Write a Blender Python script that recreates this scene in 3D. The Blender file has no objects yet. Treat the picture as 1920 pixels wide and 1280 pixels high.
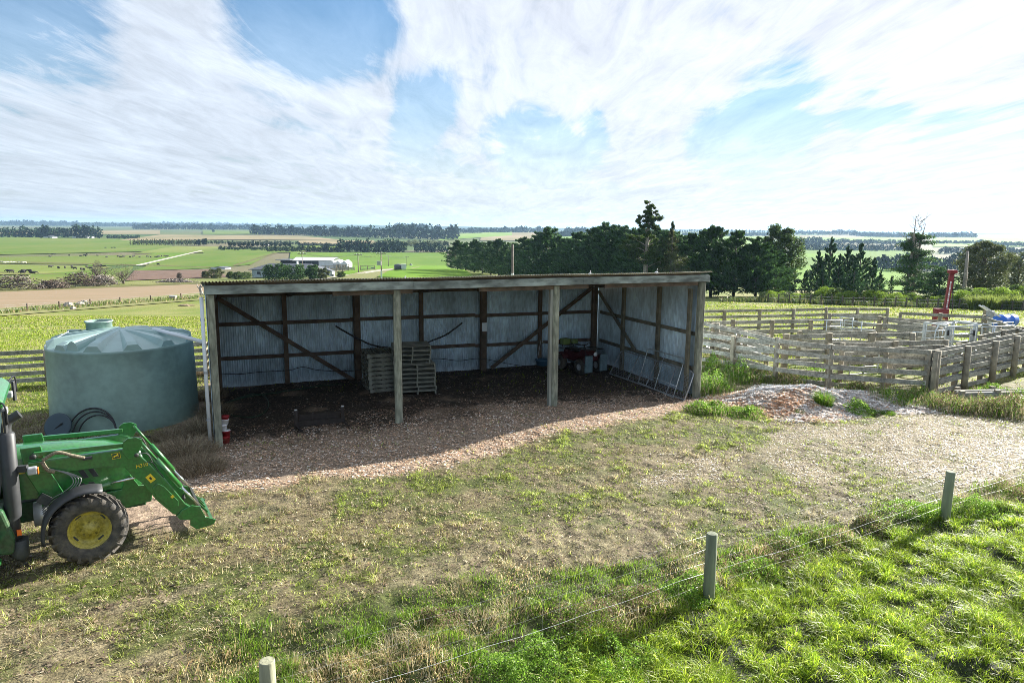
import bpy, math, random
import numpy as np
from mathutils import Vector, Matrix
R0 = random.Random(7)
C = bpy.context.scene.collection
rad = math.radians
PI = math.pi
# ------------------------------------------------------------------ camera model
H, PITCH, ROLL, FPX = 5.5, .162, .0085, 1320.0
def raydir(px, py):
    a, b = px-960, py-640
    x = a*math.cos(ROLL)+b*math.sin(ROLL); y = -a*math.sin(ROLL)+b*math.cos(ROLL)
    u, w = x/FPX, -y/FPX
    return (u, math.cos(PITCH)+w*math.sin(PITCH), -math.sin(PITCH)+w*math.cos(PITCH))
# ------------------------------------------------------------------ noise (numpy, world space)
def _h(ix, iy, s):
    n = (ix.astype(np.int64)*374761393 + iy.astype(np.int64)*668265263 + s*974711) & 0x7fffffff
    n = ((n ^ (n >> 13))*1274126177) & 0x7fffffff
    return ((n ^ (n >> 16)) & 0xffff)/65535.0
def vnoise(x, y, s=0):
    x = np.asarray(x, float); y = np.asarray(y, float)
    ix = np.floor(x); iy = np.floor(y); fx = x-ix; fy = y-iy
    fx = fx*fx*(3-2*fx); fy = fy*fy*(3-2*fy)
    a = _h(ix, iy, s); b = _h(ix+1, iy, s); c = _h(ix, iy+1, s); d = _h(ix+1, iy+1, s)
    return (a*(1-fx)+b*fx)*(1-fy)+(c*(1-fx)+d*fx)*fy
def fbm(x, y, s=0, o=4):
    t = 0; a = .5; n = 0
    x = np.asarray(x, float); y = np.asarray(y, float)
    for i in range(o):
        t = t+a*vnoise(x, y, s+i*17); n += a; a *= .55; x, y = x*2.03*.8+y*2.03*.6, y*2.03*.8-x*2.03*.6
    return t/n
def sstep(a, b, x):
    t = np.clip((x-a)/(b-a), 0, 1); return t*t*(3-2*t)
# ------------------------------------------------------------------ terrain profile
_g = np.linspace(math.log(5), math.log(14000), 700); _gd = np.exp(_g)
def _prof(pts):
    v = np.interp(_gd, [p[0] for p in pts], [p[1] for p in pts])
    k = np.hanning(25); k /= k.sum()
    return np.convolve(np.pad(v, 12, mode='edge'), k, mode='valid')
PL = _prof([(5,0),(28,0),(60,-3.2),(120,-10),(230,-13),(330,-17.5),(430,-22),(9000,-22),(14000,-22)])
PR = _prof([(5,0),(34,0),(80,-3.3),(132,-6.6),(180,-9.0),(260,-15),(420,-25),(1200,-27),(2000,-22),(3000,-12),(3600,-16),(5000,-55),(14000,-60)])
PM = _prof([(5,0),(30,0),(80,-4.6),(160,-8.6),(264,-10.5),(400,-19),(520,-24),(1300,-26),(2200,-20),(3200,-13),(4200,-18),(6000,-45),(14000,-50)])
def zbase(x, y):
    x = np.asarray(x, float); y = np.asarray(y, float)
    yy = np.maximum(y, 5.0); d = np.log(yy)
    s = x/np.maximum(y, 5.0)
    l = np.interp(d, _g, PL); m = np.interp(d, _g, PM); r = np.interp(d, _g, PR)
    wl = 1-sstep(-.42, -.12, s); wr = sstep(-.02, .34, s)
    z = l*wl+r*wr+m*(1-wl-wr)
    far = sstep(300, 1500, yy)
    z = z+far*(fbm(x/900, y/900, 5, 3)-.5)*5
    z = z+wr*sstep(900, 1500, yy)*(1-sstep(3600, 4500, yy))*(fbm(x/420, y/620, 8, 2)-.5)*16
    # chip floor swells a little in front of the two middle posts
    z = z+.26*np.exp(-(((x+.6)/4.2)**2+((y-19.8)/2.6)**2))
    return z
# shed frame
SX, SY, STH = -7.32, 17.0, .3926
SC, SS = math.cos(STH), math.sin(STH)
POSTX = [0, 4.58, 9.30, 14.48]; DEP = 6.75; SL = 14.48
def shed2w(u, v): return (SX+SC*u-SS*v, SY+SS*u+SC*v)
def w2shed(x, y):
    dx, dy = np.asarray(x)-SX, np.asarray(y)-SY
    return dx*SC+dy*SS, -dx*SS+dy*SC
# ------------------------------------------------------------------ regions
_T = 4*1.012**np.arange(680)
def gp0(px, py, h=0.0):
    d = raydir(px, py); lo = _T
    g_ = H+d[2]*lo-zbase(d[0]*lo, d[1]*lo)-h
    k = np.nonzero(g_ < 0)[0]
    if len(k) == 0: return (d[0]*_T[-1], d[1]*_T[-1])
    a, b = _T[max(k[0]-1, 0)], _T[k[0]]
    for _ in range(3):
        q = np.linspace(a, b, 33); g_ = H+d[2]*q-zbase(d[0]*q, d[1]*q)-h; k = np.nonzero(g_ < 0)[0]
        j = k[0] if len(k) else 32
        a, b = q[max(j-1, 0)], q[j]
    return (float(d[0]*b), float(d[1]*b))
def flat(px, py, z=0.0):
    d = raydir(px, py); t = (z-H)/d[2]; return (d[0]*t, d[1]*t)
def polydist(px, py, poly):
    """signed distance (positive inside) of points to polygon"""
    x = np.asarray(px, float); y = np.asarray(py, float)
    ins = np.zeros(x.shape, bool); dm = np.full(x.shape, 1e9)
    n = len(poly)
    for i in range(n):
        x1, y1 = poly[i]; x2, y2 = poly[(i+1) % n]
        c = ((y1 > y) != (y2 > y)); dy = (y2-y1) if abs(y2-y1) > 1e-9 else 1e-9
        ins ^= c & (x < (x2-x1)*(y-y1)/dy+x1)
        ex, ey = x2-x1, y2-y1; L = ex*ex+ey*ey+1e-12
        t = np.clip(((x-x1)*ex+(y-y1)*ey)/L, 0, 1)
        dm = np.minimum(dm, np.hypot(x-x1-t*ex, y-y1-t*ey))
    return np.where(ins, dm, -dm)
def FP(*pts): return [flat(a, b) for a, b in pts]
CHIP = FP((330,915),(400,915),(470,910),(548,905),(565,886),(640,893),(700,897),(748,893),(790,880),(860,868),(930,855),(1000,838),(1080,818),(1150,803),(1230,785),(1300,775),(1330,748),(1250,690),(1110,655),(900,668),(400,700),(345,760),(300,850),(215,905),(200,985),(330,985),(360,950))
POLY_MOUND = None
LUSH = FP((1040,1290),(1090,1215),(1230,1150),(1328,1125),(1460,1060),(1600,1010),(1775,968),(1860,945),(2100,905),(3000,960),(3000,1900),(900,1900))
RANK = FP((330,1300),(420,1200),(640,1150),(800,1110),(960,1075),(1100,1070),(1260,1055),(1420,1015),(1600,985),(1775,950),(2000,900),(2100,915),(1775,985),(1600,1025),(1460,1075),(1328,1140),(1230,1165),(1090,1235),(1040,1500),(300,1500))
TRACK = FP((1240,905),(1262,850),(1400,835),(1480,815),(1700,770),(1800,750),(2200,760),(2300,860),(1900,880),(1760,905),(1650,880),(1500,900),(1420,860),(1380,900),(1300,905))
SIDEP = FP((1318,770),(1318,700),(1400,720),(1560,745),(1800,750),(2100,740),(2100,770),(1800,775),(1640,790),(1500,800),(1400,800))
def fields_near(x, y):
    n1 = fbm(x/1.7, y/1.7, 3, 4)-.5; n2 = fbm(x/.45, y/.45, 11, 3)-.5
    e = n1*1.6+n2*.7
    chip = sstep(-.25, .25, polydist(x, y, CHIP)+e*.55)
    lush = sstep(-.2, .3, polydist(x, y, LUSH)+e*.5)
    rank = sstep(-.3, .3, polydist(x, y, RANK)+e*.7)
    track = sstep(-.5, .5, polydist(x, y, TRACK)+e*1.5)*(.45+.55*sstep(.36,.55,fbm(x/1.1+9, y/1.1, 8, 3)))
    u, v = w2shed(x, y)
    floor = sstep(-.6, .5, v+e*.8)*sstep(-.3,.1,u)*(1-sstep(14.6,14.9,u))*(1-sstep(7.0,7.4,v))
    floor = np.minimum(floor, 1)
    # bare dirt stripes where machines drive (diagonal)
    ux, uy = x*.80+y*.60, -x*.60+y*.80
    dirt = sstep(.50, .66, fbm(ux/3.2, uy/.95, 21, 4)*.72+.28*fbm(x/.5, y/.5, 33, 3)+.10*np.exp(-((uy-7.3-1.0)/2.2)**2)-.02)
    yard = (1-sstep(24, 27, y+.02*x))
    dirt = dirt*yard*(1-lush)*(1-rank*.9)
    return dict(chip=chip, lush=lush, rank=rank, track=track, floor=floor, dirt=dirt)
MX, MY = 8.75, 22.6
def mound_h(x, y):
    # chip heap: long ridge tapering to the right
    dx, dy = x-8.7, y-22.2
    dq = np.where(dy < 0, dy/1.65, dy/.9); a = np.exp(-((dx/1.5)**2+dq**2)**1.25)*.44
    b = np.exp(-(((x-9.7)/1.1)**2+((y-22.4)/1.3)**2))*.46
    c = np.exp(-(((x-11.2)/2.5)**2+((y-22.4)/1.1)**2))*.26
    return np.maximum(np.maximum(a, b), c)
def zt(x, y):
    x = np.asarray(x, float); y = np.asarray(y, float)
    z = zbase(x, y)
    x, y = np.atleast_1d(x), np.atleast_1d(y); z = np.atleast_1d(z).copy(); sc_ = z.shape
    k = (y < 40) & (y > -60)
    if k.any():
        xx, yy = x[k], y[k]; near = (1-sstep(28, 40, yy))*sstep(-60, -40, yy); m = fields_near(xx, yy)
        bump = ((fbm(xx/.9, yy/.9, 1, 3)-.5)*.06+(fbm(xx/.20, yy/.20, 2, 2)-.5)*.045)*(1-.6*m['track'])
        ux, uy = xx*.80+yy*.60, -xx*.60+yy*.80
        rut = (vnoise(ux/.15, uy/.30, 40)-.5)*.06*m['dirt']*(1-m['track'])
        lushb = (fbm(xx/.55, yy/.55, 7, 2)-.5)*.22*m['lush']+(fbm(xx/.6, yy/.6, 9, 2)-.45)*.25*m['rank']
        z[k] += near*(bump*(1-.5*m['floor'])+rut+lushb)
    mid = sstep(28, 40, y)*(1-sstep(90, 140, y))
    z = z+mid*(fbm(x/4, y/4, 13, 3)-.5)*.18
    return z
def Z(x, y): return float(zt(x, y)[0])
def gz(px, py): x, y = gp0(px, py); return Vector((x, y, Z(x, y)))
def onplane(px, py, p0, n):
    d = Vector(raydir(px, py)); o = Vector((0, 0, H)); n = Vector(n)
    return o+d*((Vector(p0)-o).dot(n)/d.dot(n))
# ------------------------------------------------------------------ materials
def mat(name, base=(.5,.5,.5), rough=.7, metal=0., spec=.5, nscale=None, namt=.25, base2=None, bump=0., bscale=None,
        island=0., coord='Object', stretch=(1,1,1), detail=6, transl=0., coat=0., attr=None, ndist=0., n2=None):
    m = bpy.data.materials.new(name); m.use_nodes = True
    nt = m.node_tree; N = nt.nodes; Lk = nt.links
    b = N['Principled BSDF']; out = N['Material Output']
    b.inputs['Roughness'].default_value = rough; b.inputs['Metallic'].default_value = metal
    b.inputs['Specular IOR Level'].default_value = spec
    if coat: b.inputs['Coat Weight'].default_value = coat; b.inputs['Coat Roughness'].default_value = .15
    tc = N.new('ShaderNodeTexCoord'); mp = N.new('ShaderNodeMapping'); mp.inputs['Scale'].default_value = stretch
    Lk.new(tc.outputs[coord], mp.inputs[0])
    col = None
    if attr:
        a = N.new('ShaderNodeAttribute'); a.attribute_name = attr; col = a.outputs['Color']
    else:
        rgb = N.new('ShaderNodeRGB'); rgb.outputs[0].default_value = (*base, 1); col = rgb.outputs[0]
    if nscale:
        nz = N.new('ShaderNodeTexNoise'); nz.inputs['Scale'].default_value = nscale; nz.inputs['Detail'].default_value = detail
        nz.inputs['Roughness'].default_value = .62; nz.inputs['Distortion'].default_value = ndist
        Lk.new(mp.outputs[0], nz.inputs['Vector'])
        cr = N.new('ShaderNodeValToRGB'); cr.color_ramp.elements[0].position = .36; cr.color_ramp.elements[1].position = .64
        Lk.new(nz.outputs['Fac'], cr.inputs[0])
        mx = N.new('ShaderNodeMix'); mx.data_type = 'RGBA'
        if base2 is not None:
            Lk.new(cr.outputs[0], mx.inputs['Factor']); Lk.new(col, mx.inputs['A']); mx.inputs['B'].default_value = (*base2, 1)
        else:
            mx.blend_type = 'MULTIPLY'; mx.inputs['Factor'].default_value = 1
            cr.color_ramp.elements[0].color = (1-namt,)*3+(1,); cr.color_ramp.elements[1].color = (1+namt*.6,)*3+(1,)
            Lk.new(col, mx.inputs['A']); Lk.new(cr.outputs[0], mx.inputs['B'])
        col = mx.outputs['Result']
    if n2:
        nz = N.new('ShaderNodeTexNoise'); nz.inputs['Scale'].default_value = n2[0]; nz.inputs['Detail'].default_value = 4; Lk.new(mp.outputs[0], nz.inputs['Vector'])
        cr = N.new('ShaderNodeValToRGB'); cr.color_ramp.elements[0].position = .38; cr.color_ramp.elements[1].position = .60
        cr.color_ramp.elements[0].color = (1-n2[1],)*3+(1,); cr.color_ramp.elements[1].color = (1+n2[1]*.45,)*3+(1,)
        Lk.new(nz.outputs['Fac'], cr.inputs[0]); mx = N.new('ShaderNodeMix'); mx.data_type = 'RGBA'; mx.blend_type = 'MULTIPLY'; mx.inputs['Factor'].default_value = 1
        Lk.new(col, mx.inputs['A']); Lk.new(cr.outputs[0], mx.inputs['B']); col = mx.outputs['Result']
    if island:
        g = N.new('ShaderNodeNewGeometry'); mr = N.new('ShaderNodeMapRange')
        mr.inputs['To Min'].default_value = 1-island; mr.inputs['To Max'].default_value = 1+island
        Lk.new(g.outputs['Random Per Island'], mr.inputs['Value'])
        mx = N.new('ShaderNodeMix'); mx.data_type = 'RGBA'; mx.blend_type = 'MULTIPLY'; mx.inputs['Factor'].default_value = 1
        Lk.new(col, mx.inputs['A']); Lk.new(mr.outputs[0], mx.inputs['B']); col = mx.outputs['Result']
    Lk.new(col, b.inputs['Base Color'])
    if bump:
        nz = N.new('ShaderNodeTexNoise'); nz.inputs['Scale'].default_value = bscale or (nscale or 5)*4; nz.inputs['Detail'].default_value = 5
        Lk.new(mp.outputs[0], nz.inputs['Vector'])
        bp = N.new('ShaderNodeBump'); bp.inputs['Strength'].default_value = bump; bp.inputs['Distance'].default_value = .02
        Lk.new(nz.outputs['Fac'], bp.inputs['Height']); Lk.new(bp.outputs[0], b.inputs['Normal'])
    if transl:
        tr = N.new('ShaderNodeBsdfTranslucent'); ms = N.new('ShaderNodeMixShader'); ms.inputs[0].default_value = transl
        Lk.new(col, tr.inputs['Color']); Lk.new(b.outputs[0], ms.inputs[1]); Lk.new(tr.outputs[0], ms.inputs[2]); Lk.new(ms.outputs[0], out.inputs[0])
    return m
# ------------------------------------------------------------------ mesh builder
def fastmesh(name, V, Fl, smooth=False, col=None):
    """V (N,3); Fl list of (M,k) int arrays"""
    me = bpy.data.meshes.new(name); V = np.ascontiguousarray(V, dtype=np.float32)
    me.vertices.add(len(V)); me.vertices.foreach_set('co', V.ravel())
    loops = np.concatenate([f.ravel() for f in Fl]).astype(np.int32)
    tot = np.concatenate([np.full(len(f), f.shape[1], np.int32) for f in Fl])
    st = np.concatenate([[0], np.cumsum(tot)[:-1]]).astype(np.int32)
    me.loops.add(len(loops)); me.loops.foreach_set('vertex_index', loops)
    me.polygons.add(len(tot)); me.polygons.foreach_set('loop_start', st)
    if smooth: me.polygons.foreach_set('use_smooth', np.ones(len(tot), bool))
    if col is not None:
        a = me.color_attributes.new('Col', 'FLOAT_COLOR', 'POINT')
        cc = np.ones((len(V), 4), np.float32); cc[:, :3] = col; a.data.foreach_set('color', cc.ravel())
    me.update(calc_edges=True); me.validate()
    return me
def tagp(o, label=None, cat=None, group=None, kind=None):
    if label: o['label'] = label
    if cat: o['category'] = cat
    if group: o['group'] = group
    if kind: o['kind'] = kind
    return o
def link(name, me, m=None, parent=None, loc=None, rz=None):
    o = bpy.data.objects.new(name, me); C.objects.link(o)
    if m is not None and me is not None and not me.materials:
        for q in (m if isinstance(m, (list, tuple)) else [m]): me.materials.append(q)
    if parent: o.parent = parent
    if loc is not None: o.location = loc
    if rz is not None: o.rotation_euler = (0, 0, rz)
    return o
def empty(name, loc=(0,0,0), rz=0, label=None, cat=None, group=None):
    o = bpy.data.objects.new(name, None); C.objects.link(o); o.location = loc; o.rotation_euler = (0,0,rz); o.empty_display_size = .2
    return tagp(o, label, cat, group)
def copy_tree(o, parent=None):
    c = o.copy(); C.objects.link(c); c.parent = parent
    for ch in list(o.children): copy_tree(ch, c)
    return c
class MB:
    def __init__(s): s.v = []; s.f = []; s.sm = []; s.mi = []; s.cur = 0
    def add(s, vs, fs, smooth=False):
        n = len(s.v); s.v += [tuple(v) for v in vs]
        for f in fs: s.f.append([n+i for i in f]); s.sm.append(smooth); s.mi.append(s.cur)
        return s
    def box(s, c, sz, M=None, rz=0, taper=1.0, ch=0.0):
        x, y, z = sz[0]/2, sz[1]/2, sz[2]/2
        if ch:   # chamfered on the vertical long edges
            k = ch; ring = [(-x+k,-y),(x-k,-y),(x,-y+k),(x,y-k),(x-k,y),(-x+k,y),(-x,y-k),(-x,-y+k)]
            vs = [(a, b, -z) for a, b in ring]+[(a*taper, b*taper, z) for a, b in ring]
            fs = [list(range(7,-1,-1)), list(range(8,16))]+[[i,(i+1)%8,8+(i+1)%8,8+i] for i in range(8)]
        else:
            vs = [(-x,-y,-z),(x,-y,-z),(x,y,-z),(-x,y,-z)]+[(a*taper,b*taper,z) for a,b in ((-x,-y),(x,-y),(x,y),(-x,y))]
            fs = [[3,2,1,0],[4,5,6,7],[0,1,5,4],[1,2,6,5],[2,3,7,6],[3,0,4,7]]
        if M is None: M = Matrix.Rotation(rz, 4, 'Z')
        vs = [M @ Vector(v)+Vector(c) for v in vs]
        return s.add(vs, fs)
    def beam(s, p, q, w, h, up=(0,0,1), ext=0.0):
        p, q = Vector(p), Vector(q); d = (q-p); L = d.length; d = d/L
        p = p-d*ext; q = q+d*ext
        up = Vector(up)
        if abs(d.dot(up)) > .99: up = Vector((1,0,0))
        a = d.cross(up).normalized(); b = a.cross(d).normalized()
        vs = []
        for o in (p, q):
            for i, j in ((-1,-1),(1,-1),(1,1),(-1,1)): vs.append(o+a*(i*w/2)+b*(j*h/2))
        return s.add(vs, [[0,1,2,3],[7,6,5,4],[0,4,5,1],[1,5,6,2],[2,6,7,3],[3,7,4,0]])
    def tube(s, pts, r, n=6, closed=False, cap=True):
        P = [Vector(p) for p in pts]; K = len(P); rs = r if isinstance(r, (list, tuple)) else [r]*K
        base = len(s.v); vs = []; a = None
        for i in range(K):
            if closed: d = P[(i+1) % K]-P[i-1]
            else: d = P[min(i+1, K-1)]-P[max(i-1, 0)]
            if d.length < 1e-9: d = Vector((0,0,1))
            d.normalize()
            if a is None:
                a = d.cross(Vector((0,0,1)));
                if a.length < .1: a = d.cross(Vector((1,0,0)))
            a = (a-d*a.dot(d)); a.normalize(); b = d.cross(a)
            for k in range(n):
                t = 2*PI*k/n; vs.append(P[i]+(a*math.cos(t)+b*math.sin(t))*rs[i])
        fs = []
        for i in range(K if closed else K-1):
            j = (i+1) % K
            for k in range(n): fs.append([i*n+k, i*n+(k+1)%n, j*n+(k+1)%n, j*n+k])
        s.add(vs, fs, True)
        if cap and not closed:
            s.f.append([base+k for k in range(n-1,-1,-1)]); s.sm.append(False); s.mi.append(s.cur)
            s.f.append([base+(K-1)*n+k for k in range(n)]); s.sm.append(False); s.mi.append(s.cur)
        return s
    def lathe(s, prof, c=(0,0,0), axis='Z', n=32, smooth=True, M=None):
        vs = []; K = len(prof)
        if M is None:
            M = Matrix.Identity(4) if axis == 'Z' else (Matrix.Rotation(PI/2, 4, 'Y') if axis == 'X' else Matrix.Rotation(-PI/2, 4, 'X'))
        for r, z in prof:
            for k in range(n):
                t = 2*PI*k/n; vs.append(M @ Vector((r*math.cos(t), r*math.sin(t), z))+Vector(c))
        fs = []
        for i in range(K-1):
            for k in range(n): fs.append([i*n+k, i*n+(k+1)%n, (i+1)*n+(k+1)%n, (i+1)*n+k])
        return s.add(vs, fs, smooth)
    def prism(s, poly, y0, y1, fr=None):
        """poly in (x,z), extruded along y"""
        n = len(poly); vs = [Vector((a, y0, b)) for a, b in poly]+[Vector((a, y1, b)) for a, b in poly]
        if fr is not None: vs = [fr @ v for v in vs]
        fs = [list(range(n)), list(range(2*n-1, n-1, -1))]+[[i, i+n, (i+1)%n+n, (i+1)%n] for i in range(n)]
        return s.add(vs, fs)
    def blob(s, c, r, sz=(1,1,1), n=10, rnd=.0, seed=0):
        rr = random.Random(seed); vs = []; fs = []; m = n//2
        for i in range(m+1):
            for k in range(n):
                a = PI*i/m; t = 2*PI*k/n; q = r*(1+rr.uniform(-rnd, rnd))
                vs.append((c[0]+q*sz[0]*math.sin(a)*math.cos(t), c[1]+q*sz[1]*math.sin(a)*math.sin(t), c[2]+q*sz[2]*math.cos(a)))
        for i in range(m):
            for k in range(n): fs.append([i*n+k, (i+1)*n+k, (i+1)*n+(k+1)%n, i*n+(k+1)%n])
        return s.add(vs, fs, rnd < .03)
    def mesh(s, name):
        me = bpy.data.meshes.new(name); me.from_pydata(s.v, [], s.f); me.update()
        me.polygons.foreach_set('use_smooth', s.sm); me.polygons.foreach_set('material_index', s.mi)
        return me
    def build(s, name, m, parent=None, loc=None, rz=None, bevel=0):
        o = link(name, s.mesh(name), m, parent, loc, rz)
        if bevel:
            b = o.modifiers.new('bevel', 'BEVEL'); b.width = bevel; b.segments = 2; b.limit_method = 'ANGLE'
        return o
# ------------------------------------------------------------------ camera, light, sky
cam = bpy.data.cameras.new('camera'); co = bpy.data.objects.new('camera', cam); C.objects.link(co)
cam.sensor_width = 36; cam.lens = 36*FPX/1920; cam.clip_end = 30000; cam.clip_start = .1
co.location = (0, 0, H)
co.rotation_euler = (Matrix.Rotation(PI/2-PITCH, 4, 'X') @ Matrix.Rotation(ROLL, 4, 'Z')).to_euler()
bpy.context.scene.camera = co
SAZ, SEL = rad(53), rad(22)
sdir = Vector((math.sin(SAZ)*math.cos(SEL), math.cos(SAZ)*math.cos(SEL), math.sin(SEL)))
sl = bpy.data.lights.new('sun', 'SUN'); sl.energy = 5.0; sl.angle = rad(.5); sl.color = (1, .95, .86)
so = bpy.data.objects.new('sun', sl); C.objects.link(so); so.rotation_euler = sdir.to_track_quat('Z', 'Y').to_euler(); so.location = (30, 20, 30)
W = bpy.data.worlds.new('World'); bpy.context.scene.world = W; W.use_nodes = True
nt = W.node_tree; N = nt.nodes; Lk = nt.links
bg = N['Background']; bg.inputs['Strength'].default_value = .06
sky = N.new('ShaderNodeTexSky'); sky.sky_type = 'NISHITA'; sky.sun_disc = False; sky.sun_elevation = SEL; sky.sun_rotation = SAZ
sky.air_density = 1.0; sky.dust_density = .15; sky.ozone_density = 2.0; sky.altitude = 50
geo = N.new('ShaderNodeTexCoord')
def M_(op, a, b=None, c=None, clamp=False):
    n = N.new('ShaderNodeMath'); n.operation = op; n.use_clamp = clamp
    for i, v in enumerate((a, b, c)):
        if v is None: continue
        if isinstance(v, (int, float)): n.inputs[i].default_value = v
        else: Lk.new(v, n.inputs[i])
    return n.outputs[0]
sx = N.new('ShaderNodeSeparateXYZ'); Lk.new(geo.outputs['Generated'], sx.inputs[0])
zz = M_('ADD', M_('MAXIMUM', sx.outputs[2], 0.0), .06)
px_ = M_('DIVIDE', sx.outputs[0], zz); py_ = M_('DIVIDE', sx.outputs[1], zz)
def cloudnoise(sc, stretch, rot, dist, det=9, off=(0,0,0), rough=.6):
    cb = N.new('ShaderNodeCombineXYZ'); Lk.new(px_, cb.inputs[0]); Lk.new(py_, cb.inputs[1])
    mp = N.new('ShaderNodeMapping'); mp.inputs['Rotation'].default_value = (0, 0, rot); mp.inputs['Scale'].default_value = stretch; mp.inputs['Location'].default_value = off
    Lk.new(cb.outputs[0], mp.inputs[0])
    nz = N.new('ShaderNodeTexNoise'); nz.inputs['Scale'].default_value = sc; nz.inputs['Detail'].default_value = det
    nz.inputs['Roughness'].default_value = rough; nz.inputs['Distortion'].default_value = dist
    Lk.new(mp.outputs[0], nz.inputs['Vector']); return nz.outputs['Fac']
c1 = cloudnoise(.52, (1, .50, 1), .30, 1.6, off=(3.1, .4, 0), rough=.55)
c2 = cloudnoise(1.8, (1, .30, 1), .60, 1.4, off=(1.0, 5.0, 0), rough=.62)
c3 = cloudnoise(6.5, (1, .22, 1), .85, 1.1, off=(7.0, 2.0, 0), rough=.66)
cov = M_('ADD', M_('ADD', M_('MULTIPLY', c1, .50), M_('MULTIPLY', c2, .34)), M_('MULTIPLY', c3, .20))
def spot(px, py, r, amt):
    d = Vector(raydir(px, py)).normalized()
    vm = N.new('ShaderNodeVectorMath'); vm.operation = 'DOT_PRODUCT'; Lk.new(geo.outputs['Generated'], vm.inputs[0]); vm.inputs[1].default_value = d
    mr = N.new('ShaderNodeMapRange'); mr.interpolation_type = 'SMOOTHSTEP'; mr.inputs['From Min'].default_value = math.cos(r); mr.inputs['From Max'].default_value = 1
    mr.inputs['To Max'].default_value = amt; Lk.new(vm.outputs['Value'], mr.inputs['Value']); return mr.outputs[0]
for s_ in ((630, 10, .12, -.26), (500, 50, .11, -.12), (700, 120, .1, .05), (60, 0, .14, -.20), (250, 150, .2, .07), (150, 250, .3, .06), (560, 220, .15, .07), (900, 80, .2, .06), (1150, 150, .15, .05), (450, 140, .08, -.05), (800, 180, .06, -.17), (775, 240, .05, -.12), (1000, 270, .09, -.05), (1420, 265, .07, -.20), (1350, 262, .06, -.12), (1470, 180, .08, -.15), (1640, 185, .06, -.13), (1000, 275, .07, -.1), (1080,270,.06,-.1), (1850, 290, .12, -.14), (330, 70, .09, .08), (760, 60, .08, .05), (1112, 222, .025, -.08)):
    cov = M_('ADD', cov, spot(*s_))
sunv = N.new('ShaderNodeVectorMath'); sunv.operation = 'DOT_PRODUCT'; Lk.new(geo.outputs['Generated'], sunv.inputs[0]); sunv.inputs[1].default_value = sdir
sg = sunv.outputs['Value']
cov = M_('ADD', cov, M_('MULTIPLY', M_('POWER', M_('MAXIMUM', sg, 0), 4), .16))
# cirrus thinned out of sight, behind the viewer and overhead, to dim the skylight
bk = N.new('ShaderNodeMapRange'); bk.interpolation_type = 'SMOOTHSTEP'; bk.inputs['From Min'].default_value = -.25; bk.inputs['From Max'].default_value = .35; bk.inputs['To Min'].default_value = -.05; bk.inputs['To Max'].default_value = 0
Lk.new(M_('SUBTRACT', sx.outputs[1], M_('MULTIPLY', sx.outputs[2], .15)), bk.inputs['Value']); cov = M_('ADD', cov, bk.outputs[0])
mr = N.new('ShaderNodeMapRange'); mr.interpolation_type = 'SMOOTHSTEP'
mr.inputs['From Min'].default_value = .30; mr.inputs['From Max'].default_value = .57; mr.inputs['To Max'].default_value = .96
Lk.new(cov, mr.inputs['Value'])
# a thin veil of high haze everywhere, thicker low down
veil = N.new('ShaderNodeMapRange'); veil.inputs['From Min'].default_value = .02; veil.inputs['From Max'].default_value = .34; veil.inputs['To Min'].default_value = .95; veil.inputs['To Max'].default_value = .12
Lk.new(sx.outputs[2], veil.inputs['Value'])
vb = N.new('ShaderNodeMapRange'); vb.inputs['From Min'].default_value = -.3; vb.inputs['From Max'].default_value = .3; vb.inputs['To Min'].default_value = 1.0; Lk.new(sx.outputs[1], vb.inputs['Value'])
fac = M_('MAXIMUM', mr.outputs[0], M_('MULTIPLY', veil.outputs[0], vb.outputs[0]))
fw = M_('POWER', M_('MAXIMUM', M_('MULTIPLY_ADD', sg, .5, .5), 0), 2.0)
tex_ = M_('ADD', M_('MULTIPLY_ADD', c2, .8, .38), M_('MULTIPLY', c3, .5))
lowz = N.new('ShaderNodeMapRange'); lowz.inputs['From Min'].default_value = 0; lowz.inputs['From Max'].default_value = .16; lowz.inputs['To Min'].default_value = .92; Lk.new(sx.outputs[2], lowz.inputs['Value'])
cl = M_('MULTIPLY', M_('MULTIPLY', M_('MULTIPLY_ADD', fw, 1.3, 3.8), tex_), lowz.outputs[0])
ccol = N.new('ShaderNodeCombineColor'); Lk.new(M_('MULTIPLY', cl, M_('MULTIPLY_ADD', fw, .17, .83)), ccol.inputs[0]); Lk.new(M_('MULTIPLY', cl, M_('MULTIPLY_ADD', fw, .06, .965)), ccol.inputs[1]); Lk.new(M_('MULTIPLY', cl, 1.12), ccol.inputs[2])
hs_ = N.new('ShaderNodeHueSaturation'); hs_.inputs['Saturation'].default_value = 2.1; hs_.inputs['Value'].default_value = .72; Lk.new(sky.outputs[0], hs_.inputs['Color'])
mx = N.new('ShaderNodeMix'); mx.data_type = 'RGBA'; Lk.new(fac, mx.inputs['Factor']); Lk.new(hs_.outputs[0], mx.inputs['A']); Lk.new(ccol.outputs[0], mx.inputs['B'])
Lk.new(mx.outputs['Result'], bg.inputs['Color'])
vs_ = bpy.context.scene.view_settings; vs_.view_transform = 'Standard'; vs_.look = 'None'; vs_.exposure = 1.72; vs_.gamma = 1
bpy.context.scene.cycles.max_bounces = 6; bpy.context.scene.cycles.transparent_max_bounces = 8
bpy.context.scene.cycles.use_denoising = True; bpy.context.scene.cycles.filter_width = .85; bpy.context.scene.cycles.sample_clamp_indirect = 4; bpy.context.scene.cycles.denoising_prefilter = 'NONE'
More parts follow.
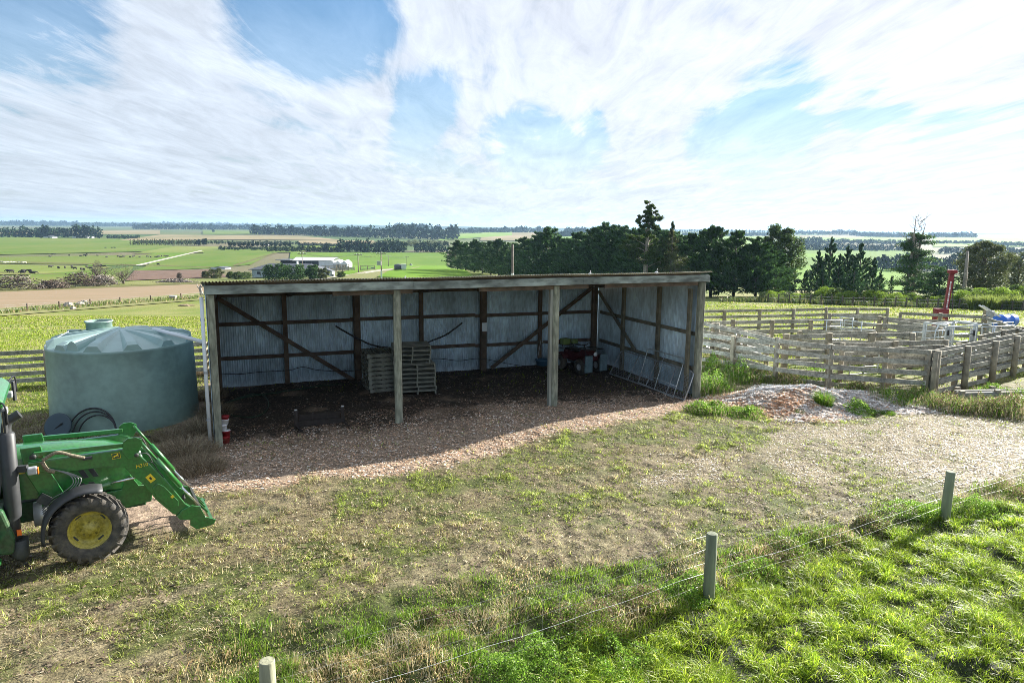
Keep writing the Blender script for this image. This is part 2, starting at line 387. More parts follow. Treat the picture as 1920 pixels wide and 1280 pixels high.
# ------------------------------------------------------------------ ground sheet
def _axis(lo, hi, step, far, grow=1.09):
    a = list(np.arange(lo, hi+1e-6, step)); s = step; x = a[-1]
    while x < far: s *= grow; x += s; a.append(x)
    s = step; x = a[0]; pre = []
    while x > -far: s *= grow; x -= s; pre.append(x)
    return np.array(pre[::-1]+a)
gx = _axis(-13, 18, .075, 13000); gy = _axis(5, 26, .075, 13000)
gy = gy[gy > -300]
GX, GY = np.meshgrid(gx, gy); sh = GX.shape
fx_, fy_ = GX.ravel(), GY.ravel()
GZ = zt(fx_, fy_)
V = np.stack([fx_, fy_, GZ], 1)
idx = np.arange(len(fx_)).reshape(sh)
F = np.stack([idx[:-1,:-1].ravel(), idx[:-1,1:].ravel(), idx[1:,1:].ravel(), idx[1:,:-1].ravel()], 1)
fm = fields_near(fx_, fy_)
nearw = (1-sstep(24, 27, fy_))
# base albedo by material region; soil under grass darkened to paint shade between tufts
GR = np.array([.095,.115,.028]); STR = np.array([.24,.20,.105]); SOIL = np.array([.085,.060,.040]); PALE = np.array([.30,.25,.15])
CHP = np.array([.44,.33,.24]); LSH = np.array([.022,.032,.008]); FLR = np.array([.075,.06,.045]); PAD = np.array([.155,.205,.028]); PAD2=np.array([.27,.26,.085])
def lerp(a, b, t): return a*(1-t[:, None])+b*t[:, None]
n_a = fbm(fx_/.8, fy_/.8, 51, 4)
col = lerp(np.tile(GR*.9, (len(fx_), 1)), STR*.7, sstep(.36, .58, n_a))
col = lerp(col, PALE*.8, fm['dirt']*.75)
col = lerp(col, SOIL, sstep(.60,.72,fbm(fx_/.25, fy_/.25, 61, 3))*.7*(fm['dirt']*.8+.1))
pad = lerp(np.tile(PAD, (len(fx_), 1)), PAD2, sstep(.42, .64, fbm(fx_/6, fy_/1.6, 71, 4)))
col = col*nearw[:, None]+pad*(1-nearw[:, None])
side = (1-sstep(-14.5,-12.5,fx_-.2*(fy_-20)))*sstep(18,20.5,fy_)
col = lerp(col, np.array([.11,.17,.02]), side*nearw)
col = lerp(col, PALE*.95, fm['track']*.9*(1-fm['lush']))
col = lerp(col, CHP*.75, fm['chip'])
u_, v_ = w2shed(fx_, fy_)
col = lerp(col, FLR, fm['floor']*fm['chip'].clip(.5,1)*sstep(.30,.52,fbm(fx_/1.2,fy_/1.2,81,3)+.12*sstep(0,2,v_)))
col = lerp(col, LSH, fm['lush']); col = lerp(col, GR*.6, fm['rank']*(1-fm['lush']))
farw = sstep(130, 400, fy_)
farc = lerp(np.tile(np.array([.105,.135,.03]), (len(fx_),1)), np.array([.16,.14,.07]), sstep(.45,.6,fbm(fx_/260, fy_/260, 91, 3)))
farc = lerp(farc, np.array([.065,.12,.018]), sstep(.5,.6,fbm(fx_/190+4, fy_/330, 95, 2)))
col = lerp(col, farc, farw)
gm = mat('ground_cover', attr='Col', rough=.85, spec=.25, nscale=7, namt=.42, bump=.7, bscale=26, detail=10, coord='Object', n2=(42, .5))

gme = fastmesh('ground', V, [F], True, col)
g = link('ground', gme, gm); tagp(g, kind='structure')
# ------------------------------------------------------------------ blades / chips
def blade_mesh(name, P, h, w, az, lean, col, rng, curl=.5):
    n = len(P); dx, dy = np.cos(az), np.sin(az); wx, wy = -dy, dx
    ta = rng.uniform(0, 2*PI, n); wx, wy = np.cos(ta), np.sin(ta)
    hw = w/2
    b0 = np.stack([P[:,0]-wx*hw, P[:,1]-wy*hw, P[:,2]-.01], 1); b1 = np.stack([P[:,0]+wx*hw, P[:,1]+wy*hw, P[:,2]-.01], 1)
    l1 = lean*.35*h; m = np.stack([P[:,0]+dx*l1, P[:,1]+dy*l1, P[:,2]+h*.6], 1)
    m0 = m-np.stack([wx*hw*.8, wy*hw*.8, 0*h], 1); m1 = m+np.stack([wx*hw*.8, wy*hw*.8, 0*h], 1)
    l2 = lean*h; tz = h*(1-curl*np.minimum(lean, 1.2)*.6)
    t = np.stack([P[:,0]+dx*l2, P[:,1]+dy*l2, P[:,2]+tz], 1)
    V = np.stack([b0, b1, m1, m0, t], 1).reshape(-1, 3)
    i = np.arange(n)*5
    Q = np.stack([i, i+1, i+2, i+3], 1); T = np.stack([i+3, i+2, i+4], 1)
    cc = np.repeat(col, 5, axis=0)
    return fastmesh(name, V, [Q, T], False, cc)
def scatter(n, x0, x1, y0, y1, dens, rng):
    x = rng.uniform(x0, x1, n); y = rng.uniform(y0, y1, n)
    # keep what the wide view can see
    k = (np.abs(x) < y*.80+2.5) & (rng.uniform(0, 1, n) < dens(x, y))
    return x[k], y[k]
blm = mat('grass_blade', attr='Col', rough=.42, spec=.38, island=.35, transl=.55)
pdm = mat('paddock_blade', attr='Col', rough=.75, spec=.12, island=.25, transl=.45)
dry = mat('dry_stalk', attr='Col', rough=.6, spec=.3, island=.3, transl=.25)
chm = mat('wood_chip', attr='Col', rough=.5, spec=.5, island=.35)
def blades(name, n, box, dens, hf, wf, colf, lean=(.2,.9), seed=1, m=None, kind='stuff', wind=None, label=None):
    rng = np.random.default_rng(seed)
    x, y = scatter(n, *box, dens, rng); z = zt(x, y)
    P = np.stack([x, y, z], 1); k = len(x)
    az = rng.uniform(0, 2*PI, k) if wind is None else wind[0]+rng.normal(0, wind[1], k)
    me = blade_mesh(name, P, hf(x, y, rng), wf(x, y, rng), az, rng.uniform(*lean, k), colf(x, y, rng), rng)
    o = link(name, me, m or blm); tagp(o, label, None, None, kind); return o
def mixc(x, rng, cols, wts):
    c = np.array(cols); k = rng.choice(len(cols), len(x), p=np.array(wts)/sum(wts)); return c[k]
# lush pasture beyond the wire fence
def dl(x, y): return fields_near(x, y)['lush']*(.22+.78*tufty(x, y, .17, 511))
def hl(x, y, r):
    t = fbm(x/.32, y/.32, 101, 3); return (.03+.13*sstep(.36, .66, t)+.07*tufty(x, y, .17, 511, .42, .62)+.05*sstep(.5,.7,fbm(x/1.3,y/1.3,107,2)))*r.uniform(.4, 1.2, len(x))
def jit(x, y, sc, sd, amt):
    return (1-amt+2*amt*sstep(.32,.68,vnoise(x/sc, y/sc, sd)*.6+.4*vnoise(x/sc*2.3, y/sc*2.3, sd+3)))[:, None]
def tufty(x, y, sc, sd, lo=.40, hi=.56): return sstep(lo, hi, .65*vnoise(x/sc, y/sc, sd)+.35*vnoise(x/sc*2.1, y/sc*2.1, sd+9))
def cl_(x, y, r):
    t = fbm(x/1.1, y/1.1, 103, 3)[:, None]; a = mixc(x, r, [(.29,.42,.025),(.42,.53,.05),(.13,.21,.015),(.48,.46,.2)], [5,4,3.5,1])
    return a*(.8+.5*t)*jit(x, y, .16, 501, .30)
blades('pasture_grass', 820000, (-2, 17, 4.6, 17.5), dl, hl, lambda x,y,r: r.uniform(.006,.012,len(x)), cl_, (.4,1.8), 3)
# worn yard grass
def dy_(x, y):
    m = fields_near(x, y)
    p = sstep(.36, .60, fbm(x/.55, y/.55, 111, 4))
    return (1-m['lush'])*(1-.93*m['chip'])*(1-.85*m['track'])*(1-.72*m['dirt'])*(.18+.82*p)*(1-sstep(24,26,y))*(1-m['floor'])*(1-m['rank'])*(.10+.90*tufty(x, y, .115, 521, .42, .54))
def hy(x, y, r):
    t = sstep(.4,.66,fbm(x/.45, y/.45, 113, 3)); return (.022+.05*t+.03*sstep(14,9,y))*(.6+.7*tufty(x, y, .115, 521, .42, .62))*r.uniform(.6,1.25,len(x))
def cy(x, y, r):
    dc, dL = polydist(x, y, CHIP), polydist(x, y, LUSH)
    g_ = sstep(.42,.58,fbm(x/1.6, y/1.6, 117, 4)+.05*sstep(0,6,x)-.13*sstep(2,-5,x)*sstep(16.5,14,y)+.13*np.exp(-((dc+.9)/.7)**2)+.14*sstep(-3.2,-.5,dL)+.10*np.exp(-((x-3.5)/2.5)**2-((y-13.5)/2.2)**2))
    a = mixc(x, r, [(.28,.36,.055),(.38,.45,.09),(.19,.26,.045),(.44,.47,.18)], [4,3,3,2]); b = mixc(x, r, [(.50,.43,.25),(.40,.35,.18),(.28,.20,.11),(.66,.62,.46)], [4,4,2,1.5])
    k = (r.uniform(0,1,len(x)) < g_*.72+.26)[:, None]; return np.where(k, a, b)*jit(x, y, .13, 531, .42)  # blade mottling painted stronger to stand in for shadows among the tufts
blades('yard_grass', 1080000, (-17, 17, 6, 26), dy_, hy, lambda x,y,r: r.uniform(.007,.014,len(x)), cy, (.5,2.4), 4)
# flattened straw and clippings, lying almost flat
blades('matted_straw', 340000, (-16, 17, 7, 26), lambda x,y: (1-fields_near(x,y)['lush'])*(1-.97*fields_near(x,y)['chip'])*(1-.7*fields_near(x,y)['track'])*(1-fields_near(x,y)['floor'])*(y<25)*(.15+.85*sstep(.42,.58,fbm(x/.7,y/.7,151,4))), lambda x,y,r: r.uniform(.012,.03,len(x)), lambda x,y,r: r.uniform(.006,.012,len(x)), lambda x,y,r: mixc(x, r, [(.52,.46,.30),(.62,.58,.44),(.36,.30,.17),(.24,.18,.10),(.26,.30,.10)], [4,2.5,3,2,2]), (2.0,5.0), 14, None, 'stuff')
# rank strip under the fence
def cr_(x, y, r):
    a = mixc(x, r, [(.15,.27,.025),(.09,.17,.015),(.25,.34,.05)], [4,3,3]); b = mixc(x, r, [(.55,.45,.24),(.42,.30,.15),(.62,.55,.36)], [4,3,2])
    k = (r.uniform(0,1,len(x)) < .2+.95*sstep(.64,.40,fbm(x/1.0, y/1.0, 121, 3)))[:, None]; return np.where(k, a, b)
blades('rank_grass', 320000, (-6, 16, 5, 17), lambda x,y: fields_near(x,y)['rank']*sstep(.22,.5,fbm(x/.4,y/.4,123,3)), lambda x,y,r: (.06+.20*sstep(.4,.7,fbm(x/.5,y/.5,125,3)))*r.uniform(.4,1.2,len(x)), lambda x,y,r: r.uniform(.006,.012,len(x)), cr_, (.2,1.1), 5)
# paddock tufts behind fence and sheds
def dp(x, y): return sstep(22.5,23.5,y-.10*x*0)*(1-sstep(40,52,y))*(.25+.75*sstep(.4,.6,fbm(x/.9,y/.5,131,3)))*np.where((x>-9.5)&(x<7)&(y<30), .1, 1)*np.where((x>7)&(x<20)&(y<26.5),.35,1)
blades('far_paddock_grass', 220000, (-75, 75, 48, 105), lambda x,y: sstep(.35,.6,fbm(x/2.2,y/.9,133,3))*(x/y < .9)*np.where(x/y<-.05, (y<np.interp(x/y,[-.74,-.43],[98,112]))*1., (y<np.interp(x/y,[.3,.5,.75],[92,84,74]))*1.), lambda x,y,r: r.uniform(.06,.16,len(x)), lambda x,y,r: r.uniform(.05,.10,len(x))*(y/60), lambda x,y,r: mixc(x, r, [(.24,.33,.03),(.34,.40,.07),(.42,.38,.20),(.15,.22,.03)], [4,3,3,2]), (.3,1.6), 66, pdm)
blades('paddock_grass', 330000, (-40, 40, 18, 52), lambda x,y: np.maximum(dp(x,y), (x<-12.5)*(y<24)*(y>17.5)*.9), lambda x,y,r: r.uniform(.04,.12,len(x)), lambda x,y,r: r.uniform(.014,.03,len(x))*(y/26), lambda x,y,r: mixc(x, r, [(.24,.34,.03),(.34,.42,.06),(.42,.40,.18),(.15,.23,.03)], [4,4,2,2]), (.3,1.4), 6, pdm)
def chips(name, n, box, dens, colf, seed, hz=0., zf=zt, size=(.02,.06)):
    rng = np.random.default_rng(seed); x, y = scatter(n, *box, dens, rng); k = len(x); z = zf(x, y)+rng.uniform(0, .012, k)+hz
    a = rng.uniform(0, 2*PI, k); L = rng.uniform(*size, k)/2; wd = L*rng.uniform(.25,.6,k); tl = rng.normal(0,.16,k); t2 = rng.normal(0,.16,k)
    ca, sa = np.cos(a), np.sin(a); V = []
    for i, j in ((-1,-1),(1,-1),(1,1),(-1,1)):
        lx, ly = i*L, j*wd; V.append(np.stack([x+lx*ca-ly*sa, y+lx*sa+ly*ca, z+.008+lx*tl+ly*t2], 1))
    Vv = np.stack(V, 1).reshape(-1, 3); i = np.arange(k)*4
    me = fastmesh(name, Vv, [np.stack([i,i+1,i+2,i+3],1)], False, np.repeat(colf(x,y,rng), 4, axis=0))
    return link(name, me, chm)
CHC = [(.60,.40,.27),(.74,.64,.54),(.46,.28,.17),(.26,.17,.11),(.68,.48,.32),(.82,.77,.70)]
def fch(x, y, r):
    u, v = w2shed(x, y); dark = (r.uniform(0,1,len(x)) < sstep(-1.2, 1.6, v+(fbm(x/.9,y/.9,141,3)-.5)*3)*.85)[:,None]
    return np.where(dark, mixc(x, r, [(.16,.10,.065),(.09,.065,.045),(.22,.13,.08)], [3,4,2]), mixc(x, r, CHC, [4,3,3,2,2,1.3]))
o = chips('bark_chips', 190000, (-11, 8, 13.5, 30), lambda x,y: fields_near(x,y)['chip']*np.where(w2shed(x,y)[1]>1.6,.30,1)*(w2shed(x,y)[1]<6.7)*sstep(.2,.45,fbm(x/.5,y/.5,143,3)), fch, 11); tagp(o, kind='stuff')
o = chips('soil_clods', 150000, (-16, 17, 7, 26), lambda x,y: (1-fields_near(x,y)['lush'])*(1-.95*fields_near(x,y)['chip'])*(1-.8*fields_near(x,y)['rank'])*(y<25)*(.12+.88*sstep(.46,.60,fbm(x/.35,y/.35,161,3))), lambda x,y,r: mixc(x, r, [(.10,.07,.045),(.17,.12,.08),(.30,.23,.15),(.42,.34,.24)], [4,4,2,1]), 16, size=(.015,.06)); tagp(o, kind='stuff')
o = chips('gravel_chips', 130000, (1, 24, 13.5, 26), lambda x,y: fields_near(x,y)['track']*(1-fields_near(x,y)['lush']), lambda x,y,r: mixc(x, r, [(.60,.55,.49),(.42,.36,.31),(.76,.72,.66),(.50,.38,.27),(.24,.2,.16)], [3,3,2,2,2]), 12, size=(.015,.05)); tagp(o, kind='stuff')
# ------------------------------------------------------------------ materials
M = {}
M['oldwood'] = mat('weathered_timber', (.30,.30,.26), .85, nscale=3, namt=.35, stretch=(1,1,.15), island=.18, bump=.35, bscale=18)
M['post'] = mat('treated_post', (.28,.285,.22), .85, nscale=2.5, namt=.4, base2=None, stretch=(1,1,.25), bump=.4, bscale=20, island=.1, n2=(14,.35))
M['fascia'] = mat('fascia_board', (.28,.315,.29), .8, nscale=1.6, namt=.5, stretch=(.4,1,1), bump=.3, bscale=25, n2=(7,.4))
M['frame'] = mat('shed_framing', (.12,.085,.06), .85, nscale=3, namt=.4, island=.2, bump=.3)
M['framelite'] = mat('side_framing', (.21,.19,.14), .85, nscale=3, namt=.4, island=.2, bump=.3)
M['zinc'] = mat('zinc_iron', (.62,.76,.86), .5, metal=.0, spec=.5, nscale=1.1, namt=.30, detail=10, n2=(9,.18), bump=.0, stretch=(1,1,.4))
M['roof'] = mat('roof_iron', (.46,.43,.33), .5, metal=.3, nscale=1.5, namt=.35)
M['pvc'] = mat('pvc_pipe', (.72,.74,.76), .35, spec=.5)
M['paper'] = mat('notice_paper', (.75,.80,.84), .7)
M['black'] = mat('black_poly', (.018,.018,.02), .45)
M['dkgreen'] = mat('green_hose', (.02,.06,.03), .45)
M['pallet'] = mat('pallet_wood', (.24,.235,.19), .85, nscale=4, namt=.35, island=.3, bump=.2)
M['galv'] = mat('galvanised_steel', (.62,.66,.68), .38, metal=.55, nscale=6, namt=.18)
M['galvdull'] = mat('dull_steel', (.40,.41,.43), .5, metal=.3, nscale=6, namt=.25)
M['rust'] = mat('rusty_steel', (.03,.022,.018), .8, nscale=8, namt=.4)
M['redp'] = mat('red_plastic', (.30,.015,.02), .5)
M['quadred'] = mat('faded_red_plastic', (.07,.010,.013), .6, nscale=6, namt=.4)
M['whitep'] = mat('white_plastic', (.75,.75,.76), .4)
M['bluep'] = mat('blue_plastic', (.02,.14,.62), .35)
M['bluedull'] = mat('dull_blue_plastic', (.06,.14,.22), .45)
M['greyblue'] = mat('grey_blue_panel', (.15,.22,.25), .55, nscale=6, namt=.3)
M['rubber'] = mat('tyre_rubber', (.030,.029,.027), .8, nscale=7, namt=.5, base2=(.11,.095,.075), bump=.3, bscale=40)
M['lime'] = mat('lime_green_plastic', (.16,.22,.06), .5)
M['tank'] = mat('tank_plastic', (.25,.36,.32), .42, spec=.6, nscale=.7, namt=.22, n2=(5,.10), detail=8, bump=.06, bscale=60)
def corrug(name, u0, u1, z0fn, z1fn, amp, pitch, m, parent, frame, per=8):
    """vertical sheet: u along frame, profile offset across"""
    mb = MB(); sheet = pitch*10; k = 0; uu = u0; r_ = random.Random(int(u0*100)+7)
    while uu < u1-1e-6:
        ue = min(u1, uu+sheet); n = max(2, int(round((ue-uu)/pitch*per))); V = []; dz_ = r_.uniform(-.02,.02); dd_ = .0025*(k % 2)
        for i in range(n+1):
            u = uu+(ue-uu)*i/n+(.02 if i == n and ue < u1 else 0); o = amp*math.cos(2*PI*u/pitch)+dd_
            V.append(frame(u, o, z0fn(u)+dz_)); V.append(frame(u, o, z1fn(u)))
        mb.add(V, [[2*i, 2*i+2, 2*i+3, 2*i+1] for i in range(n)], True); uu = ue; k += 1
    o = mb.build(name, m, parent)
    so_ = o.modifiers.new('thick', 'SOLIDIFY'); so_.thickness = .002; return o
shed = empty('pole_shed', (SX, SY, 0), STH, 'long open fronted pole shed of corrugated iron on timber posts', 'shed')
def zl(u, v): x, y = shed2w(u, v); return Z(x, y)
ZR = 4.04                                     # front eave
def zroof(v): return ZR+.04-(v+.15)*.115
def backpt(px, py, v=DEP):                    # pixel -> local (u, z) on a plane of the shed parallel to the front
    p = onplane(px, py, (*shed2w(0, v), 0), (-SS, SC, 0)); u, vv = w2shed(p.x, p.y); return float(u), p.z
def sidept(px, py, u=SL):
    p = onplane(px, py, (*shed2w(u, 0), 0), (SC, SS, 0)); uu, v = w2shed(p.x, p.y); return float(v), p.z
corrug('back_wall', -.09, SL+.112, lambda u: -.25, lambda u: zroof(DEP+.07)-.03, .015, .0762, M['zinc'], shed, lambda u, o, z: (u, DEP+.10+o, z))
corrug('side_wall', .02, DEP+.08, lambda u: -.25, lambda u: zroof(u)-.04, .015, .0762, M['zinc'], shed, lambda u, o, z: (SL+.12+o, u, z))
corrug('side_wall', .02, DEP+.08, lambda u: -.25, lambda u: zroof(u)-.04, .015, .0762, M['zinc'], shed, lambda u, o, z: (-.10+o, u, z))
# roof iron: corrugations run front to back, so the eave shows the wavy edge
n = int((SL+.40)/.0762*8); V = []; F = []
for i in range(n+1):
    u = -.20+(SL+.40)*i/n; o_ = .017*math.cos(2*PI*u/.0762)
    for v in (-.235, DEP*.5, DEP+.3): V.append((u, v, zroof(v)+.045+o_+(.008*math.sin(u*.9))))
for i in range(n):
    for k in range(2): F.append([3*i+k, 3*i+3+k, 3*i+4+k, 3*i+1+k])
ro = MB().add(V, F, True).build('roof', M['roof'], shed); s_ = ro.modifiers.new('thick', 'SOLIDIFY'); s_.thickness = .003
# fascia in three lengths butted end to end
fx = [-.13, 5.0, 10.1, SL+.13]
for i in range(3):
    mb = MB(); q0, q1 = fx[i], fx[i+1]-.004; dz = (0, -.012, .008)[i]
    mb.beam((q0, -.165, ZR-.11+dz), (q1, -.165, ZR-.11-dz*.5), .04, .215)
    mb.build('fascia_board', M['fascia'], shed, bevel=.004)
MB().box((SL+.13+.025, .25, ZR-.14), (.04, .85, .20)).build('end_board', M['fascia'], shed, bevel=.004)
# front posts
for i, u in enumerate(POSTX):
    zb = zl(u, 0)-.3; mb = MB(); w = (.19, .17, .17, .25)[i]
    uu = u+(.0, 0, 0, .0)[i]
    if i in (1, 2):
        mb.box((uu, 0, (zb+3.80)/2), (.20, .17, 3.80-zb), ch=.045)
        if i == 2: pass
    elif i == 0: mb.box((uu, 0, (zb+3.80)/2), (.17, .14, 3.80-zb), ch=.01)
    else: mb.box((uu, 0, (zb+3.80)/2), (.22, .17, 3.80-zb), ch=.02)
    mb.build('post', M['post'], shed)
MB().box((POSTX[2]-.15, .03, 1.7), (.075, .14, 4.2)).build('post_packer', M['oldwood'], shed)
MB().box((POSTX[3]-.16, .35, 1.6), (.08, .16, 3.9)).build('post_packer', M['framelite'], shed)
for a, b in ((2.9, 5.0), (6.9, 9.6), (9.4, 10.35), (10.9, 14.3)):
    MB().beam((a, -.02, ZR-.27), (b, -.02, ZR-.27), .06, .15).build('eave_beam', M['frame'], shed)
# back posts and studs, placed from the photo on the back plane
for px, w, mk in ((670, .24, 0), (906, .26, 0), (1113, .24, 0), (406, .2, 0)):
    u, _ = backpt(px, 640, DEP-.1); u = max(.02, min(SL-.1, u))
    zb = -.4; MB().box((u, DEP-.09, (zb+zroof(DEP))/2-.1), (w, .2, zroof(DEP)-zb-.2), ch=.05).build('back_post', M['frame'], shed)
for px in (536, 791, 1013):
    u, _ = backpt(px, 640, DEP-.1)
    MB().box((u, DEP-.05, 1.45), (.15, .07, 3.6)).build('stud', M['frame'], shed)
for zg, segs in ((2.17, ((.1, 4.45), (4.45, 9.2), (9.2, 14.35))), (1.01, ((.1, 5.2), (5.2, 9.2), (9.2, 14.35)))):
    for k, (a, b) in enumerate(segs):
        MB().beam((a, DEP+.03, zg-.006*a+(0,.02,-.01)[k]), (b-.003, DEP+.03, zg-.006*b+(0,.02,-.01)[k]), .05, .125).build('girt', M['frame'], shed)
MB().beam((.1, DEP+.03, 3.16), (14.3, DEP+.03, 3.12), .05, .14).build('girt', M['frame'], shed)
for (a, b), (c, d) in ((((405, 553)), (662, 712)), ((1108, 541), (921, 690))):
    u0, z0 = backpt(a, b, DEP-.16); u1, z1 = backpt(c, d, DEP-.16)
    u0 = max(.1, min(14.3, u0)); z0 = min(z0, 3.1)
    MB().beam((u0, DEP-.17, z0), (u1, DEP-.17, z1), .05, .14).build('brace', M['frame'], shed)
# right wall framing
for px in (1168, 1234):
    v, _ = sidept(px, 600, SL+.02); MB().box((SL+.03, v, 1.5), (.10, .16, 3.9+.0)).build('stud', M['framelite'], shed)
for zg in (2.17, 1.01):
    MB().beam((SL+.07, .1, zg-.1), (SL+.07, DEP-.2, zg-.1), .05, .12).build('girt', M['framelite'], shed)
v0, z0 = sidept(1122, 546, SL-.03); v1, z1 = sidept(1191, 656, SL-.03)
MB().beam((SL-.05, min(v0, DEP-.2), min(z0, 3.2)), (SL-.05, v1, z1), .05, .13).build('brace', M['framelite'], shed)
# left wall framing (seen from inside when stepping aside)
for zg in (2.17, 1.01): MB().beam((-.05, .1, zg), (-.05, DEP-.2, zg), .05, .12).build('girt', M['frame'], shed)
# rafters and purlins under the roof
for u in (0.05, 2.35, 4.58, 7.0, 9.30, 11.9, 14.38):
    MB().beam((u, -.08, zroof(-.08)-.145), (u, DEP+.02, zroof(DEP+.02)-.145), .05, .2).build('rafter', M['frame'], shed)
for k in range(8):
    v = .25+k*.9; MB().beam((-.1, v, zroof(v)-.018), (SL+.1, v, zroof(v)-.018), .05, .05).build('purlin', M['frame'], shed)
# loose white flashing bits on the eave
for px, s in ((1106, .10), (1231, .12), (760, .06)):
    u, z = backpt(px, 521, -.2); mb = MB(); mb.blob((u, -.19, zroof(-.2)+.05), s*.5, (1.2,.5,.6), 8, .35, int(px)); mb.tube([(u, -.19, zroof(-.2)+.05), (u+.02, -.19, zroof(-.2)+.05+s)], [.012, .004], 5); mb.build('torn_flashing', M['whitep'], shed)
# downpipe on the left wall, with its crossing pipe to the tank
dp = MB(); dp.tube([(-.20, -.02, 3.75), (-.21, .0, 2.0), (-.20, .02, .1)], .045, 10); dp.build('downpipe', M['pvc'], shed)
for z in (3.2, 1.9, .7): MB().lathe([(.052, -.03), (.052, .03)], (-.205, 0, z), n=10).build('pipe_clip', M['galvdull'], shed)
pz = MB(); TANK = (-11.07, 19.70)
p0 = Vector((*shed2w(-.22, .25), 2.62)); p1 = Vector((TANK[0]+.75, TANK[1]+.35, 2.50))
pz.tube([p0, p1, p1+Vector((-.06, -.03, -.16))], .05, 10); o = pz.build('overflow_pipe', M['pvc']); tagp(o, 'white plastic pipe running from the shed wall to the tank lid', 'pipe')
# notice on the middle back post
u, z = backpt(908.5, 613, DEP-.2); MB().box((u, DEP-.205, z), (.21, .006, .33)).build('paper_sheet', M['paper'], shed)
# wires and hoses on the back wall
def wallline(pts, v=DEP-.02): return [shed2w(backpt(a, b, v)[0], v)+(backpt(a, b, v)[1],) for a, b in pts]
def smooth(pts, n=6):
    P = [Vector(p) for p in pts]; out = []
    for i in range(len(P)-1):
        a = P[max(i-1,0)]; b = P[i]; c = P[i+1]; d = P[min(i+2,len(P)-1)]
        for k in range(n):
            t = k/n; out.append(.5*((2*b)+(c-a)*t+(2*a-5*b+4*c-d)*t*t+(3*b-a-3*c+d)*t**3))
    out.append(P[-1]); return out
o = MB().tube(smooth(wallline([(412,700),(450,701),(488,697),(540,694),(568,688),(600,694),(660,695),(706,686),(760,676),(820,672),(860,676),(900,672),(950,681),(985,686),(1016,684)], DEP-.22)), .012, 6).build('electric_cable', M['black']); tagp(o, 'thin black cable looped low along the back wall of the shed', 'cable')
o = MB().tube(smooth(wallline([(629,611),(664,631),(703,648),(745,652),(790,647),(811,638),(837,627),(867,605)], DEP-.3)), .03, 8).build('bent_pipe', M['black']); tagp(o, 'black bent plastic pipe sagging across the back wall behind the pallets', 'pipe')
def groundhose(pts, r, lift=.02, n=6): return MB().tube([Vector((*flat(a, b, 0), 0)) for a, b in []] or [Vector((x, y, Z(x, y)+r+lift)) for x, y in [(p.x, p.y) for p in smooth([Vector((*gp0(a, b), 0)) for a, b in pts], n)]], r, 6)
o = groundhose([(416,775),(440,782),(470,784),(492,778),(503,765),(500,748),(480,740),(450,748),(425,756),(470,745),(520,738),(580,728),(640,722)], .016).build('garden_hose', M['dkgreen']); tagp(o, 'dark green hose snaking over the bare floor of the left bay', 'hose')
# ------------------------------------------------------------------ pallets
def make_pallet():
    r = empty('wooden_pallet'); L, Wd = 1.2, 1.0; rr = random.Random(3)
    m = MB()
    for k in range(7): m.box((0, -Wd/2+.05+k*(Wd-.1)/6, .132), (L, .10, .018))
    m.build('top_deck', M['pallet'], r)
    for x in (-L/2+.02, 0, L/2-.02):
        MB().box((x, 0, .071), (.04, Wd, .100)).build('bearer', M['pallet'], r)
    m = MB()
    for y in (-Wd/2+.06, 0, Wd/2-.06): m.box((0, y, .009), (L, .10, .018))
    m.build('bottom_deck', M['pallet'], r); return r
proto = make_pallet(); used = False
def pallet(u, v, z, rz, label, grp):
    global used
    o = proto if not used else copy_tree(proto); used = True
    x, y = shed2w(u, v); o.location = (x, y, z); o.rotation_euler = (0, 0, STH+rz); tagp(o, label, 'pallet', grp)
rr = random.Random(5)
fx_p = w2shed(*gp0(823, 738)); pu, pv = float(fx_p[0])-.62, float(fx_p[1])+.62
zf = zl(pu, pv)
ordn = ['bottom','second','third','fourth','fifth','sixth','seventh','eighth','ninth','tenth','eleventh','twelfth']
for k in range(11):
    up = k >= 7
    pallet(pu+(-.12 if up else 0)+rr.uniform(-.025,.025), pv+(.14 if up else 0)+rr.uniform(-.02,.02), zf+.146*k, rr.uniform(-.03,.03)-.12,
      'grey wooden pallet, %s of the tall stack behind the shed post' % (ordn[k]+' from the ground' if k else 'lowest'), 'pallets stacked in the shed')
fx_p = w2shed(*gp0(738, 722)); qu, qv = pu-.95, pv+1.05
for k in range(9):
    pallet(qu+rr.uniform(-.02,.02), qv+rr.uniform(-.02,.02), zl(qu, qv)+.146*k, PI/2+rr.uniform(-.04,.04), 'old wooden pallet, %s of the lower stack behind the tall one' % (ordn[k]+' from the ground' if k else 'lowest'), 'pallets stacked in the shed')
# ------------------------------------------------------------------ loose things in the shed
def bucket(mb, c, r, h, n=18): mb.lathe([(0, 0), (r*.85, 0), (r, h), (r*1.06, h), (r*1.06, h-.02), (r*.98, h-.015), (r*.82, .01), (0, .01)], c, n=n)
bx, by = gp0(424, 838); bx -= .16; by += .35
cs = [('redp', .14, 'red plastic pail, lowest of the small stack beside the left shed post'), ('redp', .13, 'red plastic pail second up in the stack beside the left shed post'), ('whitep', .14, 'white plastic pail in the middle of the stack beside the left post'), ('whitep', .13, 'white lidded pail just under the red top tub by the left post'), ('redp', .12, 'red tub on top of the pail stack beside the left shed post')]
z = Z(bx, by); offs = [(0,0),(.02,.02),(-.05,.0),(.0,.02),(.03,0)]
for i, (m_, r_, lb) in enumerate(cs):
    h_ = (.17,.14,.15,.12,.08)[i]; r_ *= .82; r0 = empty('pail', (bx+offs[i][0], by+offs[i][1], z), 0, lb, 'pail', 'pails stacked by the left post')
    mb = MB(); bucket(mb, (0,0,0), r_, h_); mb.build('bucket_body', M[m_], r0)
    MB().lathe([(0, h_+.008), (r_*1.05, h_+.008), (r_*1.07, h_+.002)], (0,0,0), n=18).build('lid', M['whitep' if i in (1,2) else m_], r0)
    z += h_+.012
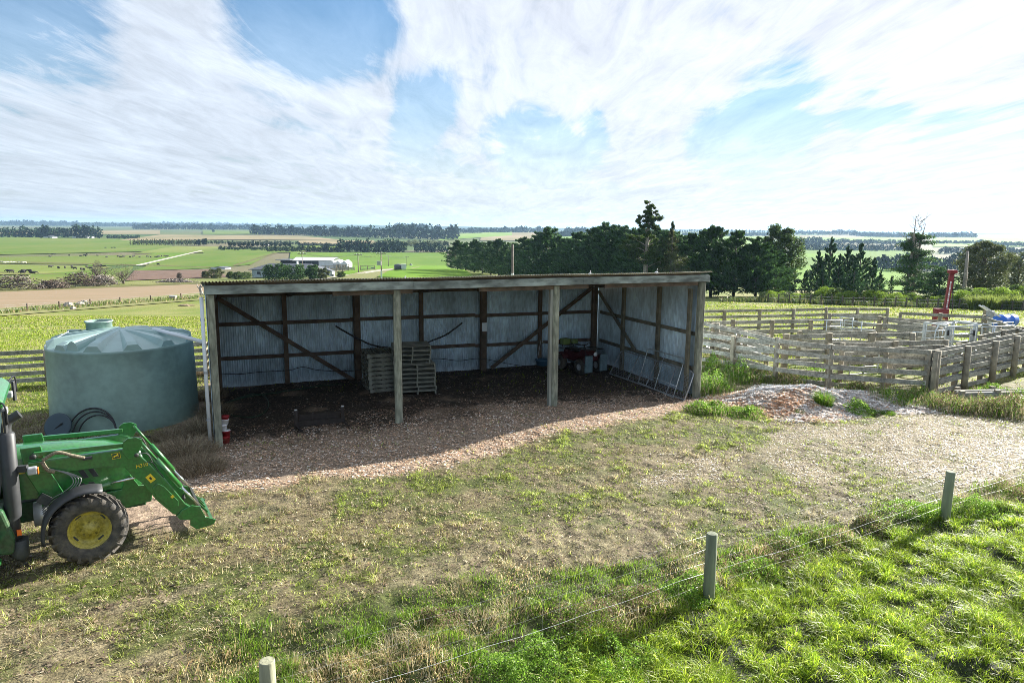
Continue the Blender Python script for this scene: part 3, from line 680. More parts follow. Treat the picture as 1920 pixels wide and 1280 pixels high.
def tub(px, py, r, h, label, m_='bluedull', lift=0):
    x, y = gp0(px, py); o = empty('plastic_tub', (x, y, Z(x, y)+lift), 0, label, 'tub')
    mb = MB(); bucket(mb, (0,0,0), r, h); mb.build('tub_body', M[m_], o); MB().lathe([(r*1.06, h-.02), (r*1.11, h-.01), (r*1.11, h+.01), (r*1.04, h+.01)], (0,0,0), n=18).build('rim', M[m_], o); return o
tub(417, 722, .27, .24, 'dull blue tub on the floor against the left shed wall')
t = tub(1017, 690, .27, .22, 'dull blue tub hanging on strings from a stud of the back wall', lift=.12)
x0, y0, z0 = t.location
m_ = MB()
for s_ in (-.2, .2): m_.tube([(s_, 0, .23), (s_*.1-.05, .06, 1.0)], .007, 5)
m_.build('hanging_string', M['pvc'], t)
# low steel implement frame on the floor
ix, iy = gp0(600, 797); im = empty('fork_frame', (ix, iy, Z(ix, iy)), STH-.02, 'low dark steel implement frame lying on the shed floor', 'implement frame')
for s_ in (-.62, .62):
    MB().box((s_, 0, .24), (.10, .10, .48), taper=.8).build('upright', M['rust'], im); MB().beam((s_, -.05, .05), (s_+.1, -.5, .03), .05, .05).build('tine', M['rust'], im)
MB().beam((-.66, 0, .10), (.66, 0, .10), .09, .14).build('crossbar', M['rust'], im)
MB().box((0, .06, .22), (1.1, .03, .22)).build('back_plate', M['rust'], im)
for s_ in (-.2, .2): MB().beam((s_, -.03, .02), (s_+.02, -.05, .42), .03, .03).build('rod', M['rust'], im)
for s_ in (-.62, .62): MB().box((s_, 0, .49), (.07, .07, .02)).build('end_cap', M['whitep'], im)
# quad bike
qx, qy = gp0(1098, 700); qx, qy = shed2w(float(w2shed(qx, qy)[0])-.03, 5.15); qz = Z(qx, qy)
qb = empty('quad_bike', (qx, qy, qz), STH-PI/2+.22, 'red farm quad bike with grey blue side boxes parked in the right back corner', 'quad bike')
def profx(mb, poly, w, y=0, ins=0): mb.prism([(a, b) for a, b in poly], y-w/2, y+w/2)
mb = MB(); profx(mb, [(-.75,.55),(-.65,.78),(-.30,.80),(-.15,.70),(.15,.78),(.35,.92),(.62,.90),(.85,.72),(.85,.55),(.5,.42),(-.5,.42)], .42); mb.build('body', M['quadred'], qb, bevel=.04)
mb = MB(); profx(mb, [(-.72,.80),(-.66,.88),(-.2,.86),(.05,.80),(.0,.76),(-.3,.79)], .32); mb.build('seat', M['black'], qb, bevel=.03)
for sx_ in (-.62, .60):
    for sy_ in (-.42, .42):
        mb = MB(); Mx = Matrix.Rotation(PI/2, 4, 'X')
        mb.lathe([(.13,-.11),(.20,-.12),(.29,-.10),(.31,-.05),(.31,.05),(.29,.10),(.20,.12),(.13,.11)], (sx_, sy_, .31), M=Mx, n=20); w_ = mb.build('wheel', M['rubber'], qb)
        MB().lathe([(0,-.04),(.13,-.05),(.14,-.10),(.14,.10),(.13,.05),(0,.04)], (sx_, sy_, .31), M=Mx, n=16).build('rim', M['galvdull'], w_)
        mb = MB(); ff = [(sx_-.36,.52),(sx_-.26,.66),(sx_,.72),(sx_+.26,.66),(sx_+.36,.52),(sx_+.33,.50),(sx_+.24,.62),(sx_,.68),(sx_-.24,.62),(sx_-.33,.50)]
        profx(mb, ff, .26, sy_); mb.build('mudguard', M['quadred'], qb)
for x0_, x1_, nm in ((.35, .92, 'front_rack'), (-.95, -.42, 'rear_rack')):
    mb = MB(); z_ = .98
    mb.tube([(x0_,-.4,z_),(x1_,-.4,z_),(x1_,.4,z_),(x0_,.4,z_)], .014, 6, closed=True)
    for k in range(4): mb.tube([(x0_+(x1_-x0_)*(k+.5)/4,-.4,z_),(x0_+(x1_-x0_)*(k+.5)/4,.4,z_)], .01, 5)
    for yy in (-.3,.3): mb.tube([((x0_+x1_)/2, yy, z_), ((x0_+x1_)/2, yy*.7, .72)], .012, 5)
    mb.build(nm, M['black'], qb)
mb = MB(); mb.tube([(.15,-.38,1.10),(.25,-.12,1.06),(.25,.12,1.06),(.15,.38,1.10)], .014, 6); mb.tube([(.25,0,1.06),(.42,0,.8)], .02, 6); mb.build('handlebar', M['black'], qb)
for s_ in (-1, 1):
    MB().box((-.80 if 1 else 0, s_*.36, .52), (.30, .30, .62), ch=.03).build('side_box', M['greyblue'], qb, bevel=.015)
    MB().box((.97, s_*.37, .47), (.12, .34, .62), ch=.03).build('front_box', M['greyblue'], qb)
MB().box((-.66, -.18, 1.10), (.32, .36, .22), ch=.05).build('spray_tank', M['lime'], qb, bevel=.03)
MB().box((-.64, .24, 1.07), (.26, .28, .16), ch=.04).build('tool_tray', M['lime'], qb, bevel=.02)
mb = MB(); mb.lathe([(0,0),(.08,.0),(.085,.03),(.05,.05),(0,.05)], (.9,0,.80), 'X', 14); mb.build('headlight', M['whitep'], qb)
MB().box((-.97, 0, .62), (.03, .34, .2)).build('tail_panel', M['quadred'], qb)
# gates leaning on the right wall
def W2(u, v, z): x, y = shed2w(u, v); return Vector((x, y, z))
def leaning_gate(bl, br, tl, tr, label, r=.018, bars=(), mesh=0, rails=(), mk='galvdull'):
    """corners as world vectors"""
    o = empty('farm_gate', bl, 0, label, 'gate', 'gates leaning in the shed'); P = lambda s, t: (bl.lerp(br, s)).lerp(tl.lerp(tr, s), t)-bl
    mb = MB(); ins = .06
    loop = [P(0,0),P(1,0),P(1,1-ins),P(1-ins*.6,1),P(ins*.6,1),P(0,1-ins)]; mb.tube(loop, r, 8, closed=True); mb.build('gate_frame', M[mk], o)
    for s in bars: MB().tube([P(s, 0), P(s, 1)], r*.8, 6).build('upright_bar', M[mk], o)
    for t_ in rails: MB().tube([P(0, t_), P(1, t_)], r*.7, 6).build('rail', M[mk], o)
    if mesh:
        mb = MB(); L = (br-bl).length; hh = (tl-bl).length; nu = int(L/mesh); nv = int(hh/mesh)
        for i in range(-nv, nu+1):
            for sg_ in (1, -1):
                pts = []
                for j in range(nv+1):
                    s = (i+(j if sg_ > 0 else nv-j))/nu
                    if 0 <= s <= 1: pts.append(P(s, j/nv))
                if len(pts) > 1: mb.tube([pts[0], pts[-1]], .0035, 4, cap=False)
        mb.build('wire_netting', M['galvdull'], o)
    return o
def gpt(px, py): x, y = gp0(px, py); return Vector((x, y, Z(x, y)+.04))
def wpt(px, py, uu):
    v, z = sidept(px, py, uu); return W2(uu, v, z)
leaning_gate(gpt(1143,702), gpt(1284,752), wpt(1166,656,SL-.12), wpt(1302,698,SL-.10), 'long netted steel farm gate leaning low along the right shed wall', bars=(.27,.52,.78), mesh=.16, r=.022)
leaning_gate(gpt(1197,719), gpt(1262,747), wpt(1215,653,SL-.08), wpt(1284,672,SL-.08), 'tall bright steel gate leaning behind the long netted gate', bars=(.48,), rails=(.28,), r=.018, mk='galv')
# ------------------------------------------------------------------ water tank
tz = Z(*TANK); T = empty('water_tank', (*TANK, 0), 0, 'squat green plastic rainwater tank with ribbed lid beside the shed', 'water tank')
mb = MB(); RB, RT, HT, HA = 1.883, 1.84, 2.19, 2.56
mb.lathe([(RB-.02, -.2), (RB, .02), (RB-.004, .5), (RB-.012, .9), (RB-.02, 1.3), (RB-.03, 1.7), (RT, HT-.10), (RT+.012, HT-.06), (RT+.012, HT-.02), (RT-.01, HT)], (0,0,0), n=128)
mb.build('tank_wall', M['tank'], T)
mb = MB(); mb.lathe([(RT-.01, HT), (RT*.72, HT+.14), (RT*.4, HT+.26), (.18, HA-.02), (0, HA)], (0,0,0), n=96); M['lid'] = mat('sunlit_lid_plastic', (.30,.43,.40), .33, spec=.8, nscale=.9, namt=.15); mb.build('lid', M['lid'], T)  # lid paler than the wall: sunlight on it is put into its colour
def lz(r): return float(np.interp(r, [0, .18, RT*.4, RT*.72, RT], [HA, HA-.02, HT+.26, HT+.14, HT]))
for k in range(12):
    a = 2*PI*k/12+.12; Mz = Matrix.Rotation(a, 4, 'Z'); mb = MB(); vs = []
    st = [(.12, .05, .02), (.6, .09, .07), (1.2, .13, .12), (1.62, .16, .17), (1.80, .17, .15)]
    for r, w, h in st:
        z0_ = lz(r)-.01; vs += [Mz @ Vector((r, -w*1.35, z0_)), Mz @ Vector((r, -w*.7, z0_+h)), Mz @ Vector((r, w*.7, z0_+h)), Mz @ Vector((r, w*1.35, z0_))]
    fs = []
    for i in range(4):
        for j in range(3): fs.append([4*i+j, 4*i+j+1, 4*i+j+5, 4*i+j+4])
    fs += [[3,2,1,0], [16,17,18,19]]; mb.add(vs, fs); mb.build('lid_rib', M['lid'], T)
# outlet half dome on the front of the lid
mb = MB(); vs = []; K = 10
for i in range(K+1):
    t_ = PI*i/K
    for r, s in ((1.76, 1), (1.05, .6)): vs.append(Matrix.Rotation(rad(-101), 4, 'Z') @ Vector((r, math.cos(t_)*.17*s, lz(r)-.01+math.sin(t_)*.26*s)))
fs = [[2*i, 2*i+1, 2*i+3, 2*i+2] for i in range(K)]+[[2*i for i in range(K, -1, -1)]]
mb.add(vs, fs, False); mb.build('lid_dome', M['lid'], T)
# manhole collar and small inlet box at the back left
a = rad(147); cx, cy_ = .92*math.cos(a)*1.28, 1.28*.92*math.sin(a)
mb = MB(); mb.lathe([(.34, HT-.05), (.34, HT+.46), (.37, HT+.46), (.37, HT+.50), (.33, HT+.50), (.33, HT+.2)], (cx, cy_, 0), n=32); mh = mb.build('manhole', M['tank'], T)
MB().lathe([(0, HT+.42), (.325, HT+.42)], (cx, cy_, 0), n=32).build('strainer', M['black'], mh)
MB().box((cx-.55, cy_-.30, HT+.12), (.34, .24, .30), ch=.04).build('inlet_box', M['tank'], T, bevel=.02)
mb = MB(); mb.tube(smooth([(-1.62,-.85,HT-.30),(-1.60,-.90,HT+.02),(-1.45,-.80,HT+.14),(-1.2,-.45,HT+.34)]), .012, 6); mb.build('float_cord', M['pvc'], T)
# hose coil leaning on the tank foot, plus a lid
def arcp(c, r, a0, a1, tilt, n=26):
    out = []
    for i in range(n):
        t_ = a0+(a1-a0)*i/(n-1); out.append(Vector(c)+Vector((r*math.cos(t_), tilt*r*math.sin(t_), r*math.sin(t_))))
    return out
hc = Vector((-10.75, 17.62, .02)); mb = MB()
mb.tube(arcp(hc+Vector((-.12,0,.10)), .62, PI*1.02, -.15, .28)+[hc+Vector((1.05,-.10,.03)), hc+Vector((1.5,.0,.03))], .022, 8)
mb.tube(arcp(hc+Vector((.05,-.06,.06)), .50, PI*1.05, .0, .3)+[hc+Vector((.95,-.25,.02))], .02, 8)
mb.tube(arcp(hc+Vector((-.05,-.03,.08)), .56, PI*1.0, -.1, .3), .02, 8)
o = mb.build('poly_pipe_coil', M['black']); tagp(o, 'black poly pipe coil leaning against the foot of the tank', 'pipe coil')
lx, ly = -11.72, 17.62
ld = empty('round_lid', (lx, ly, Z(lx, ly)), 0, 'dark round plastic lid leaning against the tank left of the hose coil', 'lid')
Ml = Matrix.Rotation(rad(68), 4, 'X'); MB().lathe([(0,0),(.33,0),(.35,.015),(.35,.045),(.31,.05),(0,.055)], (0, 0, .30), M=Ml, n=28).build('disc', mat('dark_lid', (.035,.06,.075), .5), ld)
MB().beam((-.1,-.06,.22), (.12,-.03,.40), .04, .03).build('handle', M['black'], ld)
# ------------------------------------------------------------------ tractor (local: +x forward, +y left, z up)
PHI = 1.008; TX, TY = -7.298, 11.522
M['jdgreen'] = mat('green_paint', (.012,.165,.026), .36, spec=.6, nscale=3.5, base2=(.030,.135,.032), coat=.9, n2=(22,.22))
M['jddark'] = mat('dark_green_paint', (.012,.10,.03), .5, nscale=4, base2=(.05,.075,.035), n2=(20,.3))
M['jdyel'] = mat('yellow_paint', (.50,.40,.045), .5, nscale=6, base2=(.38,.32,.08), n2=(25,.3))
M['plast'] = mat('black_panel', (.035,.037,.04), .5, nscale=4, namt=.25)
M['cast'] = mat('cast_iron', (.05,.055,.05), .6, nscale=6, namt=.3)
M['hose'] = mat('hose_rubber', (.16,.17,.16), .3, spec=.7)
M['glass'] = mat('cab_glass', (.06,.10,.10), .08, spec=.8)
M['chrome'] = mat('ram_chrome', (.75,.75,.75), .15, metal=1.0)
M['orange'] = mat('indicator_lens', (.85,.17,.02), .3)
M['decaly'] = mat('warning_decal', (.75,.55,.03), .5)
M['greyst'] = mat('silver_fitting', (.55,.56,.55), .4, metal=.5)
tr = empty('farm_tractor', (TX, TY, 0), PI/2-PHI, 'green farm tractor with front loader arms lowered beside the water tank', 'tractor')
# local frame: x forward = (sin,cos) ; rotation so that local +x -> (sin PHI, cos PHI)
def rside(y): return -y     # image right-hand side of the tractor is local -y
GZT = .04
def wheel(x, y, r, rr_, w, nl, big=False):
    s = -1 if y < 0 else 1
    Mx = Matrix.Rotation(PI/2, 4, 'X'); wo = empty('wheel', (x, y, r+GZT)); wo.parent = tr
    mb = MB(); hw = w/2
    mb.lathe([(rr_, -hw*.78), (rr_+.03, -hw*.86), (rr_+(r-rr_)*.45, -hw*1.03), (r-.085, -hw*.96), (r-.045, -hw*.80), (r-.035, 0), (r-.045, hw*.80), (r-.085, hw*.96), (rr_+(r-rr_)*.45, hw*1.03), (rr_+.03, hw*.86), (rr_, hw*.78)], (0,0,0), M=Mx, n=56)
    for k in range(nl):                      # chevron lugs
        for sd in (-1, 1):
            a = 2*PI*(k+(.5 if sd > 0 else 0))/nl; da = .34*(.62/r); vs = []
            for q, (yy, aa, hh) in enumerate(((.01, 0, .0), (hw*.5, .5, .0), (hw*.97, 1, -.02), (hw*1.03, 1.05, -.08))):
                for e in (-.5, .5):
                    for top in (0, 1):
                        th_ = a+aa*da+e*.075*(.62/r); rad_ = (r-.05+hh) if not top else (r+hh); e2 = 1 if not top else .7
                        th_ = a+aa*da+e*.085*(.62/r)*e2
                        vs.append((rad_*math.sin(th_), sd*yy, rad_*math.cos(th_)))
            fs = []
            for q in range(3):
                o_ = q*4; fs += [[o_+1, o_+3, o_+7, o_+5], [o_, o_+1, o_+5, o_+4], [o_+3, o_+2, o_+6, o_+7]]
            fs += [[0, 2, 3, 1], [12, 13, 15, 14]]
            mb.add(vs, fs)
    mb.build('tyre', M['rubber'], wo)
    # dished rim, outside face at s
    mb = MB(); q = [(rr_+.01, s*hw*.84), (rr_+.012, s*hw*.70), (rr_-.02, s*hw*.66), (rr_-.035, s*hw*.2), (rr_-.06, s*hw*.12), (rr_*.62, s*hw*.02), (rr_*.58, s*hw*.16), (rr_*.50, s*hw*.20), (rr_*.50, s*hw*.34), (rr_*.30, s*hw*.36), (rr_*.28, s*hw*.50), (0, s*hw*.52)]
    mb.lathe(q, (0,0,0), M=Mx if 1 else None, n=40)
    # Matrix.Rotation(+90,X) maps +z to -y: mirror the profile
    for i, v in enumerate(mb.v): mb.v[i] = (v[0], -v[1], v[2])
    mb.lathe([(rr_+.01, s*hw*.84), (rr_+.01, -s*hw*.8)], (0,0,0), M=Mx, n=40)
    rim = mb.build('rim', M['jdyel'], wo)
    mb = MB()
    for k in range(8):
        t_ = 2*PI*k/8; mb.lathe([(0, .03), (.017, .03), (.017, 0)], (rr_*.40*math.cos(t_), s*hw*.40, rr_*.40*math.sin(t_)), M=Matrix.Rotation(-s*PI/2*-1, 4, 'X'), n=6)
    mb.build('wheel_nut', M['cast'], wo)
    for k in range(4):
        t_ = 2*PI*(k+.4)/4; c = Vector((rr_*.82*math.cos(t_), s*hw*.14, rr_*.82*math.sin(t_))); MB().box(c, (.10, .012, .035), M=Matrix.Rotation(-t_+PI/2, 4, 'Y')).build('rim_slot', M['cast'], wo)
FR, FRR = .565, .31
wheel(0, -.80, FR, FRR, .40, 20); wheel(0, .80, FR, FRR, .40, 20)
wheel(-2.62, -.90, .88, .50, .52, 24); wheel(-2.62, .90, .88, .50, .52, 24)
# hood: lofted cross sections (x, half width, z bottom, z top)
secs = [(-.95,.36,1.10,1.90),(-.6,.37,1.08,1.89),(-.1,.36,1.05,1.85),(.35,.34,1.02,1.78),(.62,.31,.98,1.68),(.80,.26,.95,1.52),(.86,.22,.95,1.30)]
mb = MB(); vs = []; prof = [(-1,0),(-1,.55),(-.97,.80),(-.84,.93),(-.55,.985),(0,1),(.55,.985),(.84,.93),(.97,.80),(1,.55),(1,0)]; K = len(prof)
for x, w, zb, zt_ in secs:
    for a, b in prof: vs.append((x, a*w, zb+(zt_-zb)*b))
fs = []
for i in range(len(secs)-1):
    for j in range(K-1): fs.append([i*K+j, i*K+j+1, (i+1)*K+j+1, (i+1)*K+j])
mb.add(vs, fs, True); mb.add([vs[i] for i in range(K)], [list(range(K-1, -1, -1))]); mb.add(vs[-K:], [list(range(K))]); mb.build('hood', M['jdgreen'], tr)
for s in (-1, 1):
    MB().prism([(-.93,1.62),(.30,1.62),(.52,1.58),(.30,1.55),(-.93,1.53)], s*.372, s*.379).build('yellow_stripe', M['jdyel'], tr)
    mb = MB()
    for k in range(2):
        for zz_ in (1.05, 1.30): mb.prism([(-.02+k*.14, zz_), (.06+k*.14, zz_), (-.02+k*.14, zz_+.17), (-.10+k*.14, zz_+.17)], s*.366, s*.374)
    mb.build('side_vent', M['plast'], tr)
MB().box((.87, 0, 1.18), (.04, .36, .36), ch=.02).build('grille', M['plast'], tr, bevel=.02)
for s in (-1, 1): MB().box((.86, s*.14, 1.43), (.04, .12, .09)).build('headlight', M['whitep'], tr, bevel=.01)
mb = MB(); mb.box((-.3, 0, .82), (2.4, .40, .34)); mb.box((.7, 0, .80), (.35, .5, .40)); mb.build('engine_frame', M['jddark'], tr, bevel=.02)
mb = MB(); mb.box((0, 0, .56), (.26, 1.3, .22)); mb.box((-.05, 0, .7), (.5,.4,.3)); mb.build('front_axle', M['jddark'], tr, bevel=.03)
# front mudguards
for s in (-1, 1):
    mb = MB(); vs = []; n = 16
    for i in range(n+1):
        t_ = rad(72+118*i/n) ; r = FR+.09
        for yy, dr in ((.62, 0), (.66, .015), (.97, .015), (1.01, -.03)): vs.append(((r+dr)*math.cos(t_)+.02, s*yy, FR+GZT+(r+dr)*math.sin(t_)))
    fs = [[4*i+j, 4*i+j+1, 4*i+j+5, 4*i+j+4] for i in range(n) for j in range(3)]
    mb.add(vs, fs, True); o = mb.build('front_mudguard', M['plast'], tr); q = o.modifiers.new('t', 'SOLIDIFY'); q.thickness = .012
# loader: mast, arms, knee, lower arm, rams, head frame  (profile in x,z from the photo)
arm = [(-.75,1.74),(0,1.745),(.60,1.745),(.70,1.71),(.81,1.62),(1.2,1.07),(1.47,.60),(1.58,.50),(1.52,.36),(1.27,.44),(1.03,.74),(.82,1.11),(.68,1.26),(.58,1.43),(.23,1.49),(-.43,1.50),(-.75,1.62)]
for s in (-1, 1):
    y0_, y1_ = s*.487-.045, s*.487+.045
    la = MB().prism(arm, y0_, y1_).build('loader_arm', M['jdgreen'], tr, bevel=.012)
    yf = s*.487+s*.05
    MB().prism([(.56,1.70),(.59,1.88),(.66,1.93),(.78,1.93),(.87,1.88),(.87,1.78),(.76,1.58),(.64,1.56)], yf-.012, yf+.012).build('knee_plate', M['jdgreen'], la, bevel=.006)
    MB().beam((-.66, s*.487, 1.855), (.64, s*.487, 1.805), .06, .075).build('link_bar', M['jdgreen'], la, bevel=.008)
    MB().prism([(.97,.99),(1.06,1.06),(1.16,.98),(1.36,.68),(1.36,.58),(1.22,.58),(1.02,.82)], yf-.012, yf+.012).build('arm_plate', M['jdgreen'], la, bevel=.006)
    mb = MB()
    for (x, z_) in ((-.66,1.83),(.77,1.62),(1.40,.42),(1.55,.36)): mb.lathe([(0,-.07),(.035,-.07),(.035,.07),(0,.07)], (x, s*.487, z_), M=Matrix.Rotation(PI/2, 4, 'X'), n=14)
    mb.build('pivot_pin', M['cast'], la)
    # mast and its leg down to the frame
    MB().prism([(-.84,1.96),(-.56,1.96),(-.50,1.60),(-.30,1.10),(-.25,.80),(-.60,.80),(-.66,1.2),(-.80,1.55)], s*.40-.03, s*.40+.03).build('mast', M['jdgreen'], tr, bevel=.01)
    MB().prism([(.28,.66),(.95,.70),(1.0,1.0),(.78,1.02),(.66,1.24),(.58,1.2),(.52,1.0),(.20,.98)], s*.36-.02, s*.36+.02).build('guard_bracket', M['jdgreen'], tr, bevel=.008)
    # levelling ram above the lower arm
    p0_, p1_, p2_ = Vector((.82, s*.487, 1.87)), Vector((1.42, s*.487, .92)), Vector((1.69, s*.487, .52))
    pm = p0_.lerp(p1_, .42)
    MB().tube([p0_, pm], .022, 10).build('link_rod', M['jdgreen'], tr)
    MB().tube([pm, pm, p1_, p1_], [.03,.042,.042,.03], 12).build('ram_barrel', M['jdgreen'], tr)
    MB().tube([p1_, p2_], .02, 10).build('ram_rod', M['chrome'], tr)
    # lift ram under the upper arm
    MB().tube([(-.35, s*.487, 1.02), (.35, s*.487, 1.18)], .045, 12).build('ram_barrel', M['jdgreen'], tr)
    MB().tube([(.35, s*.487, 1.18), (.86, s*.487, 1.22)], .022, 10).build('ram_rod', M['chrome'], tr)
    # tool carrier side plates
    MB().prism([(1.32,.40),(1.40,.50),(1.57,.56),(1.70,.51),(1.78,.30),(1.95,.21),(1.91,.13),(1.62,.10),(1.52,.20),(1.53,.30),(1.36,.34)], s*.56-.015, s*.56+.015).build('carrier_plate', M['jdgreen'], tr, bevel=.006)
    mb = MB(); mb.tube(smooth([(.86,s*.50,1.46),(1.0,s*.52,1.44),(1.08,s*.52,1.28),(1.16,s*.5,1.14)]), .010, 6); mb.tube(smooth([(.72,s*.50,1.62),(.92,s*.54,1.62),(1.0,s*.52,1.46)]), .010, 6); mb.build('hydraulic_hose', M['cast'], tr)
MB().tube([(1.36,-.47,.40),(1.36,.47,.40)], .05, 12).build('cross_tube', M['jdgreen'], tr)
MB().beam((1.88,-.58,.20), (1.88,.58,.20), .05, .08).build('carrier_bar', M['jdgreen'], tr)
MB().beam((1.70,-.56,.47), (1.70,.56,.47), .04, .05).build('carrier_bar', M['cast'], tr)
mb = MB()
for yy in (-.18,.1,.3): mb.beam((1.70,yy,.46),(1.88,yy,.22),.04,.03)
mb.build('carrier_rung', M['jdgreen'], tr)
MB().tube([(-.70,-.47,1.80),(-.70,.47,1.80)], .03, 10).build('cross_tube', M['cast'], tr)
# badges and decals on the near arm
ny = -.487-.048
def decal(name, x, z_, w, h, ang, m_, off=.003, par=None):
    Mr = Matrix.Rotation(-ang, 4, 'Y'); return MB().box((x, ny-off, z_), (w, .002, h), M=Mr).build(name, m_, par or tr)
bd = decal('badge', .47, 1.655, .125, .10, .06, M['decaly']); MB().box((.47, ny-.0055, 1.655), (.112, .002, .088), M=Matrix.Rotation(-.06, 4, 'Y')).build('badge_field', M['jddark'], bd)
# leaping deer silhouette
deer = [(-.045,-.012),(-.030,.006),(-.008,.010),(.012,.020),(.020,.034),(.030,.030),(.026,.020),(.040,.016),(.028,.008),(.040,-.010),(.030,-.008),(.018,-.002),(-.010,-.006),(-.022,-.020),(-.034,-.026),(-.028,-.012)]
MB().prism([(.47+a*1.05, 1.655+b*1.2) for a, b in deer], ny-.009, ny-.007).build('badge_deer', M['decaly'], bd)
decal('warning_label', .955, 1.17, .14, .10, -.98, M['decaly'])
decal('warning_mark', .955, 1.17, .05, .03, -.98, M['black'], .006)
decal('small_label', 1.27, .78, .05, .05, -.98, M['decaly'], .022)
def textobj(s, loc, size, ang, m_, par, name='model_number'):
    cu = bpy.data.curves.new(name, 'FONT'); cu.body = s; cu.size = size; cu.extrude = .001; cu.align_x = 'CENTER'; cu.align_y = 'CENTER'
    me_o = bpy.data.objects.new('tmp', cu); C.objects.link(me_o); dg = bpy.context.evaluated_depsgraph_get(); me = bpy.data.meshes.new_from_object(me_o.evaluated_get(dg)); bpy.data.objects.remove(me_o)
    o = bpy.data.objects.new(name, me); C.objects.link(o); me.materials.clear(); me.materials.append(m_); o.parent = par; o.location = loc
    o.rotation_euler = (Matrix.Rotation(-ang, 4, 'Y') @ Matrix.Rotation(PI/2, 4, 'X')).to_euler(); return o
textobj('H310', (.84, ny-.004, 1.42), .085, .08, M['decaly'], tr)
# hydraulic lines and couplers near the mast
rr = random.Random(9); mb = MB()
for k in range(4):
    q_ = k*.035; mb = MB(); mb.tube(smooth([(-.50, ny-.02, 1.62-q_*.3), (-.36+q_*.6, ny-.05, 1.56-q_*.2), (-.20+q_, ny-.08, 1.46-q_*.3), (-.17+q_, ny-.10, 1.33), (-.30+q_*.6, ny-.09, 1.21-q_), (-.46+q_*.3, ny-.05, 1.12-q_), (-.62, ny+.02, .96-q_)]), .009, 6); mb.build('hydraulic_hose', M['hose'], tr)
mb = MB(); mb.tube(smooth([(-.55,ny-.02,1.76),(-.35,ny-.04,1.86),(-.15,ny-.04,1.78),(.02,ny-.02,1.70)]), .028, 8); mb.build('hose_sleeve', mat('sleeve_fabric', (.22,.19,.13), .9, nscale=40, namt=.5), tr)
mb = MB(); mb.tube(smooth([(-.56,ny-.02,1.74),(-.50,ny-.03,1.60),(-.40,ny-.05,1.55)]), .032, 8); mb.build('hose_sleeve', bpy.data.materials['sleeve_fabric'], tr)
MB().box((.06, ny-.02, 1.69), (.14, .05, .05)).build('coupler', M['plast'], tr, bevel=.01)
MB().box((-.58, ny+.0, 1.10), (.18, .10, .14), M=Matrix.Rotation(.7, 4, 'Y')).build('valve_block', M['cast'], tr, bevel=.01)
mb = MB(); mb.tube([(-.75,-.30,.80),(-.45,-.30,.80)], .20, 18); mb.build('air_reservoir', M['greyst'], tr)
# exhaust on the cab post (right-hand side)
ex = MB(); ey = -.74
ex.tube([(-1.02,ey,.50),(-1.01,ey,.95),(-.985,ey,1.0),(-.985,ey,1.05),(-.96,ey,2.30),(-.96,ey,2.34)], [.105,.105,.105,.112,.108,.07], 20)
st_ = ex.build('exhaust_stack', M['plast'], tr)
MB().tube(smooth([(-.96,ey,2.32),(-.955,ey,2.42),(-.92,ey,2.50),(-.84,ey,2.56),(-.77,ey,2.60)], 5), .068, 16).build('exhaust_elbow', M['plast'], st_)
MB().tube([(-.99,ey,.30),(-.96,ey,.34),(-.96,ey,.60)], [.12,.135,.135], 18).build('exhaust_base', M['cast'], st_)
MB().box((-.93,ey-.10,.74), (.06,.03,.09)).build('side_reflector', M['orange'], st_)
# work light + indicator
MB().beam((-1.0,-.70,1.72),(-.74,-.80,1.74),.08,.10).build('lamp_bracket', M['plast'], tr)
il = MB().box((-.68,-.84,1.70), (.13,.10,.12)).build('indicator_lamp', M['galvdull'], tr, bevel=.02); MB().box((-.607,-.84,1.69), (.02,.09,.10)).build('lens', M['orange'], il, bevel=.01)
# cab
cab = MB(); cz0, cz1 = 1.25, 2.72; W_ = .80
pl_ = [(-2.35,cz0),(-1.18,cz0),(-1.08,1.75),(-1.14,cz1),(-2.30,cz1),(-2.52,1.9)]
cab.prism(pl_, -.70, .70); cab.build('cab_glass', M['glass'], tr, bevel=.05)
mb = MB()
for s in (-1, 1):
    pts = [(x, s*.735, z_) for x, z_ in pl_]
    for i in range(len(pts)): mb.beam(pts[i], pts[(i+1) % len(pts)], .06, .07)
    mb.beam((-1.75,s*.735,cz0),(-1.72,s*.735,cz1),.06,.07)
mb.build('cab_pillar', M['plast'], tr)
mb = MB(); mb.prism([(-2.6,2.74),(-2.6,2.86),(-2.35,2.98),(-1.25,2.98),(-1.02,2.90),(-.93,2.78),(-.98,2.70),(-2.5,2.70)], -.80, .80); mb.build('cab_roof', M['jdgreen'], tr, bevel=.07)
for s in (-1, 1):
    MB().box((-.96, s*.62, 2.64), (.08,.16,.10)).build('work_light', M['galvdull'], tr, bevel=.02)
    mr_ = MB().tube(smooth([(-1.0,s*.72,2.78),(-.95,s*1.0,2.84),(-.92,s*1.18,2.84),(-.90,s*1.22,2.78),(-.90,s*1.22,2.56)], 4), .014, 8).build('mirror_arm', M['black'], tr)
    MB().box((-.93, s*1.14, 2.60), (.05,.17,.34), ch=.02).build('mirror', M['plast'], mr_, bevel=.015)
    MB().box((-.957, s*1.14, 2.60), (.004,.14,.30)).build('mirror_face', M['chrome'], mr_)
    # rear mudguard
    mb = MB(); vs = []; n = 14
    for i in range(n+1):
        t_ = rad(20+130*i/n); r = .98
        for yy in (.70, 1.12): vs.append((-2.62+r*math.cos(t_), s*yy, .88+r*math.sin(t_)))
    mb.add(vs, [[2*i, 2*i+1, 2*i+3, 2*i+2] for i in range(n)], True); o = mb.build('rear_mudguard', M['jdgreen'], tr); q = o.modifiers.new('t', 'SOLIDIFY'); q.thickness = .03
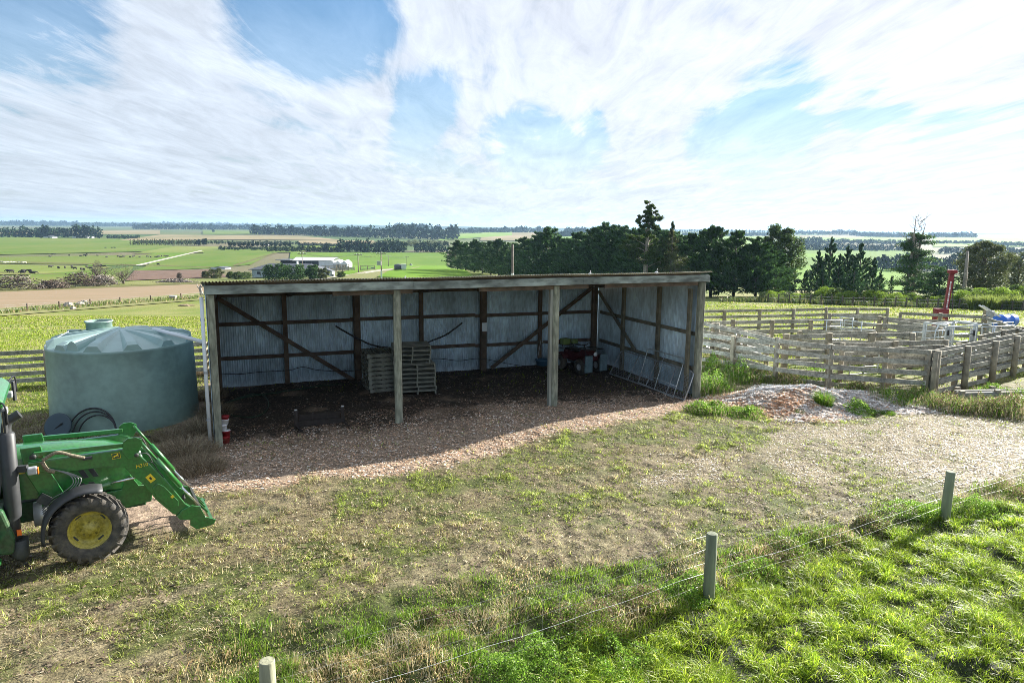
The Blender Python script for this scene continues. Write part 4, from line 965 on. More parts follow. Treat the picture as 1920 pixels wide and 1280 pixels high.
# steps / fuel tank on the near side
mb = MB(); mb.prism([(-1.85,.55),(-1.02,.45),(-.98,.70),(-1.10,1.18),(-1.85,1.22)], -.98, -.55); mb.build('fuel_tank', M['jddark'], tr, bevel=.04)
for z_ in (.42,.74,1.04):
    MB().box((-1.42,-1.08,z_), (.50,.20,.035)).build('step', M['jdgreen'], tr, bevel=.006)
MB().prism([(-1.85,.55),(-1.02,.45),(-.98,.70),(-1.10,1.18),(-1.85,1.22)], .55, .98).build('fuel_tank', M['jddark'], tr, bevel=.04)
mb = MB(); mb.box((-2.2,0,.85),(1.5,.55,.6)); mb.tube([(-2.62,-.7,.86),(-2.62,.7,.86)], .14, 14); mb.build('transmission', M['jddark'], tr, bevel=.04)
# ------------------------------------------------------------------ rail fences and cattle yards
def at_h(px, py, h): x, y = gp0(px, py, h); return Vector((x, y, 0))
def rail_fence(pts, h, label, nr=5, posts=None, rw=.15, group='timber yard fences', name='rail_fence', side=-1, post_over=.0, rz0=.16, pw=.16, seed=0, spacing=2.1, name_cat='fence', top_only=None):
    """pts: list of world (x,y); rails on each span, posts along"""
    r = random.Random(seed+17); P = [Vector((p[0], p[1], 0)) for p in pts]
    o = empty(name, (P[0].x, P[0].y, Z(P[0].x, P[0].y)), 0, label, name_cat, group); O = o.location.copy()
    zs = [rz0+(h-rw/2-rz0)*k/(nr-1) for k in range(nr)]
    if top_only: zs = zs[-top_only:]
    for i in range(len(P)-1):
        a, b = P[i], P[i+1]; L = (b-a).length; n = max(1, round(L/spacing)); d = (b-a)/L; nn = Vector((d.y, -d.x, 0))*(.085*(-side))
        for k in range(n+1):
            if k == 0 and i > 0: continue
            p = a+d*(L*k/n); zg = Z(p.x, p.y); hh = h+post_over+r.uniform(-.03,.05)
            mb = MB()
            if r.random() < .5: mb.box((p.x-O.x, p.y-O.y, zg-O.z+hh/2-.15), (pw, pw, hh+.3), ch=.03, rz=math.atan2(d.y, d.x)+r.uniform(-.1,.1))
            else: mb.tube([(p.x-O.x, p.y-O.y, zg-O.z-.3), (p.x-O.x, p.y-O.y, zg-O.z+hh)], [pw*.56, pw*.52], 10)
            mb.build('post', M['yardpost'], o)
        nb = max(1, round(L/4.2))
        for z_ in zs:
            for q in range(nb):
                s, e = a+d*(L*q/nb+.004), a+d*(L*(q+1)/nb-.004); j = r.uniform(-.015,.015)
                p0 = Vector((s.x, s.y, Z(s.x, s.y)+z_+j))+nn-O; p1 = Vector((e.x, e.y, Z(e.x, e.y)+z_+j+r.uniform(-.01,.01)))+nn-O
                MB().beam(p0, p1, .038, rw+r.uniform(-.008,.006)).build('rail', M['yardrail'], o)
    return o
M['yardrail'] = mat('grey_yard_rail', (.33,.315,.265), .8, nscale=2.2, namt=.42, island=.30, n2=(16,.3), bump=.35, bscale=22)
M['yardpost'] = mat('yard_post', (.27,.235,.17), .85, nscale=3, namt=.4, island=.25, bump=.35, bscale=22)
M['rail2'] = mat('dark_old_rail', (.20,.20,.175), .85, nscale=2.2, namt=.4, island=.15, bump=.35, bscale=22)
hY = 1.5
F1 = [at_h(a, b, hY) for a, b in ((1300,622),(1458,640.5),(1662,657),(1755,664))]
rail_fence(F1, hY, 'long weathered timber rail fence at the near side of the yards behind the chip heap', seed=1, side=1, post_over=.03)
F1b = [F1[-1]+Vector((.12,.1,0))]+[at_h(a, b, hY+.02) for a, b in ((1868,642),(2010,612))]
rail_fence(F1b, hY+.02, 'timber rail fence angling away at the near right corner of the yards', seed=2, side=1, post_over=.05, pw=.2)
F2 = [at_h(a, b, 1.62) for a, b in ((1300,597),(1458,635),(1560,645.5),(1742,656))]
rail_fence(F2, 1.62, 'second timber rail fence close behind the near yard fence', seed=3, side=-1, nr=5, top_only=4)
F2b = [F2[-1]+Vector((.12,.12,0)), at_h(1930,620,1.62), at_h(2080,588,1.62)]
rail_fence(F2b, 1.62, 'higher timber rail fence rising to the right edge of the yards', seed=4, side=-1, top_only=4)
F3 = [at_h(a, b, 1.5) for a, b in ((1474,628.5),(1712,623.5))]
rail_fence(F3, 1.5, 'short timber fence in the middle of the yards starting at a stout post', seed=5, side=1, top_only=4, pw=.2)
F4 = [at_h(a, b, 1.5) for a, b in ((1580,644),(1775,637.5))]
rail_fence(F4, 1.5, 'timber race fence just behind the second near fence', seed=6, side=1, top_only=3)
F5 = [at_h(a, b, 1.5) for a, b in ((1672,648.5),(1775,643))]
rail_fence(F5, 1.42, 'low short timber fence nearest the metal crush', seed=7, side=1, top_only=3)
F6 = [at_h(a, b, 1.5) for a, b in ((1300,602),(1521,600))]
rail_fence(F6, 1.5, 'timber rail fence across the left yard ending at the pipe gates', seed=8, side=1, nr=4)
F7 = [at_h(a, b, 1.45) for a, b in ((1290,583),(1665,577.5))]
rail_fence(F7, 1.45, 'far back timber rail fence of the yards along the mown paddock', seed=9, side=1, nr=5, spacing=2.4)
F8 = [at_h(a, b, 1.5) for a, b in ((1556,588),(1650,594),(1775,605))]
rail_fence(F8, 1.5, 'timber rail fence running right and down to the red post driver', seed=10, side=1, nr=5)
F9 = [at_h(a, b, 1.5) for a, b in ((1649,606),(1768,614))]
rail_fence(F9, 1.5, 'short inner timber fence behind the middle yard with a stout left post', seed=11, side=1, nr=5, pw=.22)
F10 = [F7[0]+Vector((-.6,-.1,0)), Vector((7.9, 30.2, 0)), Vector((7.25, 27.1, 0))]
rail_fence(F10, 1.48, 'timber rail fence closing the yards along the shed end', seed=12, side=1, nr=5)
F11 = [Vector((20.6, 27.2, 0)), Vector((22.6, 33.5, 0)), Vector((20.2, 36.4, 0))]
rail_fence(F11, 1.5, 'timber rail fence closing the far right side of the yards', seed=13, side=1, nr=5)
F12 = [at_h(a, b, 1.5) for a, b in ((1338,607),(1440,628))]
rail_fence(F12, 1.5, 'timber rail fence slanting through the left end of the yards', seed=21, side=1, nr=5)
F13 = [at_h(a, b, 1.5) for a, b in ((1500,615),(1640,617))]
rail_fence(F13, 1.4, 'timber rail fence behind the short middle fence', seed=22, side=1, nr=4)
F14 = [at_h(a, b, 1.45) for a, b in ((1660,597),(1752,611))]
rail_fence(F14, 1.45, 'inner timber rail fence just in front of the post driver', seed=23, side=1, nr=5)
F15 = [at_h(a, b, 1.5) for a, b in ((1840,628),(1990,600))]
rail_fence(F15, 1.5, 'timber rail fence behind the rising right hand fence', seed=24, side=1, nr=5)
# left paddock fence, passing behind the tank
G0 = [Vector((*flat(-260, 672, 1.25), 0)), Vector((*flat(85, 655.5, 1.25), 0)), Vector((-11.2, 25.3, 0)), Vector((-9.9, 24.9, 0))]
rail_fence(G0, 1.25, 'grey five rail timber fence running behind the green tank', seed=14, side=1, nr=5, rw=.145, spacing=2.0, rz0=.22, group=None)
# ------------------------------------------------------------------ pipe gates and crush
def pipe_panel(p, q, h, label, n=5, z0=.25, name='pipe_gate', group='pipe gates in the yards', up=(0., .5, 1.), r=.022, legs=True, hoop=False):
    p = Vector((p[0], p[1], 0)); q = Vector((q[0], q[1], 0)); O = Vector((p.x, p.y, Z(p.x, p.y))); o = empty(name, O, 0, label, 'gate', group)
    dz = Z(q.x, q.y)-O.z; d = q-p
    P = lambda s, z: Vector((d.x*s, d.y*s, z+dz*s))
    if hoop: MB().tube(smooth([P(0, .1), P(0, h-.35), P(.05, h-.1), P(.14, h), P(.86, h), P(.95, h-.1), P(1, h-.35), P(1, .1)], 4), r*1.15, 8).build('gate_frame', M['galv'], o)
    else: MB().tube([P(0, z0), P(0, h), P(1, h), P(1, z0)], r*1.1, 8, closed=True).build('gate_frame', M['galv'], o)
    for k in range(1, n-1): MB().tube([P(0, z0+(h-z0)*k/(n-1)), P(1, z0+(h-z0)*k/(n-1))], r*.85, 8).build('rail', M['galv'], o)
    for s in up[1:-1]: MB().tube([P(s, z0), P(s, h)], r, 8).build('upright_bar', M['galv'], o)
    return o
A = lambda a, b, h=1.5: at_h(a, b, h)
pipe_panel(A(1521,599), A(1580,597.5), 1.45, 'pale pipe gate between two stout posts at the middle of the yards')
pipe_panel(A(1584,598), A(1650,606), 1.45, 'pipe gate angling right from the dark post in the middle of the yards')
pipe_panel(A(1556,587.5), A(1600,592), 1.4, 'short pipe gate near the back timber fence')
pipe_panel(A(1712,622.5,1.4), A(1760,620,1.4), 1.4, 'small pipe gate left of the metal crush', n=4)
pipe_panel(A(1597,649,1.3), A(1650,646,1.3), 1.3, 'pipe gate showing through the rails of the near yard fence', n=5)
pipe_panel(A(1330,612,1.35), A(1436,632,1.35), 1.3, 'pipe gate behind the near fence at the left end of the yards')
pipe_panel(A(1830,609.5,1.6), A(1902,606,1.6), 1.5, 'pipe panel running right from the metal crush', n=4, up=(0,.5,1))
pipe_panel(A(1755,611,1.7), A(1822,602,1.7), 1.7, 'round topped pipe hoop panel behind the crush', n=4, hoop=True)
pipe_panel(A(1826,605,1.5), A(1900,600,1.5), 1.4, 'low far pipe panel beside the blue drum', n=3)
M['darksteel'] = mat('dark_pipe', (.16,.17,.17), .5, metal=.3)
def cattle_crush():
    a = A(1775,613,1.75); b = A(1832,610,1.75); d = (b-a); L = d.length; d.normalize(); n = Vector((-d.y, d.x, 0)); O = Vector((a.x, a.y, Z(a.x, a.y)))
    o = empty('cattle_crush', O, math.atan2(d.y, d.x), 'galvanised cattle crush with head bail posts standing in the yards', 'cattle crush')
    w = 1.0
    for x in (0, .10, L-.12, L): 
        for y in (0, w): MB().box((x, y, .88), (.07,.07,1.76), ch=.008).build('post', M['galv'], o)
    for y in (0, w):
        for z_ in (.35,.62,.88,1.14,1.42): MB().tube([(.1, y, z_), (L-.12, y, z_)], .024, 8).build('rail', M['galv'], o)
        MB().beam((0, y, 1.74), (L, y, 1.74), .06, .06).build('rail', M['galv'], o)
    for x in (0, L): MB().beam((x, 0, 1.80), (x, w, 1.80), .07, .07).build('cross_head', M['galv'], o)
    MB().tube(smooth([(-.03,-.02,1.72),(-.22,-.05,1.70),(-.26,-.06,1.45),(-.15,-.05,1.38)], 5), .022, 8).build('release_lever', M['galv'], o)
    MB().tube(smooth([(L+.05,-.02,1.76),(L+.22,-.04,1.70),(L+.26,-.04,1.2),(L+.05,-.03,1.1)], 5), .022, 8).build('release_lever', M['galv'], o)
    for x in (.16, L-.17): MB().box((x, .02, .85), (.05,.10,1.5)).build('bail_bar', M['galvdull'], o)
    MB().box((L-.18,-.05,1.45), (.06,.05,.22)).build('latch', M['black'], o); MB().box((.05,-.05,1.52), (.05,.05,.22)).build('latch', M['black'], o)
cattle_crush()
for a_, b_, lb in (((1640,593.5),(1757,600), 'thin brown pipe rail standing left of the red post driver in the paddock'), ((1826,598.5),(1858,600.5), 'thin brown pipe rail standing right of the red post driver in the paddock')):
    p, q = A(*a_, 1.25), A(*b_, 1.25); O = Vector((p.x, p.y, Z(p.x, p.y))); o = empty('pipe_rail', O, 0, lb, 'rail fence', 'brown pipe rails'); d = q-p
    n = max(2, int(d.length/1.5)); 
    for z_ in (1.22, .85): MB().tube([(0,0,z_), (d.x, d.y, z_+Z(q.x,q.y)-O.z)], .022, 6).build('rail', M['frame'], o)
    for k in range(n+1): t_ = k/n; MB().tube([(d.x*t_, d.y*t_, -.1), (d.x*t_, d.y*t_, 1.22)], .022, 6).build('upright_bar', M['frame'], o)
# red post driver
p = A(1773, 600, .35); p = Vector((flat(1773, 612)[0], flat(1773,612)[1], 0)); p = Vector((22.6, 36.5, 0)); d_ = raydir(1765, 600); p.x = d_[0]/d_[1]*p.y-.05
O = Vector((p.x, p.y, Z(p.x, p.y))); pdv = empty('post_driver', O, -.25, 'tall red tractor mounted post driver standing behind the yards', 'post driver')
M['dred'] = mat('dark_red_paint', (.20,.018,.022), .5, nscale=5, namt=.3)
k_ = .95
mb = MB(); mb.box((-.02,0,1.18), (.66,.40,1.0), ch=.03); mb.box((0,.05,.4), (.4,.3,.8)); mb.build('weight_box', M['dred'], pdv, bevel=.02)
MB().beam((.16,.14,.1), (.34,.14,3.55), .22, .20).build('mast', M['dred'], pdv)
MB().box((.35,.14,3.60), (.42,.34,.16), ch=.03).build('mast_head', M['dred'], pdv, bevel=.02)
mb = MB()
for i in range(15): mb.box((.305-.0047*i, .035, 3.05-.105*i), (.07,.012,.05+.02*(i%3==0)))
mb.build('mast_lettering', M['whitep'], pdv)
for i, (x, z_) in enumerate(((.08,1.15),(-.16,1.15))): MB().box((x,-.205,z_), (.13,.01,.10)).build('label_plate', mat('label_gold', (.5,.3,.08), .5) if i == 0 else bpy.data.materials['label_gold'], pdv)
mb = MB(); mb.box((0,.2,.10), (1.0,.9,.10)); mb.box((-.4,-.1,.3), (.08,.5,.5)); mb.build('base_frame', M['dred'], pdv, bevel=.01)
MB().tube(smooth([(.42,.1,1.1),(.52,.05,1.7),(.46,.1,2.4),(.45,.1,3.2)]), .02, 6).build('hydraulic_hose', M['black'], pdv)
# blue drum and galvanised scissor arm
q = Vector((flat(1884, 612)[0], flat(1884, 612)[1], 0)); dd = raydir(1884, 602); q = Vector((dd[0]/dd[1]*33.8, 33.8, 0))
O = Vector((q.x, q.y, Z(q.x, q.y)+.92)); bd = empty('blue_drum', O, .35, 'bright blue plastic drum lying on its side on the far yard rails', 'drum')
mb = MB(); mb.lathe([(0,-.62),(.27,-.62),(.30,-.58),(.30,-.30),(.315,-.27),(.30,-.24),(.30,.24),(.315,.27),(.30,.30),(.30,.58),(.27,.62),(0,.62)], (0,0,.32), 'X', 28); mb.build('drum_body', M['bluep'], bd)
for s in (-.4,.4): MB().box((s,0,-.43), (.12,.6,.92)).build('cradle_leg', M['galvdull'], bd)
sa = empty('lifting_arm', (q.x-1.0, q.y-.4, Z(q.x, q.y)), .3, 'galvanised angled lifting arm and post in front of the blue drum', 'lifting arm')
MB().box((0,0,.78), (.16,.14,1.56)).build('post', M['galv'], sa, bevel=.01)
MB().beam((-.62,-.05,2.02), (1.15,-.1,1.15), .09, .06).build('arm', M['whitep'], sa); MB().beam((-.62,.12,2.02), (1.15,.1,1.15), .09, .06).build('arm', M['galv'], sa)
MB().box((-.02,0,1.62), (.3,.2,.3)).build('pivot_bracket', M['galvdull'], sa, bevel=.02)
wp = Vector((q.x+.55, q.y+2.2, 0)); mb = MB(); mb.box((0,0,.75), (.22,.22,1.9), ch=.03); o = mb.build('gate_post', M['yardpost']); o.location = (wp.x, wp.y, Z(wp.x, wp.y)); tagp(o, 'lone square timber post behind the blue drum', 'post')
# loading deck of planks at the right front
dk = empty('loading_ramp', (0,0,0), 0, 'low weathered plank loading ramp at the right end of the near yard fence', 'loading ramp')
pa, pb = Vector((*flat(1797, 738, .32), .32)), Vector((*flat(2010, 733, .32), .32)); pa2, pb2 = pa+Vector((.25, .62, .0)), pb+Vector((.25, .62, 0)); dk.location = (pa.x, pa.y, 0)
for k in range(2):
    t_ = (k*2+.5)/4; a_ = pa.lerp(pa2, t_)-dk.location; b_ = pb.lerp(pb2, t_)-dk.location; MB().beam(a_, b_, .145, .04).build('deck_plank', M['rail2'], dk)
MB().beam(pa-dk.location-Vector((0,.03,.10)), pb-dk.location-Vector((0,.03,.10)), .04, .16).build('side_board', M['rail2'], dk)
for t_ in (.04, .35, .68, .97):
    c_ = pa.lerp(pb, t_)-dk.location; MB().box((c_.x, c_.y+.06, .10), (.14,.14,.60)).build('leg', M['yardpost'], dk); MB().box((c_.x+.2, c_.y+.6, .10), (.14,.14,.60)).build('leg', M['yardpost'], dk)
# concrete slab inside the yard (pale strip)
cs_ = [at_h(a, b, .05) for a, b in ((1322,658),(1428,668),(1420,650),(1330,640))]
mb = MB(); mb.add([(v.x, v.y, Z(v.x, v.y)+.16) for v in cs_]+[(v.x, v.y, -.2) for v in cs_], [[3,2,1,0],[0,1,5,4],[1,2,6,5],[2,3,7,6],[3,0,4,7]]); o = mb.build('concrete_slab', mat('concrete', (.50,.48,.44), .85, nscale=4, namt=.2)); tagp(o, kind='structure')
# ------------------------------------------------------------------ wire fence in the foreground
WF = [(-2.47, 6.55), (2.95, 9.71), (8.30, 12.75), (13.8, 15.9)]
wf = empty('wire_fence', (WF[1][0], WF[1][1], 0), 0, 'round post and wire fence with netting crossing the foreground pasture', 'fence'); O = wf.location
M['fpost'] = mat('round_post', (.20,.22,.15), .85, nscale=5, namt=.4, stretch=(1,1,.12), bump=.5, bscale=25)
M['fpostl'] = mat('pale_round_post', (.30,.30,.20), .85, nscale=5, namt=.35, stretch=(1,1,.12), bump=.5, bscale=25)
M['wire'] = mat('fence_wire', (.5,.5,.48), .45, metal=.4)
for i, (x, y) in enumerate(WF):
    z0_ = Z(x, y); h_ = (1.12, 1.10, 1.0, 1.0)[i]; lean_ = (.0,.0,.02,.03)[i]
    z0_ = 0
    mb = MB(); mb.tube([(x-O.x, y-O.y, -.4), (x-O.x+lean_*.5, y-O.y, z0_+h_*.5), (x-O.x+lean_, y-O.y, z0_+h_-.01), (x-O.x+lean_, y-O.y, z0_+h_)], [.092,.085,.08,.072], 18); mb.build('post', M['fpostl' if i == 0 else 'fpost'], wf)
def fw(zs, r, off=-.09):
    mb = MB()
    for i in range(3):
        a_ = Vector((WF[i][0], WF[i][1], 0)); b_ = Vector((WF[i+1][0], WF[i+1][1], 0)); pts = []
        for k in range(13):
            t_ = k/12; p = a_.lerp(b_, t_)-O; pts.append((p.x+off*.5, p.y-off, zs-.05*math.sin(PI*t_)*(1 if zs < .5 else .3)+.012*math.sin(k*2.1+zs*9)))
        mb.tube(pts, r, 4)
    return mb
for z_ in (1.02, .80, .60): fw(z_, .0012).build('wire', M['wire'], wf)
fw(.42, .0024, -.11).build('rope_wire', M['whitep'], wf)
for z_ in (.24,): fw(z_, .0014).build('wire', M['wire'], wf)
for i in range(3):
    a_ = Vector((WF[i][0], WF[i][1], 0)); b_ = Vector((WF[i+1][0], WF[i+1][1], 0)); mb = MB()
    for k in range(1, 24): p = a_.lerp(b_, k/24)-O; mb.tube([(p.x-.045, p.y+.09, .08), (p.x-.045, p.y+.09, .88)], .0012, 3, cap=False)
    mb.build('netting', M['wire'], wf)
# ------------------------------------------------------------------ chip heap and weeds
hx = np.linspace(5.4, 14.2, 230); hy_ = np.linspace(18.6, 24.8, 160); HX, HY = np.meshgrid(hx, hy_); f1, f2 = HX.ravel(), HY.ravel()
def heapz(x, y): return zt(x, y)*.7+.3*zbase(x, y)+mound_h(x, y)*(1+.14*(fbm(x/.6, y/.6, 201, 2)-.5))+(vnoise(x/.09, y/.09, 205)-.5)*.03*np.minimum(1, mound_h(x, y)*6)-.035
hidx = np.arange(len(f1)).reshape(HX.shape)
hF = np.stack([hidx[:-1,:-1].ravel(), hidx[:-1,1:].ravel(), hidx[1:,1:].ravel(), hidx[1:,:-1].ravel()], 1)
hV = np.stack([f1, f2, heapz(f1, f2)], 1); keep = (mound_h(f1, f2) > .012)[hF].all(1)
hc_ = lerp(np.tile(np.array([.80,.73,.66]), (len(f1),1)), np.array([.62,.36,.20]), sstep(.45,.62,fbm(f1/.9, f2/.6, 211, 3)-(f1-8.3)*.13))
hp = link('chip_heap', fastmesh('chip_heap', hV, [hF[keep]], True, hc_), mat('heap_chip', attr='Col', rough=.95, spec=.1, nscale=22, namt=.5, bump=1.0, bscale=50))
tagp(hp, 'heap of fresh orange and pale wood chips in front of the yards', 'wood chip heap')
def hcol(x, y, r):
    g_ = (r.uniform(0,1,len(x)) < .8*sstep(.45,.62,fbm(x/.9, y/.6, 211, 3)-(x-8.3)*.13)+.1)[:, None]
    return np.where(g_, mixc(x, r, [(.72,.38,.18),(.70,.48,.30),(.55,.25,.11),(.80,.68,.56)], [3,3,1.5,4]), mixc(x, r, [(.80,.74,.68),(.86,.83,.80),(.55,.49,.44),(.70,.56,.45)], [4,4,1.5,1.5]))
o = chips('heap_chips', 330000, (5.6, 14.5, 18.8, 24.7), lambda x,y: (mound_h(x,y) > .02)*1., hcol, 15, zf=heapz, size=(.05,.13)); o.parent = hp; o.name = 'loose_chips'; tagp(o, kind='stuff')
def tuft(name, x, y, n, rad_, h, cols, wts, label, cat, seed, lean=(.2,1.1), w=(.008,.016), m=None, group=None):
    r = np.random.default_rng(seed); a = r.uniform(0, 2*PI, n); q = rad_*np.sqrt(r.uniform(0,1,n)); xs, ys = x+q*np.cos(a), y+q*np.sin(a)
    zs = zt(xs, ys)+np.where(mound_h(xs, ys) > .05, mound_h(xs, ys)-.05, 0); P = np.stack([xs, ys, zs], 1)
    hh = h*r.uniform(.45,1.1,n)*(1-.5*(q/rad_)**2); me = blade_mesh(name, P, hh, r.uniform(*w, n), a+r.normal(0,.7,n), r.uniform(*lean, n), mixc(xs, r, cols, wts), r)
    o = link(name, me, m or blm); tagp(o, label, cat, group); return o
GC = [(.10,.22,.02),(.06,.14,.012),(.18,.28,.03)]; DC = [(.34,.27,.17),(.22,.17,.11),(.45,.38,.26)]
# dry grass beside the tank foot (in shade)
for i, (px, py, r_, h_) in enumerate(((385,800,.55,.62),(350,840,.7,.55),(405,770,.45,.6),(372,870,.6,.42),(325,812,.45,.42),(395,735,.5,.5),(390,690,.5,.35),(20,790,1.2,.22),(66,805,.8,.2),(300,850,.6,.3))):
    x, y = gp0(px, py+10); tuft('dry_grass_tuft', x, y, int(1500*r_/.6), r_, h_, DC+[(.16,.12,.08)], [3,3,2,2], ('straw coloured dry grass tuft by the shed post', 'straw coloured dry grass by the tractor bonnet', 'tall dry grass between the tank and the shed', 'dead grass at the edge of the chips below the tank', 'dead grass at the right foot of the tank', 'dead grass beside the shed side wall', 'low dry grass behind the tank and shed gap', 'flattened dead grass left of the tank', 'flattened dead grass at the left foot of the tank', 'thin dead grass between loader and tank')[i], 'dry grass', 300+i, (.4,1.6), (.006,.011), dry, 'dry grass round the tank')
# weeds at the shed end and along the yard fence
def leafy(name, x, y, R_, h, n, cols, label, cat, seed, ls=.03, group=None, zoff=0, m=None):
    r = np.random.default_rng(seed); n = int(n); a = r.uniform(0, 2*PI, n); q = R_*(.6+.8*vnoise(a*1.3, a*0, seed+5))*r.uniform(0,1,n)**.6; hz_ = h*np.maximum(0, 1-(q/R_)**1.5)**.8*(.25+1.2*vnoise((x+q*np.cos(a))*6, (y+q*np.sin(a))*6, seed))
    xs, ys = x+q*np.cos(a), y+q*np.sin(a); z = zt(xs, ys)+zoff+hz_*r.uniform(.15,1,n)**.6
    u = r.normal(size=(n,3)); u /= np.linalg.norm(u, axis=1)[:,None]; v = r.normal(size=(n,3)); v -= u*(u*v).sum(1)[:,None]; v /= np.linalg.norm(v, axis=1)[:,None]
    s = ls*r.uniform(.5,1.3,n)[:,None]; c = np.stack([xs, ys, z], 1)
    V = np.stack([c-u*s, c-v*s*.45, c+u*s, c+v*s*.45], 1).reshape(-1,3); i = np.arange(n)*4
    me = fastmesh(name, V, [np.stack([i,i+1,i+2,i+3],1)], False, np.repeat(mixc(xs, r, cols, [1]*len(cols)), 4, axis=0)); o = link(name, me, m or blm); tagp(o, label, cat, group); return o
WG = [(.15,.30,.03),(.22,.38,.04),(.09,.18,.02),(.28,.40,.09)]; WB = [(.20,.16,.10),(.32,.27,.15),(.12,.20,.03),(.16,.24,.04),(.17,.11,.07)]
wl = [((1330,735),.9,.75,WG,'bright leafy weed clump against the shed end post'), ((1345,700),.8,.8,WG,'tall leafy weeds behind the shed end post'), ((1385,712),.9,.75,WG,'leafy weeds left of the chip heap'), ((1420,706),.8,.6,WB,'brown seeding weeds behind the left of the chip heap'),
      ((1330,770),.8,.32,WG,'low weeds in front of the shed end post'), ((1395,775),.7,.22,WG,'low green weeds at the left foot of the chip heap'), ((1470,718),.8,.55,WB,'brownish weeds under the yard fence behind the heap'), ((1530,716),.9,.6,WG,'dark green weeds under the fence above the chip heap'),
      ((1610,735),.8,.4,WB,'short brown weeds under the fence right of the heap'), ((1680,755),.9,.45,WG,'green weeds at the foot of the yard corner post'), ((1728,752),.7,.5,WG,'second green weed clump by the yard corner'), ((1775,765),.9,.5,WB,'pinkish dry weeds in front of the loading ramp'),
      ((1840,770),1.0,.5,WB,'dry dock weeds before the plank ramp'), ((1900,775),1.1,.55,WB,'brown weeds at the right edge below the ramp'), ((1865,745),.8,.45,WG,'green weeds under the plank ramp'), ((1930,760),1.0,.6,WG,'dark bushy weed at the right edge')]
for i, ((px, py), R_, h, cols, lb) in enumerate(wl):
    x, y = gp0(px, py); leafy('weed_clump', x, y, R_*.9, h, 3800, cols, lb, 'weeds', 400+i, group='weeds along the yards')
    tuft('weed_stalks', x, y, 900, R_*.95, h*1.1, DC+GC, [2,1,2,2,2,2], 'grassy stalks standing among the '+lb, 'weeds', 450+i, (.1,.6), (.006,.011), None, 'weed stalks along the yards')
for i, (px, py, r_, h_, lb) in enumerate(((1543,768,.34,.62,'spiky green rush clump on the front of the chip heap'), (1610,772,.55,.36,'spreading green weed clump right of the spiky clump on the heap'), (1660,775,.4,.22,'small green tuft at the low right end of the chip heap'), (1500,778,.35,.15,'tiny grass tuft before the chip heap'))):
    x, y = gp0(px, py); (tuft('rush_clump', x, y, 700, r_*.7, h_*(.95 if i==0 else .6), GC+[(.3,.3,.12)], [3,4,2,1], lb, 'weeds', 500+i, (.1,1.0)) if i != 1 else leafy('weed_clump', x, y, r_, h_, 2400, WG, lb, 'weeds', 500+i, .03))
# rank growth under the wire fence: bushes of weeds, docks, straw tufts
fl = [((1115,1180),.55,.42,WB,'brown weed clump under the fence left of the middle post'), ((1200,1130),.45,.38,WB,'reddish brown weed clump nearest the middle post'), ((1160,1250),.6,.40,WG,'dark leafy weed bush below the fence line'), ((1040,1240),.55,.45,WG,'leafy weed bush at the bottom edge left of the fence post'), ((960,1270),.5,.35,WG,'small leafy bush at the very bottom of the view'), ((1300,1120),.5,.40,WG,'dark leafy growth at the left of the middle fence post'),
      ((1400,1075),.6,.30,WG,'leafy growth right of the middle fence post'), ((1470,1045),.6,.30,WB,'brown scrub halfway along the wire fence'), ((1560,1015),.5,.28,WB,'low brown scrub under the wires'), ((1720,965),.6,.34,WG,'leafy growth left of the far fence post'), ((1830,960),.6,.36,WG,'leafy growth right of the far fence post'), ((1900,930),.6,.45,WB,'rusty dry growth at the right end of the fence'), ((820,1170),.35,.28,WB,'small brown thistle clump in the rank grass'), ((1640,990),.4,.28,WB,'small brown thistle below the wires')]
for i, ((px, py), R_, h, cols, lb) in enumerate(fl):
    x, y = gp0(px, py); leafy('weed_bush', x, y, R_*1.15, h*.8, 5200, cols, lb, 'weeds', 600+i, .017, 'weeds under the wire fence')
fs_ = [((740,1240),.38,.50),((790,1200),.3,.38),((700,1250),.3,.42),((900,1175),.35,.34),((960,1150),.3,.30),((1350,1090),.3,.36),((1385,1060),.3,.30),((1860,945),.4,.5),((1910,920),.4,.55),((620,1270),.35,.3),((540,1265),.3,.25),((1105,1150),.3,.3),((860,1110),.3,.2),((1290,1050),.35,.22)]
for i, ((px, py), R_, h) in enumerate(fs_):
    x, y = gp0(px, py); tuft('straw_tuft', x, y, 420, R_*1.1, h*.68, [(.62,.50,.28),(.50,.38,.20),(.70,.62,.42),(.25,.30,.08)], [3,3,2,1.5],
      ('tallest straw tuft at the bottom centre','straw tuft just behind the tallest one','straw tuft left of the tallest one','pale straw tuft in the middle of the rank grass','low straw tuft toward the brown weeds','golden tuft right of the middle fence post','smaller golden tuft beyond the middle fence post','orange dry tuft right of the far fence post','orange dry tuft at the right edge','low straw tuft near the bottom edge','straw tuft right of the nearest fence post','straw tuft among the brown weeds','short straw tuft on the worn ground','short straw tuft before the wire fence')[i], 'grass tuft', 700+i, (.3,1.5), (.003,.006), dry, 'straw tufts under the wire fence')
